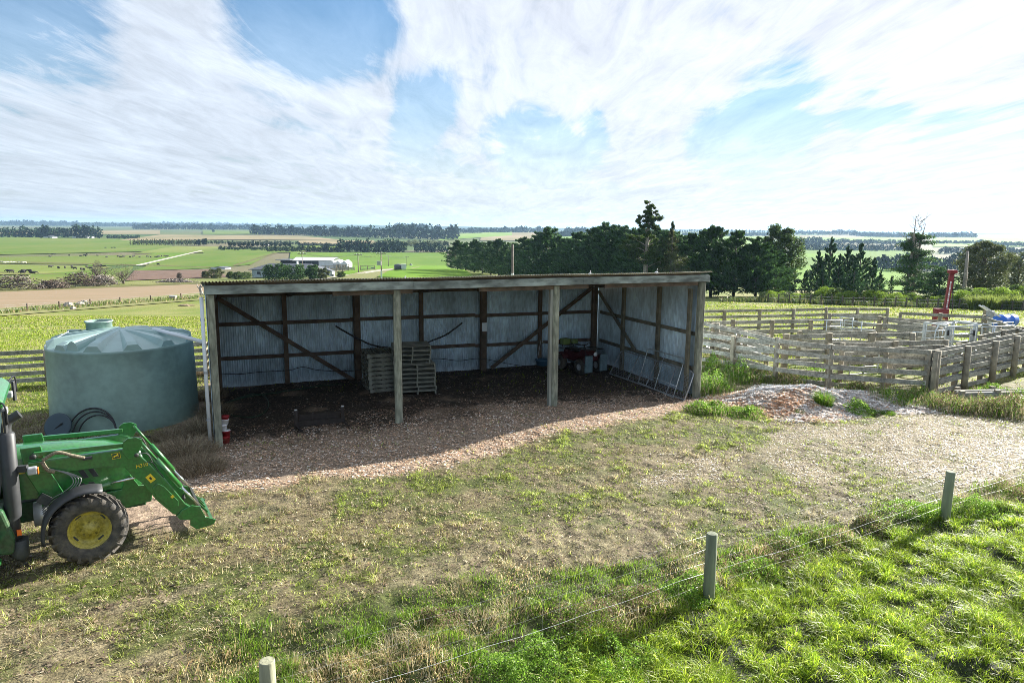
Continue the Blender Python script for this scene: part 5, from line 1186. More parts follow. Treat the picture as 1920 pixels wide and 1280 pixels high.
# ------------------------------------------------------------------ trees
LM = {}
def leafmat(n, c, tr=.25, isl=.45): LM[n] = mat(n, c, .6, spec=.2, nscale=1.1, namt=.35, island=isl, transl=tr, detail=3); return LM[n]
leafmat('conifer_leaf', (.07,.14,.048), .35); leafmat('macro_leaf', (.055,.115,.032), .32); leafmat('pine_leaf', (.05,.11,.04), .32)
leafmat('broad_leaf', (.07,.115,.028), .4); leafmat('bright_leaf', (.20,.30,.035), .5); leafmat('far_leaf', (.026,.048,.024), .05); LM['far_leaf'].node_tree.nodes['Principled BSDF'].inputs['Specular IOR Level'].default_value = 0; leafmat('olive_leaf', (.10,.12,.045), .4); leafmat('poplar_leaf', (.15,.17,.07), .3); leafmat('flax_leaf', (.24,.30,.07), .45)
M['bark'] = mat('bark', (.13,.11,.09), .9, nscale=4, namt=.4, stretch=(1,1,.2)); M['palebark'] = mat('pale_bark', (.30,.26,.22), .9, nscale=4, namt=.4); M['deadwood'] = mat('dead_wood', (.33,.29,.26), .9, nscale=3, namt=.4, island=.3)
def leafquads(P, s, rng, elong=.6, dirv=None):
    n = len(P); u = rng.normal(size=(n,3)) if dirv is None else dirv+rng.normal(0,.35,(n,3)); u /= np.linalg.norm(u, axis=1)[:,None]
    v = rng.normal(size=(n,3)); v -= u*(u*v).sum(1)[:,None]; v /= np.linalg.norm(v, axis=1)[:,None]; s = s[:,None]
    V = np.stack([P-u*s, P-v*s*elong*.6+u*s*.1, P+u*s, P+v*s*elong*.6+u*s*.1], 1).reshape(-1,3)
    return V
def quads(n): i = np.arange(n)*4; return np.stack([i,i+1,i+2,i+3],1)
def conifer_mesh(h, r, n, seed, ls=.22, base=.05, pw=.8, irregular=.35, up=.35, droop=.0, tiers=40, gap=.0):
    """branch sprays: leaf faces strung along limbs, limbs longer low down"""
    g_ = np.random.default_rng(seed); P = []; D = []; per = max(6, n//tiers)
    mb = MB(); 
    mb.tube([(0,0,-.6),(0,0,h*.3),(0,0,h*.7),(0,0,h*.98)], [h*.022,h*.018,h*.009,.01], 7)
    lobes = g_.uniform(1-irregular, 1+irregular*.6, 9)
    for k in range(tiers):
        t = base+(1-base)*((k+.5)/tiers)**.9; a = g_.uniform(0, 2*PI); L = r*(1-t)**pw*(1.12 if t > .12 else .9)*lobes[int(a/(2*PI)*8.99)]*g_.uniform(.75,1.12)+.12*r*(1-t)+.05
        nb = max(1, int(3*(1-t)+1))
        for b in range(nb):
            aa = a+b*2*PI/nb+g_.uniform(-.4,.4); LL = L*g_.uniform(.7,1.1); ns = max(4, int(per/nb*1.0)); s = g_.uniform(.25 if t<.8 else 0, 1, ns)**.7; z = t*h+s*LL*up-droop*LL*s*s+g_.normal(0,.05*h*.35,ns)*(1-s*.5)
            sp = .16*LL*(1.15-s); P.append(np.stack([np.cos(aa)*s*LL+g_.normal(0,1,ns)*sp, np.sin(aa)*s*LL+g_.normal(0,1,ns)*sp, z], 1))
            D.append(np.tile([math.cos(aa)*.8, math.sin(aa)*.8, up+.35], (ns,1)))
            if b == 0 and k % 2 == 0: mb.tube([(0,0,t*h),(math.cos(aa)*LL*.7, math.sin(aa)*LL*.7, t*h+LL*up*.6)], [h*.005*(1-t)+.01,.008], 4)
    P = np.concatenate(P); D = np.concatenate(D); s = ls*g_.uniform(.6,1.3,len(P))
    V = leafquads(P, s, g_, .5, D); return fastmesh('crown', V, [quads(len(P))]), mb.mesh('trunk')
def round_mesh(h, r, n, seed, ls=.25, trunk=.3, clumps=16, sq=1.0, wind=0., tr=.03, sparse=1.0, shape=None):
    g_ = np.random.default_rng(seed); rr_ = random.Random(seed); P = []; mb = MB(); mb.tube([(0,0,-.5),(wind*h*.05,0,h*trunk),(wind*h*.2,0,h*.75)], [h*tr,h*tr*.75,h*tr*.25], 8)
    cs = []
    for k in range(clumps):
        t = (k+.5)/clumps; z = trunk*h+(h*(1-trunk))*(t*.9+.03); rad_ = r*(math.sqrt(max(.05, 1-(2*t-1.0)**2*.9)) if shape is None else shape(t)); a = k*2.4+rr_.uniform(-.4,.4); q = rad_*rr_.uniform(.35,.75)
        c = Vector((math.cos(a)*q+wind*h*.25*t, math.sin(a)*q, z)); cr_ = r*rr_.uniform(.30,.48)*sparse*(1.1-.4*t); cs.append((c, cr_))
        mb.tube([(wind*h*.1*t,0,max(trunk*h*.8, z-h*.18)), c.lerp(Vector((0,0,z)), .5)-Vector((0,0,.1*h*.2)), c], [h*tr*.4,h*tr*.22,.02], 5)
    for c, cr_ in cs:
        m_ = int(n/clumps); d = g_.normal(size=(m_,3)); d /= np.linalg.norm(d, axis=1)[:,None]; q = cr_*g_.uniform(.45,1.12,m_)[:,None]; lump = 1+.25*np.sin(d[:,:1]*5+c.x)*np.cos(d[:,1:2]*6+c.y)
        P.append(np.array(c)[None]+d*q*lump*np.array([1.15,1.15,.72*sq]))
    P = np.concatenate(P); s = ls*g_.uniform(.5,1.25,len(P)); V = leafquads(P, s, g_, .75); return fastmesh('crown', V, [quads(len(P))]), mb.mesh('trunk')
def tree(name, meshes, x, y, sc, rz, label, cat, group, lm, bm=None, dz=0, szs=None):
    cm, tm = meshes; z = Z(x, y); o = empty(name, (x, y, z+dz), rz, label, cat, group); o.scale = (sc, sc, sc) if szs is None else (sc*szs[0], sc*szs[1], sc*szs[2])
    for nm, me, m_ in (('crown', cm, LM[lm]), ('trunk', tm, bm or M['bark'])):
        if not me.materials: me.materials.append(m_)
        link(nm, me, None, o)
    return o
def place(px, py): x, y = gp0(px, py); return x, y
# long shelterbelt behind the shed (far left end to near right end)
CM = [conifer_mesh(10, 3.9, 13000, s, .24, .0, .48, .3, .45, .1, 80) for s in (1,2,3,4,5)]
N_ = 27
eL, eR = Vector((-23.5, 262, 0)), Vector((33.0, 128, 0))
rr = random.Random(21)
for i in range(N_):
    t = i/(N_-1); t = 1-(1-t)**1.0; y = 1/((1-t)/262+t/126); 
    px = 858+(1262-858)*t; py_t = 466-(466-452)*t
    d = raydir(px, 500); x = d[0]/d[1]*y
    # height from the photographed tree tops
    topy = float(np.interp(px, [858,900,960,1000,1025,1045,1100,1130,1150,1180,1230,1262], [458,455,460,448,436,450,446,432,428,432,440,438]))+rr.uniform(-5,5)
    dt = raydir(px, topy); ztop = H+dt[2]/dt[1]*y; zg = Z(x, y); sc = max(.8, (ztop-zg)/9.5)
    lab = ['dark green shelterbelt conifer at the far left end of the row','second conifer from the left end of the dark row'][i] if i < 2 else 'dark conifer behind the shed roof, %s in the shelterbelt counting from its left end' % ['','','third','fourth','fifth','sixth','seventh','eighth','ninth','tenth','eleventh','twelfth','thirteenth','fourteenth','fifteenth','sixteenth','seventeenth','eighteenth','nineteenth','twentieth','twenty-first','twenty-second','twenty-third','twenty-fourth','twenty-fifth','twenty-sixth','twenty-seventh'][i]
    tree('shelterbelt_conifer', CM[(i*3+i//5) % 5], x, y, sc, rr.uniform(0, 6), lab, 'tree', 'shelterbelt trees', 'conifer_leaf', szs=(1.25*(.8+.25*(y/262)), 1.25, 1))
# macrocarpas right of the shed roof: broad, dark, flat topped sprays
MM = [conifer_mesh(10, 4.6, 15000, s, .26, .0, .5, .35, .55, .15, 80) for s in (11,12,13)]
for i, (px, ty, y, lb) in enumerate(((1300,445,118,'broad dark macrocarpa just right of the tall bare trunked pine'), (1335,432,113,'broad dark macrocarpa with a pointed top behind the shed corner'), (1378,440,110,'broad dark macrocarpa right of the pointed one'), (1420,452,108,'lower dark macrocarpa at the right end of the hedge trees'), (1448,470,112,'smallest dark macrocarpa beside the round topped tree'), (1275,452,124,'dark macrocarpa behind the shed roof left of the shed corner'))):
    d = raydir(px, 500); x = d[0]/d[1]*y; dt = raydir(px, ty); sc = (H+dt[2]/dt[1]*y-Z(x, y))/10.0; tree('macrocarpa_tree', MM[i % 3], x, y, sc, i*1.3, lb, 'tree', 'dark macrocarpas', 'macro_leaf', szs=(1.2,1.2,1.03))
# tall pine with bare trunk
def top_of(px, ty, y): d = raydir(px, ty); return d[0]/d[1]*y, H+d[2]/d[1]*y
def tall_pine():
    y = 112; x, zt_ = top_of(1215, 374, y); zg = Z(x, y); h = zt_-zg; g_ = np.random.default_rng(77); mb = MB()
    mb.tube([(0,0,-.5),(.05,0,h*.35),(.1,0,h*.6),(.25,0,h*.98)], [.42,.34,.24,.04], 10); P = []
    cl = [(.0,.97,.55),(.35,.91,.75),(-.2,.87,.7),(-.9,.83,.65),(.9,.86,.9),(1.3,.80,1.0),(.2,.80,.9),(-1.6,.79,.6),(.9,.74,.9),(-.6,.73,.8),(1.5,.72,.6),(.0,.67,.8),(-1.6,.60,1.3),(-2.9,.55,1.2),(.9,.60,1.2),(2.2,.60,1.2),(-.8,.52,1.5),(1.2,.50,1.4),(2.8,.50,1.1),(-2.4,.45,1.1),(.5,.42,1.2),(2.2,.38,1.1),(-.9,.40,.9)]
    for i, (cx_, cz_, cr_) in enumerate(cl):
        cy_ = g_.uniform(-1,1)*(1.6 if cz_ < .65 else .7); c = np.array([cx_*1.0, cy_, cz_*h]); mb.tube([(.08,0,(cz_-.07)*h),(cx_*.5,cy_*.5,(cz_-.03)*h),tuple(c)], [.09,.06,.02], 5)
        for j in range(7):
            dj = g_.normal(size=3); dj /= np.linalg.norm(dj); cj = c+dj*cr_*np.array([.95,.95,.6])*g_.uniform(.4,1.15); rj = cr_*g_.uniform(.22,.48); m_ = int(900*rj**1.3)+60; d = g_.normal(size=(m_,3)); d /= np.linalg.norm(d, axis=1)[:,None]
            P.append(cj+d*rj*g_.uniform(.1,1.15,m_)[:,None]*np.array([1.15,1.15,.75])); mb.tube([tuple(c), tuple(cj)], [.03,.01], 3)
    P = np.concatenate(P); V = leafquads(P, .13*g_.uniform(.5,1.4,len(P)), g_, .6)
    o = empty('tall_pine', (x, y, zg), 0, 'tallest tree, an old pine with a bare pale trunk rising above the dark hedge', 'tree'); link('crown', fastmesh('crown', V, [quads(len(P))]), LM['olive_leaf'] if 0 else LM['broad_leaf'], o); link('trunk', mb.mesh('trunk'), M['palebark'], o)
    for k, (dx, hh) in enumerate(((.0, 0),)): pass
tall_pine()
for px, ty, y, lb, s, w in ((1262,418,112,'thin ragged conifer with a forked dead top right of the tall pine',31,.8),):
    x, z_ = top_of(px, ty, y); sc = (z_-Z(x, y))/10; tree('ragged_conifer', conifer_mesh(10, 2.2, 6000, s, .17, .02, .7, .5, .3, .2, 60), x, y, sc, 1, lb, 'tree', None, 'olive_leaf')
# light twiggy branch patch at (1270,500)
x, z_ = top_of(1272, 470, 107); tree('pale_shrub_tree', round_mesh(5.5, 2.0, 2600, 41, .12, .1, 10, 1, 0), x, 107, (z_-Z(x,107))/5.5, 0, 'thin olive tree in front of the dark hedge below the forked top', 'tree', None, 'olive_leaf')
# round topped tree
x, z_ = top_of(1464, 421, 120); tree('broadleaf_tree', round_mesh(10, 3.0, 15000, 45, .17, .28, 20, 1.1, 0, .035, 1.0, lambda t: 1.15*math.sqrt(max(.06, 1-(t-.30)**2*1.9))), x, 120, (z_-Z(x,120))/10, .4, 'round dense brown green tree standing above the right end of the hedge', 'tree', None, 'broad_leaf')
# young pine cluster
PM_ = [conifer_mesh(9, 2.4, 7000, s, .19, .0, .85, .45, .7, .0, 60) for s in (51,52,53)]
for i, (px, ty, y, lb) in enumerate(((1560,447,112,'tallest young pine, the spire of the clump right of the gap'), (1592,462,110,'young pine with pointed top in the middle of the clump'), (1616,458,110,'slim young pine spire right of the middle of the clump'), (1536,470,110,'young pine at the left of the clump'), (1512,508,106,'low young pine at the left foot of the clump'), (1640,484,108,'young pine at the right side of the clump'), (1575,478,106,'shorter young pine in front of the tallest spire'), (1652,508,106,'low rounded young pine at the right foot of the clump'), (1604,490,104,'shorter young pine at the front of the clump'), (1545,498,103,'bushy young pine at the front left of the clump'))):
    x, z_ = top_of(px, ty, y); h_ = z_-Z(x, y); tree('young_pine', PM_[i % 3], x, y, h_/9, i*1.7, lb, 'tree', 'young pines', 'pine_leaf', szs=(1.0,1.0,1))
# half dead macrocarpa with tiered flat sprays
def tiered():
    y = 98; x, zt_ = top_of(1718, 404, y); zg = Z(x, y)-.3; h = zt_-zg; g_ = np.random.default_rng(88); mb = MB(); mb.tube([(0,0,-.3),(-.2,0,h*.3),(-.05,0,h*.65),(.0,0,h*.99)], [.40,.3,.16,.03], 8); mb.tube([(.2,0,-.3),(.7,.2,h*.3),(1.0,.1,h*.7),(1.5,.1,h*.92)], [.32,.22,.12,.03], 8); P = []
    for k in range(34):
        a = g_.uniform(0, 2*PI); t = g_.uniform(.60,.98); L = g_.uniform(.7,1.9)*(1.25-t)*2.2; p = Vector((g_.uniform(-.2,1.2)*t, 0, t*h)); q = p+Vector((math.cos(a)*L, math.sin(a)*L, L*g_.uniform(.3,.8))); mb.tube([p, p.lerp(q,.5)+Vector((0,0,-.08)), q], [.045,.03,.010], 4)
        for _ in range(2): mb.tube([p.lerp(q,.6), q+Vector((g_.uniform(-.5,.5), g_.uniform(-.5,.5), g_.uniform(-.1,.5)))], [.02,.008], 3)
    for k in range(30):
        t = .16+.62*k/30; L = (3.6 if t < .5 else 2.8)*g_.uniform(.55,1.1)*(1.15-t*.7); a = g_.uniform(0, 2*PI); c = np.array([.4+math.cos(a)*L*.62, math.sin(a)*L*.62, t*h+.3]); m_ = 420; d = g_.normal(size=(m_,3)); P.append(c+d*np.array([L*.30, L*.30, .13])); mb.tube([(.3,0,t*h-.3), tuple(c)], [.07,.02], 4)
    P = np.concatenate(P); V = leafquads(P, .16*g_.uniform(.5,1.3,len(P)), g_, .6)
    o = empty('half_dead_tree', (x, y, zg), 0, 'half dead tree with bare grey top and flat tiers of dark leaves', 'tree'); link('crown', fastmesh('crown', V, [quads(len(P))]), LM['macro_leaf'], o); link('trunk', mb.mesh('trunk'), M['palebark'], o)
tiered()
x, z_ = top_of(1850, 449, 96); tree('windswept_tree', round_mesh(10, 4.4, 16000, 91, .17, .18, 26, .85, .15, .035, .85), x, 96, (z_-Z(x,96))/10, .2, 'wide spreading tree with open branches near the right edge', 'tree', None, 'olive_leaf', szs=(1.0,1,1))
x, z_ = top_of(1915, 470, 110); tree('windswept_tree', round_mesh(9, 3.5, 6000, 92, .2, .15, 16, .9, .1), x, 110, (z_-Z(x,110))/9, .2, 'olive tree behind the flax at the right edge', 'tree', None, 'olive_leaf')
x, z_ = top_of(1765, 500, 92); tree('dark_bush_tree', round_mesh(5, 2.4, 5200, 93, .15, .05, 12, .8), x, 92, (z_-Z(x,92))/5, 0, 'dark leafy bush behind the red post driver', 'tree', None, 'macro_leaf')
x, z_ = top_of(1715, 520, 90); tree('dark_bush_tree', round_mesh(5, 2.6, 5200, 94, .15, .05, 12, .7), x, 90, (z_-Z(x,90))/5, 0, 'dark bush under the half dead tree', 'tree', None, 'macro_leaf')
x, z_ = top_of(1673, 518, 100); tree('small_conifer', conifer_mesh(5, 1.0, 1800, 95, .14, .0, .8, .3, .4, 0, 36), x, 100, (z_-Z(x,100))/5, 0, 'small lone dark conifer left of the half dead tree', 'tree', None, 'macro_leaf')
x, z_ = top_of(1480, 507, 135); tree('small_round_bush', round_mesh(4, 2.0, 3000, 96, .16, .05, 10, .8), x, 135, (z_-Z(x,135))/4, 0, 'small grey green bush alone in the field gap', 'bush', None, 'far_leaf')
# ivy covered pole by the right trees
x, z_ = top_of(1815, 471, 88); o = empty('dead_trunk', (x, 88, Z(x,88)), 0, 'bare grey dead trunk standing left of the spreading tree', 'tree trunk'); h_ = z_-Z(x,88); mb = MB(); mb.tube([(0,0,-.3),(.05,0,h_*.5),(-.05,0,h_)], [.26,.22,.14], 9); o2 = mb.build('trunk', M['palebark'], o); mb = MB(); rr = random.Random(3)
for k in range(16): z1 = h_*(.3+.65*k/16); a = rr.uniform(0,6.28); mb.tube([(0,0,z1),(math.cos(a)*.5,math.sin(a)*.3,z1+.1)], [.03,.01], 4)
mb.build('snapped_branch', M['palebark'], o)
# hedge of gorse and scrub along the paddock fence, bright tops, flax at the right
rr = random.Random(31); BM = [round_mesh(2.6, 1.9, 4200, s, .10, .02, 12, .75, 0, .03, 1.05) for s in (101,102,103,104)]
BG = [round_mesh(2.4, 1.7, 3600, s, .09, .02, 11, .75, 0, .03, 1.05) for s in (111,112)]
FLX = None
def flax_mesh(seed):
    r = np.random.default_rng(seed); n = 420; a = r.uniform(0,2*PI,n); q = .5*r.uniform(0,1,n); P = np.stack([q*np.cos(a), q*np.sin(a), 0*q-.1], 1)
    return blade_mesh('flax', P, r.uniform(1.1,2.3,n), r.uniform(.07,.11,n), a, r.uniform(.1,.8,n), np.tile([.2,.25,.06],(n,1)), r)
FL = [flax_mesh(1), flax_mesh(2)]
for m_ in FL: m_.materials.append(LM['flax_leaf'])
hn = 0; words = ['left end of the scrub hedge','hedge below the round topped tree','hedge in the field gap','hedge below the young pines left side','hedge under the tallest young pine','hedge in front of the young pines','hedge right of the young pines','hedge left of the small lone conifer','hedge below the small lone conifer','hedge before the half dead tree','hedge under the half dead tree','hedge left of the red mast','hedge behind the red mast','hedge right of the red mast','hedge below the dead trunk','hedge below the spreading tree','hedge before the flax','hedge at the right edge']
for i in range(36):
    px = 1436+i*14.5+rr.uniform(-4,4); y = float(np.interp(px, [1430,1600,1920], [96,88,78]))+rr.uniform(-1.0,2.5)
    ty = float(np.interp(px, [1430,1470,1500,1545,1600,1650,1700,1760,1800,1850,1920], [548,540,560,538,545,540,548,556,545,540,536]))+rr.uniform(-3,6)
    x, z_ = top_of(px, ty, y); zg = Z(x, y); bright = i % 3 != 0; w = words[min(17, i//2)]
    sc = max(.5, (z_-zg)/2.5)
    tree('hedge_bush', (BM[i % 4] if not bright else BG[i % 2]), x, y, sc, rr.uniform(0,6), ('bright green' if bright else 'dark green')+' scrub bush, '+('left' if i % 2 == 0 else 'right')+' of two in the '+w, 'bush', 'scrub bushes along the hedge', 'bright_leaf' if bright else 'broad_leaf', szs=(1.15,1,1))
for i in range(9):
    px = 1832+i*13; y = 76+rr.uniform(-.5,1); x, z_ = top_of(px, 545, y); o = link('flax_bush', FL[i % 2], None, None, (x, y, Z(x,y)-.1)); s_ = max(.8,(z_-Z(x,y))/2.2); o.scale = (s_,)*3; o.rotation_euler = (0,0,i)
    tagp(o, 'upright spiky flax bush, %s from the left in the flax row' % ['first','second','third','fourth','fifth','sixth','seventh','eighth','ninth'][i], 'flax', 'flax bushes at the right')
# dark post and wire fence at the hedge foot (a long thing)
hf = empty('hedge_fence', (0,0,0), 0, 'post and wire fence at the dark foot of the scrub hedge', 'fence'); pts = []
for i in range(26):
    px = 1440+i*20; y = float(np.interp(px, [1430,1600,1920], [92,84.5,74.5])); d = raydir(px, 560); x = d[0]/d[1]*y; pts.append(Vector((x, y, Z(x,y)))); MB().box((x, y, Z(x,y)+.5), (.12,.12,1.3)).build('post', M['bark'], hf)
for h_ in (.3,.6,.95): MB().tube([p+Vector((0,0,h_)) for p in pts], .012, 3).build('wire', M['galvdull'], hf)
# rough grass skirt below the hedge
blades('hedge_grass', 42000, (28, 62, 70, 100), lambda x,y: (np.abs(y-np.interp(x/np.maximum(y,1)*1.0, [.35,.48,.74], [94,86,76])) < 1.7)*1., lambda x,y,r: r.uniform(.3,.9,len(x)), lambda x,y,r: r.uniform(.04,.09,len(x)), lambda x,y,r: mixc(x, r, [(.05,.08,.02),(.10,.13,.04),(.16,.14,.07)], [4,2,1]), (.1,.7), 41)
# ------------------------------------------------------------------ far fields: thin sheets laid on the terrain
def fieldmat(n, c, c2=None, sc=.02, st=(1,1,1), amt=.25): return mat(n, c, .95, spec=.1, nscale=sc, namt=amt, base2=c2, stretch=st, detail=6)
FMt = {'bright': fieldmat('bright_pasture', (.105,.215,.012), (.14,.24,.02), sc=.06), 'green': fieldmat('green_pasture', (.085,.15,.018), (.14,.17,.04), .02, (1,.3,1)), 'pale': fieldmat('pale_pasture', (.19,.21,.06), (.12,.17,.03), .02, (1,.3,1)),
       'brown': fieldmat('ploughed_soil', (.27,.20,.135), (.23,.18,.11), .25, (.3,2,1)), 'dark': fieldmat('dark_soil', (.15,.10,.075), sc=.2), 'tan': fieldmat('tan_stubble', (.28,.22,.13), (.17,.16,.08), .01, (1,.3,1)), 'road': fieldmat('gravel_road_surface', (.48,.44,.38), sc=.5), 'drain': fieldmat('drain_bank', (.09,.09,.035), (.14,.14,.05), .3), 'mid': fieldmat('mid_pasture', (.085,.165,.014), (.12,.19,.025), .04, (1,.5,1))}
FMt['hill'] = fieldmat('hill_pasture', (.15,.25,.035), (.20,.27,.07), .01, (1,.4,1))
FMt['rough'] = fieldmat('rough_grass', (.26,.23,.12), (.14,.18,.05), .8)
lift = [0.05]
def field(name, corners, m_, n=26, lab=None, extra=.0, raw=False, pix=False):
    W_ = [Vector((*gp0(a, b), 0)) for a, b in corners] if not raw else [Vector((a, b, 0)) for a, b in corners]
    lift[0] += .004; V = []
    si, ti = np.meshgrid(np.arange(n+1)/n, np.arange(n+1)/n, indexing='ij'); w = [np.array(q)[:2] for q in W_]
    si, ti = si.ravel()[:,None], ti.ravel()[:,None]; p = (w[0]*(1-si)+w[1]*si)*(1-ti)+(w[3]*(1-si)+w[2]*si)*ti
    if pix:
        c_ = [np.array(q, float) for q in corners]; pp = (c_[0]*(1-si)+c_[1]*si)*(1-ti)+(c_[3]*(1-si)+c_[2]*si)*ti; p = np.array([gp0(*q) for q in pp])
    V = np.column_stack([p, zt(p[:,0], p[:,1])+lift[0]+.0006*np.hypot(p[:,0], p[:,1])+extra])
    F = [[i*(n+1)+j, (i+1)*(n+1)+j, (i+1)*(n+1)+j+1, i*(n+1)+j+1] for i in range(n) for j in range(n)]
    o = link(name, fastmesh(name, np.array(V), [np.array(F)], True), FMt[m_]); tagp(o, kind='structure'); return o
# left: brown cultivated block, strips, valley paddocks
field('ploughed_field', [(-500,628),(-500,566),(392,532),(392,560)], 'brown', 40, pix=True)
field('rough_strip', [(-500,634),(-500,618),(392,549),(392,562)], 'rough', 40, pix=True)
field('bank', [(-500,568),(-500,563),(600,522),(600,525)], 'drain', 30, pix=True)
field('dark_field', [(236,527),(252,508),(400,506),(430,520)], 'dark')
field('pasture', [(250,508),(300,480),(520,470),(470,497)], 'green')
field('pasture', [(150,500),(258,497),(382,470),(300,474)], 'mid', lab=0)
field('pasture', [(-60,494),(-60,484),(320,478),(250,498)], 'green')
field('pasture', [(-60,516),(-60,495),(210,501),(80,516)], 'pale')
field('pasture', [(0,536),(60,515),(250,500),(225,530)], 'green')
field('pasture', [(-80,480),(-80,444),(235,449),(380,470)], 'green')
field('pasture', [(250,476),(330,462),(560,468),(540,474)], 'pale')
field('drain', [(-60,492),(-60,489),(258,497),(258,498.5)], 'drain')
field('drain', [(258,498.5),(258,497),(420,502),(420,503.5)], 'drain')
field('drain', [(0,513),(0,511),(150,516),(150,517)], 'drain')
field('farm_road', [(262,499),(254,498),(378,470),(380,471)], 'road')
field('farm_road', [(440,500),(436,498),(520,473),(523,474)], 'drain')
field('pasture', [(540,500),(545,474),(838,474),(838,500)], 'mid')
field('pasture', [(640,520),(660,499),(838,499),(900,530)], 'bright')
field('pasture', [(640,545),(700,524),(900,521),(900,545)], 'bright')
field('pasture', [(380,478),(385,468),(600,464),(560,474)], 'green')
field('tan_field', [(560,459),(560,452),(700,452),(712,458)], 'tan')
field('pasture', [(560,470),(565,459),(650,459),(640,470)], 'green')
field('tan_field', [(0,441),(0,434),(300,433),(300,440)], 'tan')
field('tan_field', [(220,452),(300,441),(560,443),(640,451)], 'tan')
field('pasture', [(380,440),(380,433),(560,434),(560,440)], 'green')
field('gravel_track', [(560,528),(640,520),(735,506),(600,526)], 'road', 16)
field('gravel_track', [(640,521),(640,518.5),(735,505.5),(738,507)], 'road', 16)
field('rough_bank', [(590,534),(640,521),(790,500),(690,530)], 'rough', 16)
# right side
field('pasture', [(1080,470),(1085,446),(1180,440),(1180,470)], 'hill')
field('tan_field', [(900,452),(905,436),(1040,436),(1040,452)], 'tan')
field('pasture', [(820,452),(840,441),(960,434),(960,442)], 'hill')
field('pasture', [(1045,447),(1045,439),(1180,439),(1180,448)], 'hill')
field('pasture', [(1280,462),(1280,442),(1440,444),(1440,462)], 'hill')
field('pasture', [(1480,500),(1480,462),(1720,470),(1800,500)], 'mid')
field('pasture', [(1475,545),(1482,500),(1700,498),(1740,540)], 'bright')
field('pasture', [(1480,484),(1480,476),(1600,478),(1600,484)], 'bright', extra=.2)
field('pasture', [(1480,457),(1480,444),(1700,446),(1700,456)], 'hill')
field('pasture', [(1750,464),(1750,446),(1960,448),(1960,464)], 'hill')
field('tan_field', [(1500,447),(1500,442.5),(1620,443.5),(1620,447)], 'tan')
field('pasture', [(1640,545),(1650,520),(1800,520),(1800,550)], 'bright')
# ------------------------------------------------------------------ far woods, each belt one mass
def belt(px0, px1, py, hpx, seed, label, n=None, m_='far_leaf', depth=.06, jit=.35, cat='wood', stretch=1.0):
    """far wood reading as one mass: leaf clumps over a run of crowns"""
    g_ = np.random.default_rng(seed); W0 = np.array(gp0(px0, py[0])); W1 = np.array(gp0(px1, py[1])); D = (np.hypot(*W0)+np.hypot(*W1))/2; h = hpx/FPX*D
    L = np.hypot(*(W1-W0)); nt = int(min(110, max(8, L/(h*.26)))); P = []; S = []
    for k in range(nt):
        t = (k+g_.uniform(.1,.9))/nt; c = W0+(W1-W0)*t; c = c*(1+g_.uniform(0, depth)); hh = h*g_.uniform(1-jit, 1.05); zb = float(zbase(*c)); r = hh*g_.uniform(.28,.42)*stretch; m2 = 110
        d = g_.normal(size=(m2,3)); d /= np.linalg.norm(d, axis=1)[:,None]; q = g_.uniform(.55,1.08,m2)[:,None]; P.append(np.array([c[0], c[1], zb+hh*.5])+d*q*np.array([r, r, hh*.52])); S.append(np.full(m2, hh*.13))
    P = np.concatenate(P); S = np.concatenate(S)*g_.uniform(.6,1.2,len(P)); V = leafquads(P, S, g_, .9); o = link('tree_belt', fastmesh('tree_belt', V, [quads(len(P))]), LM[m_]); tagp(o, label, cat, None, 'stuff'); return o
bl = [(0,78,(446,446),12,'dark wood at the far left beyond the big paddock'),(70,190,(446,447),14,'darker wood right of the first at the left'),(630,762,(474,474),17,'dark trimmed shelterbelt across the valley'),(778,838,(474,475),14,'dark shelterbelt just left of the hedge trees'),(-20,150,(423,424),6,'blue distant wood on the left horizon'),(140,420,(425,426),5,'thin distant wood along the left horizon'),(250,480,(430,431),7,'long far wood left of centre'),(470,590,(440,442),12,'far wood below the left centre horizon'),(590,700,(443,446),14,'far wood at the centre of the valley'),(700,860,(447,450),18,'big dark wood on the valley side'),(740,800,(432,433),9,'tall trees on the hill top behind the big wood'),(850,900,(437,437),9,'hilltop pines left of the tan field'),(900,935,(437,437),9,'second hilltop pine block'),(935,990,(437,437),11,'third hilltop pine block'),(993,1040,(437,437),11,'fourth hilltop pine block'),(1035,1075,(446,444),10,'wood on the hill slope'),(1060,1175,(440,440),12,'long wood on the hill crest'),(560,700,(462,466),5,'low scrub along the valley river'),(700,840,(462,462),8,'pale scrub beyond the trimmed shelterbelt'),(1280,1440,(443,443),6,'low wood on the hill behind the hedge'),(1480,1560,(441,441),5,'hill crest trees right of the round tree'),(1560,1606,(441,442),8,'taller hill crest pine block'),(1606,1720,(444,446),7,'long hill crest wood'),(1490,1540,(460,460),11,'dark wood below the hill crest'),(1540,1700,(458,460),7,'wood strip on the hill flank'),(1500,1700,(470,472),11,'scrubby valley wood below the hill'),(1640,1920,(508,510),26,'dark pine wood behind the right hand trees'),(1740,1800,(445,446),7,'hilltop trees right of the half dead tree'),(1780,1830,(446,447),9,'hilltop round trees'),(1750,1860,(458,458),5,'trees across the right slope'),(1860,1920,(462,463),7,'trees at the right edge of the slope'),(1760,1920,(476,480),11,'valley trees at the far right'),(250,560,(458,459),4,'scrub strip in the left valley'),(410,500,(470,470),5,'scrub beside the distant track'),(500,640,(473,473),7,'scrub before the far barn paddock'),(200,260,(448,448),4,'low scrub right of the dark wood'),(1100,1240,(428,428),5,'far blue ridge wood behind the hedge'),(1250,1700,(437,439),4,'far blue ridge wood at the right'),(300,760,(424,428),4,'furthest blue wood along the horizon')]
for i, (a, b, c, h_, lb) in enumerate(bl): belt(a, b, c, h_*(1.45 if a < 850 else 1.12), 800+i, lb, m_='poplar_leaf' if 'pale' in lb else 'far_leaf')
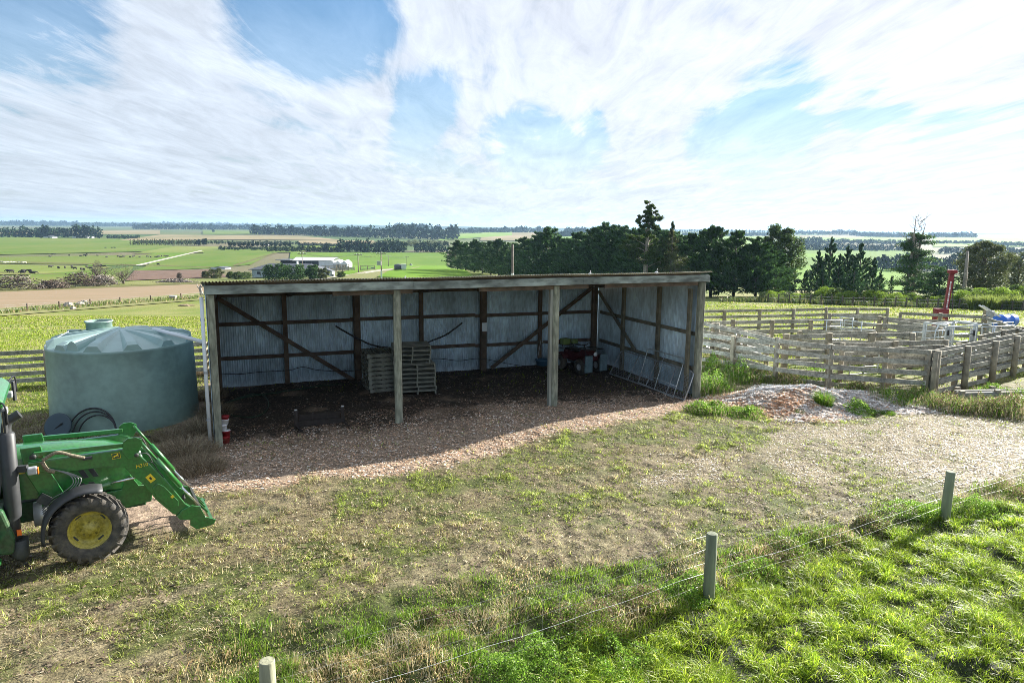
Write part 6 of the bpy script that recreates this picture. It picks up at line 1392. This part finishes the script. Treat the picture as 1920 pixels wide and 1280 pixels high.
# low far hills on the horizon
def ridge(name, px0, px1, D, hfn, mt):
    n = 90; V = []
    for i in range(n+1):
        px = px0+(px1-px0)*i/n; d = raydir(px, 424); x = d[0]/d[1]*D; zt_ = hfn(i/n); z0 = float(zbase(x, D))-25
        V += [(x, D-600, z0), (x, D, z0+(zt_-z0)*.9), (x, D+300, zt_), (x, D+1200, z0)]
    F = [[4*i+j, 4*i+4+j, 4*i+5+j, 4*i+1+j] for i in range(n) for j in range(3)]
    o = link(name, fastmesh(name, np.array(V), [np.array(F)], True), mt); tagp(o, kind='structure')
hm = mat('far_hill', (.05,.075,.035), .95, spec=.05, nscale=.004, namt=.4)
ridge('hills', -500, 700, 8500, lambda t: 8+14*float(fbm(t*9, 0, 301, 3))*(1-t*.5)-4*t, hm); ridge('hills', 600, 2400, 6500, lambda t: -6-26*t+12*float(fbm(t*9, 3, 303, 3)), hm)
# ------------------------------------------------------------------ valley details
def px_h(px, y0, y1): x, y = gp0(px, y0); return x, y, (y0-y1)/FPX*math.hypot(x, y)*1.0
# single poplars and round trees in the valley
PPL = [round_mesh(10, 1.3, 420, s, .55, .08, 7, 1.8, 0, .02, 1.2) for s in (201,202,203)]; RND = [round_mesh(8, 3.2, 700, s, .7, .2, 9, 1, 0, .03, 1.1) for s in (211,212)]; UMB = [round_mesh(10, 4.0, 700, s, .6, .55, 10, .8, 0, .02, 1.0) for s in (221,222)]
def far_tree(me, px, py, ty, lb, grp, lm, base=10, cat='tree', nm='valley_tree', w=1.0):
    x, y, h_ = px_h(px, py, ty); tree(nm, me, x, y, h_/base, px % 6, lb, cat, grp, lm, szs=(w,w,1))
for i in range(34): far_tree(PPL[i % 3], 245+i*4.1+(i%2), 460+i*.02, 450-(i%4)*.4, 'small pale poplar in the long row across the left valley', 'poplars in the long valley row', 'poplar_leaf', nm='poplar_tree')
for i in range(14): far_tree(UMB[i % 2], 432+i*8.5, 468, 455+(i%3), 'small umbrella topped tree on the far side of the track', 'umbrella trees in the left valley', 'far_leaf', nm='umbrella_tree')
for px, py, ty, lb in ((77,447.5,441,'tiny lone bush in the big left paddock'),(372,461,450,'dark round tree at the end of the poplar row'),(384,461,448,'darker round tree beside the poplar row'),(590,443,437,'small valley tree left of centre'),(612,472,457,'dark tree standing before the trimmed shelterbelt'),(400,436,430,'small distant tree near the horizon')): far_tree(RND[0], px, py, ty, lb, None, 'far_leaf', 8)
# farmhouse
M['roofgrey'] = mat('grey_roof', (.11,.12,.14), .6, nscale=1, namt=.2); M['housewall'] = mat('pale_blue_wall', (.46,.53,.56), .7, nscale=1, namt=.15); M['white'] = mat('white_cladding', (.72,.74,.76), .5, nscale=.6, namt=.12); M['darkopen'] = mat('dark_opening', (.03,.035,.045), .6)
hx_, hy2 = gp0(533, 519); Dh = math.hypot(hx_, hy2); s_ = Dh/FPX; hz0 = Z(hx_, hy2)-.3
hs = empty('farmhouse', (hx_, hy2, hz0), -.10, 'pale blue farmhouse with a grey hipped roof down the slope', 'house')
Wd, Dp, Hw, Hr = 130*s_, 10.0, 14*s_, 24*s_
MB().box((0, Dp/2, Hw/2), (Wd*.92, Dp, Hw)).build('wall', M['housewall'], hs)
mb = MB(); w2, d2 = Wd/2, Dp/2+.6; mb.add([(-w2,-.6,Hw),(w2,-.6,Hw),(w2,Dp+.6,Hw),(-w2,Dp+.6,Hw),(-w2*.55,Dp/2,Hr),(w2*.62,Dp/2,Hr),(-w2,-.6,Hw-.2),(w2,-.6,Hw-.2),(w2,Dp+.6,Hw-.2),(-w2,Dp+.6,Hw-.2)], [[0,1,5,4],[2,3,4,5],[1,2,5],[3,0,4],[6,9,8,7],[0,6,7,1],[1,7,8,2],[2,8,9,3],[3,9,6,0]]); mb.build('roof', M['roofgrey'], hs)
for k, x_ in enumerate((-.36,-.12,.12,.36)):
    wn = MB().box((x_*Wd, -.03, Hw*.55), (1.6,.08,1.0)).build('window', M['white'], hs); MB().box((x_*Wd, -.08, Hw*.55), (1.4,.04,.9)).build('pane', M['darkopen'], wn)
MB().box((w2*.25, Dp/2-.8, Hr+.2), (.6,.6,1.4)).build('chimney', M['white'], hs)
# big barn
bx_, by_ = gp0(585, 503); Db = math.hypot(bx_, by_); s_ = Db/FPX; bn = empty('hay_barn', (bx_, by_, Z(bx_, by_)-.2), -.05, 'long white roofed barn with a dark open front in the valley', 'barn')
w_, h_ = 118*s_, 17*s_
MB().box((-w_*.20, 7, h_*.45), (w_*.58, 13, h_*.9)).build('shed_bay', M['darkopen'], bn)
MB().box((w_*.22, 6.5, h_*.42), (w_*.22, 14.2, h_*.84)).build('wall', M['white'], bn)
mb = MB(); mb.add([(-w_*.30,-.8,h_*.86),(w_*.34,-.8,h_*.92),(w_*.34,7,h_*1.16),(-w_*.30,7,h_*1.14),(w_*.34,14.6,h_*.92),(-w_*.30,14.6,h_*.9),(-w_*.30,-.8,h_*.80),(w_*.34,-.8,h_*.86)], [[0,1,2,3],[3,2,4,5],[6,7,1,0]]); mb.build('roof', M['white'], bn)
MB().beam((-w_*.50,-.5,h_*.92), (-w_*.28,-.5,h_*.92), 12, .3).build('roof', M['roofgrey'], bn)
for k in range(7): MB().box((-w_*.46+k*w_*.09, .2, h_*.42), (.25,.25,h_*.84)).build('post', M['roofgrey'], bn)
for k, x_ in enumerate((.34,.44)):
    g0 = MB(); g0.prism([(x_*w_,0),(x_*w_+w_*.10,0),(x_*w_+w_*.10,h_*.55),(x_*w_+w_*.05,h_*.88),(x_*w_,h_*.55)], 1.0, 12); g0.build('gable_bay', M['white'], bn); MB().box((x_*w_+w_*.05, .95, h_*.25), (w_*.06,.1,h_*.4)).build('door', M['darkopen'], bn)
# smaller buildings and yard clutter
def hut(px, py, wpx, hpx, lb, wm='white', rm='roofgrey', nm='small_shed'):
    x, y = gp0(px, py); s = math.hypot(x, y)/FPX; w, h = wpx*s, hpx*s; o = empty(nm, (x, y, Z(x, y)-.1), rr.uniform(-.3,.3), lb, 'shed'); MB().box((0, w*.3, h*.33), (w, w*.6, h*.66)).build('wall', M[wm], o); mb = MB(); mb.prism([(-w*.55,h*.62),(w*.55,h*.62),(0,h)], -.1, w*.66); mb.build('roof', M[rm], o); MB().box((w*.1,-.02,h*.28), (w*.2,.05,h*.5)).build('door', M['darkopen'], o)
for a in ((612,516,22,12,'small grey roofed shed right of the farmhouse bushes'), (604,520,9,5,'little white hut in front of the farmhouse garden'), (622,518,8,5,'second little white hut right of the garden'), (409,505,28,5,'low grey trough shed beside the dark soil field'), (90,447,16,4,'tiny pale roofed shed beneath the dark left wood'), (150,446,26,3.5,'long pale roofed shed under the darker left wood'), (495,460,14,3,'tiny pale shed beyond the umbrella trees'), (770,499,4.5,5,'tiny dark hut beside the far fence line'), (700,504,9,3,'small white trough beyond the power poles')): hut(*a)
def bush(px, py, wpx, hpx, lb, lm='broad_leaf', seed=1, grp=None):
    hpx *= 1.35; wpx *= 1.15; x, y = gp0(px, py); s = math.hypot(x, y)/FPX; tree('garden_bush', round_mesh(hpx*s, wpx*s*.5, 2400, seed, hpx*s*.07, .02, 14, .8, 0, .02, .9), x, y, 1, 0, lb, 'bush', grp, lm)
for i, a in enumerate(((520,526,52,22,'large dark round hedge in front of the farmhouse'),(555,525,50,20,'large dark hedge before the farmhouse, middle part'),(588,524,30,20,'dark bush right of the farmhouse hedge'),(606,524,22,16,'olive bush near the small sheds'),(640,521,18,9,'low bush beside the track'),(445,524,18,10,'low bush left of the farmhouse'),(432,522,14,9,'small bush at the left of the farmhouse lawn'),(405,522,30,13,'brown bush above the dark field corner'),(460,523,26,9,'low green bush beside the blue wall'),(385,521,16,9,'reddish bush left of the brown bush'))): bush(*a, lm='olive_leaf' if 'brown' in a[4] or 'olive' in a[4] or 'reddish' in a[4] else 'macro_leaf' if 'dark' in a[4] else 'broad_leaf', seed=900+i, grp='bushes around the farmhouse')
# stock yards by the barn
x, y = gp0(668, 508); sy = empty('stock_yards', (x, y, Z(x, y)), 0, 'grey timber stock yards beside the white barn', 'stock yards'); rr = random.Random(8)
for k in range(6):
    a_ = rr.uniform(-14,10), rr.uniform(-4,8); b_ = (a_[0]+rr.uniform(3,9), a_[1]+rr.uniform(-1,1))
    for z_ in (.4,.9,1.4,1.9): MB().beam((a_[0],a_[1],z_), (b_[0],b_[1],z_), .1, .25).build('rail', M['yardrail'], sy)
    for t_ in (0,.5,1): MB().box((a_[0]+(b_[0]-a_[0])*t_, a_[1]+(b_[1]-a_[1])*t_, 1.0), (.25,.25,2.2)).build('post', M['yardpost'], sy)
# water tanks near the track
x, y = gp0(747, 507); o = empty('farm_tank', (x, y, Z(x, y)), 0, 'dark round tank standing by the gravel track', 'tank'); MB().lathe([(0,0),(1.5,0),(1.5,1.9),(1.3,2.2),(0,2.4)], n=20).build('tank_wall', M['roofgrey'], o)
x, y = gp0(757, 507); o = empty('fertiliser_bin', (x, y, Z(x, y)), .3, 'white bin beside the dark round tank by the track', 'bin'); mb = MB(); mb.box((0,0,1.5), (1.7,1.7,1.5)); mb.box((0,0,.5), (1.2,1.2,.8), taper=1.4); mb.build('bin_body', M['white'], o)
for sx_ in (-.7,.7): MB().box((sx_,0,.4), (.12,1.2,.9)).build('leg', M['galvdull'], o)
# power poles
M['pole'] = mat('power_pole_wood', (.17,.14,.12), .9, nscale=2, namt=.3)
poles = [(715.5,527,472,'power pole with a transformer and crossarm beyond the shed roof',1),(672,512,475,'dark power pole left of the transformer pole',0),(568,523,473,'power pole in front of the farmhouse',0),(728.5,500,479,'small far power pole right of the transformer pole',0),(763,500,480,'second small far power pole at the right',0),(960.5,565,458,'plain pole with a white band in front of the dark hedge',2),(1045,510,470,'thin pole hidden in the hedge',3)]
tops = {}
for px, yb, yt, lb, kd in poles[:6]:
    x, y = gp0(px, yb)
    if kd == 2: d = raydir(px, 520); y = 62; x = d[0]/d[1]*y
    zg = Z(x, y); dt = raydir(px, yt); h_ = H+dt[2]/dt[1]*y-zg; o = empty('power_pole', (x, y, zg), 0, lb, 'power pole', 'power poles'); MB().tube([(0,0,-.5),(0,0,h_)], [.19 if kd != 2 else .11,.13 if kd != 2 else .09], 8).build('pole', M['pole'], o); tops[px] = Vector((x, y, zg+h_))
    if kd != 2:
        MB().beam((-1.4,0,h_-.5),(1.4,0,h_-.5),.14,.14).build('crossarm', M['pole'], o)
        mb = MB()
        for s in (-1.3,-.5,.5,1.3): mb.tube([(s,0,h_-.43),(s,0,h_-.15)], .06, 6)
        mb.build('insulator', M['white'], o)
    if kd == 1: MB().box((-.5,-.4,h_*.62), (1.1,.8,1.1)).build('transformer', M['galvdull'], o); MB().box((0,-.18,h_*.22), (.42,.04,2.2)).build('pole_band', M['white'], o)
    if kd == 2: MB().lathe([(.112,0),(.112,.6)], (0,0,h_*.55), n=10).build('pole_band', M['white'], o)
for a, b in ((568,672),(672,715.5),(715.5,763)):
    p, q = tops[a], tops[b]; mb = MB()
    for s in (-1.2,0,1.2): mb.tube([p.lerp(q, t_/8)+Vector((s,0,-.2-1.2*math.sin(PI*t_/8))) for t_ in range(9)], .025, 3, cap=False)
    o = mb.build('power_line', M['black']); tagp(o, 'thin power lines strung between the poles, %s' % {568:'from the farmhouse pole to the dark pole',672:'from the dark pole to the transformer pole',715.5:'right of the transformer pole'}[a], 'power line')
# ------------------------------------------------------------------ burn piles, leafless tree, stump, stones
def brush_pile(px, py, wpx, hpx, lb, seed, pale=.3):
    x, y = gp0(px, py); s = math.hypot(x, y)/FPX; w, h = wpx*s, hpx*s; r = random.Random(seed); o = empty('brush_pile', (x, y, Z(x, y)), 0, lb, 'brush pile', 'brush piles along the bank'); mb = MB(); mb2 = MB()
    for k in range(260):
        cx_, cy_ = r.gauss(0, w*.24), r.gauss(0, 1.6); hh = h*max(.05, 1-(abs(cx_)/(w*.55))**2)*r.uniform(.1,.85); L = r.uniform(.8,2.6); a = r.uniform(0, PI); e = r.uniform(-.5,.6); d = Vector((math.cos(a)*math.cos(e), math.sin(a)*math.cos(e), math.sin(e)))*L; c = Vector((cx_, cy_, hh)); (mb2 if r.random() < pale else mb).tube([c-d*.5, c+d*.5], [r.uniform(.05,.14), .02], 4)
    tagp(mb.build('dark_branches', M['frame'], o), kind='stuff'); tagp(mb2.build('pale_branches', M['deadwood'], o), kind='stuff')
    g_ = np.random.default_rng(seed); n = 1800; P = np.stack([g_.normal(0, w*.24, n), g_.normal(0,1.4,n), 0*g_.uniform(size=n)], 1); P[:,2] = h*np.clip(1-(np.abs(P[:,0])/(w*.55))**2, .05, 1)*g_.uniform(.05,.8,n); V = leafquads(P, .22*g_.uniform(.5,1.2,n), g_, .5); link('twig_mass', fastmesh('twig_mass', V, [quads(n)]), M['brushleaf'], o)
M['brushleaf'] = mat('dry_twigs', (.12,.095,.075), .9, nscale=.6, namt=.4, island=.4)
for a in ((30,543,88,26,'large grey brush pile at the left edge of the bank',1,.35),(100,541,52,16,'small dark brush pile between the two bigger ones',2,.15),(150,537,70,27,'dark brush pile next to the leafless tree',3,.15),(192,535,50,20,'pile of pale broken logs under the leafless tree',4,.75),(330,529,60,5,'low line of pale stones and sticks on the bank',5,.8)): brush_pile(*a)
def bare_tree(px, py, ty, wpx, lb, seed, nm='leafless_tree', twigs=1):
    x, y = gp0(px, py); s = math.hypot(x, y)/FPX; h = (py-ty)*s; w = wpx*s; r = random.Random(seed); o = empty(nm, (x, y, Z(x, y)), 0, lb, 'tree'); mb = MB()
    def br(p, d, L, rad_, dep):
        q = p+d*L; mb.tube([p, p.lerp(q,.5)+Vector((r.uniform(-.1,.1)*L, r.uniform(-.1,.1)*L, 0)), q], [rad_, rad_*.8, rad_*.6], 5 if dep > 1 else 3, cap=False)
        if dep > 0:
            for k in range(3 if dep > 1 else 4):
                dd = (d+Vector((r.uniform(-1,1), r.uniform(-1,1), r.uniform(-.35,.6)))*.8).normalized(); br(q if k else p.lerp(q,.6), dd, L*r.uniform(.6,.85), rad_*.55, dep-1)
    for k in range(5 if twigs else 1):
        a = r.uniform(0, 2*PI); d = Vector((math.cos(a)*w/h*.7*twigs, math.sin(a)*.5*twigs, 1)).normalized(); br(Vector((r.uniform(-.4,.4)*twigs,0,-.2)), d, h*.30, h*.03, 3)
    mb.build('branches', M['brushleaf'] if twigs else M['deadwood'], o)
    if twigs and h > 3:
        g_ = np.random.default_rng(seed); n = 2600; d = g_.normal(size=(n,3)); d /= np.linalg.norm(d, axis=1)[:,None]; P = d*g_.uniform(.5,1,n)[:,None]*np.array([w*.46, w*.4, h*.42])+np.array([0,0,h*.52]); link('twigs', fastmesh('twigs', leafquads(P, .13*g_.uniform(.5,1.4,n), g_, .3), [quads(n)]), M['brushleaf'], o)
bare_tree(232,532,496,56,'big leafless tangled tree at the end of the brush piles',5)
bare_tree(185,533,490,18,'thin bare tree top behind the dark brush pile',6)
bare_tree(337,527,511,10,'tiny leafless tree on the bank edge',7)
x, y = gp0(377, 556); s = math.hypot(x, y)/FPX; o = empty('gnarled_stump', (x, y, Z(x, y)), 0, 'gnarled pale upright stump just left of the shed roof', 'stump'); h_ = 24*s; mb = MB(); mb.tube([(0,0,-.2),(.1,0,h_*.3),(-.1,0,h_*.6),(.1,0,h_*.85)], [.42,.34,.36,.12], 9); mb.build('trunk', M['deadwood'], o)
mb = MB()
for q in (((0,0,h_*.5),(-.7,0,h_*.72),(-.8,0,h_*.95)), ((0,0,h_*.6),(.5,.1,h_*.75),(.45,0,h_)), ((0,0,h_*.3),(.9,0,h_*.1),(1.3,0,.1))): mb.tube(q, [.16,.12,.05], 6)
mb.build('branch_stub', M['deadwood'], o)
M['stone'] = mat('pale_stone', (.42,.38,.32), .9, nscale=1.2, namt=.35)
for i, (px, py, w, lb) in enumerate(((130,577,16,'pale boulder at the left of the boulder group'),(137,581,10,'small grey boulder in front of the boulder group'),(150,574,13,'middle pale boulder of the group'),(158,570,11,'upper pale boulder of the group'),(168,573,10,'right hand pale boulder by the fence post'))):
    x, y = gp0(px, py); s = math.hypot(x, y)/FPX*w; mb = MB(); mb.blob((0,0,s*.25), s*.5, (1,.8,.62), 12, .18, i); o = mb.build('boulder', M['stone']); o.location = (x, y, Z(x, y)); tagp(o, lb, 'boulder', 'boulders on the paddock edge')
x, y = gp0(325, 562); s = math.hypot(x, y)/FPX; o = empty('concrete_trough', (x, y, Z(x, y)+.1), 0, 'pale concrete trough at the edge of the brown field', 'trough'); MB().box((0,0,.42), (1.25,.9,.65), taper=1.1).build('trough_body', M['stone'], o, bevel=.06); MB().box((0,0,.80), (1.3,.95,.07)).build('trough_rim', M['white'], o)
x, y = gp0(349, 573); s = 1.0; mb = MB(); mb.blob((0,0,.05), 1.3, (1.2,.8,.16), 12, .25, 4); o = mb.build('hay_heap', mat('old_hay', (.25,.18,.12), .95, nscale=2, namt=.4)); o.location = (x, y, Z(x, y)); tagp(o, 'flat brown heap of old hay on the mown paddock', 'hay heap')
# fence line at the paddock edge (left)
lf = empty('paddock_fence', (0,0,0), 0, 'post and wire fence along the ditch between paddock and brown field', 'fence'); pts = []
for i, (px, py) in enumerate(((-60,592),(52,583),(112,579),(170,574),(226,570),(283,566),(340,562),(392,558))):
    x, y = gp0(px, py); z_ = Z(x, y); pts.append(Vector((x, y, z_))); MB().box((x, y, z_+.55), (.22,.22,1.7), ch=.03).build('post', M['frame'], lf)
for h_ in (.5,.9,1.25): MB().tube([p+Vector((0,0,h_)) for p in pts], .012, 3).build('wire', M['galvdull'], lf)
q = np.array([[p.x/p.y, p.y] for p in pts]); GRX, GRY = q[:,0], q[:,1]
blades('ditch_grass', 150000, (-125, 0, 60, 190), lambda x,y: (np.abs(y-np.interp(x/np.maximum(y,1), GRX, GRY)-1.0) < 2.6+2.4*fbm(x/6,y/6,401,2))*1., lambda x,y,r: r.uniform(.3,1.0,len(x)), lambda x,y,r: r.uniform(.08,.16,len(x)), lambda x,y,r: mixc(x, r, [(.10,.15,.03),(.15,.2,.04),(.38,.30,.17)], [4,2,2]), (.1,.7), 42)
# ------------------------------------------------------------------ cattle and sheep, far off
def cow_mesh(sheep=False):
    mb = MB(); s = .45 if sheep else 1
    mb.tube([(-1.0*s,0,1.0*s),(-.85*s,0,.95*s),(-.2*s,0,.88*s),(.55*s,0,.90*s),(.95*s,0,1.02*s),(1.2*s,0,.98*s)], [.18*s,.36*s,.42*s,.38*s,.24*s,.16*s], 10)
    mb.tube([(1.15*s,0,1.0*s),(1.45*s,0,.75*s),(1.65*s,0,.58*s)], [.17*s,.15*s,.08*s], 8)
    for x_ in (-.8,.62):
        for y_ in (-.2,.2): mb.tube([(x_*s,y_*s,.8*s),((x_-.05)*s,y_*s,.42*s),(x_*s,y_*s,0)], [.13*s,.08*s,.06*s], 6)
    mb.tube([(-1.05*s,0,1.1*s),(-1.2*s,0,.7*s)], [.03*s,.02*s], 4)
    if not sheep:
        for y_ in (-.14,.14): mb.tube([(1.3*s,y_*.6,1.0*s),(1.3*s,y_*1.9,1.03*s)], [.04,.02], 4)
    return mb.mesh('sheep' if sheep else 'cow')
CW = cow_mesh(); CW.materials.append(mat('black_hide', (.02,.017,.015), .8)); SH = cow_mesh(True); SH.materials.append(mat('fleece', (.6,.56,.47), .95))
cows = [(94,483),(100,479),(130,481),(152,482),(159,480),(161,482),(163,479),(183,481),(198,466),(210,466),(215,466),(200,484),(222,483),(227,484),(232,483),(244,484),(249,483),(252,482),(262,484),(277,483),(283,484),(294,484),(298,483),(303,482),(308,482),(313,483),(18,512),(21,513),(42,515),(45,512),(56,512),(62,516),(110,505),(122,504),(140,506),(153,508),(158,509),(170,506),(176,501),(181,502),(186,502),(190,501),(196,502),(297,498),(95,503),(135,503),(163,503)]
rr = random.Random(4)
for i, (px, py) in enumerate(cows):
    x, y = gp0(px, py); o = link('cow', CW, None, None, (x, y, Z(x, y)+.2), rr.uniform(0, 6)); o.scale = (1.15,)*3; tagp(o, 'small dark cow grazing on the far green valley paddocks', 'cow', 'cattle on the valley paddocks')
for i in range(16):
    px = 3+i*3.1+rr.uniform(-1,1); x, y = gp0(px, 493.5+rr.uniform(-.7,.7)+i*.02); o = link('sheep', SH, None, None, (x, y, Z(x, y)+.2), rr.uniform(0, 6)); o.scale = (1.7,)*3; tagp(o, 'tiny white sheep in the line at the left edge of the valley', 'sheep', 'sheep at the left')
# ------------------------------------------------------------------ air
hzb = MB(); hzb.box((0, 5500, 15), (26000, 17000, 100)); hm_ = bpy.data.materials.new('air_haze'); hm_.use_nodes = True; n_ = hm_.node_tree; n_.nodes.remove(n_.nodes['Principled BSDF']); pv = n_.nodes.new('ShaderNodeVolumePrincipled'); pv.inputs['Density'].default_value = 7e-5; pv.inputs['Color'].default_value = (.45,.70,1,1); pv.inputs['Anisotropy'].default_value = .3; n_.links.new(pv.outputs[0], n_.nodes['Material Output'].inputs['Volume'])
o = hzb.build('haze', hm_); tagp(o, kind='stuff')
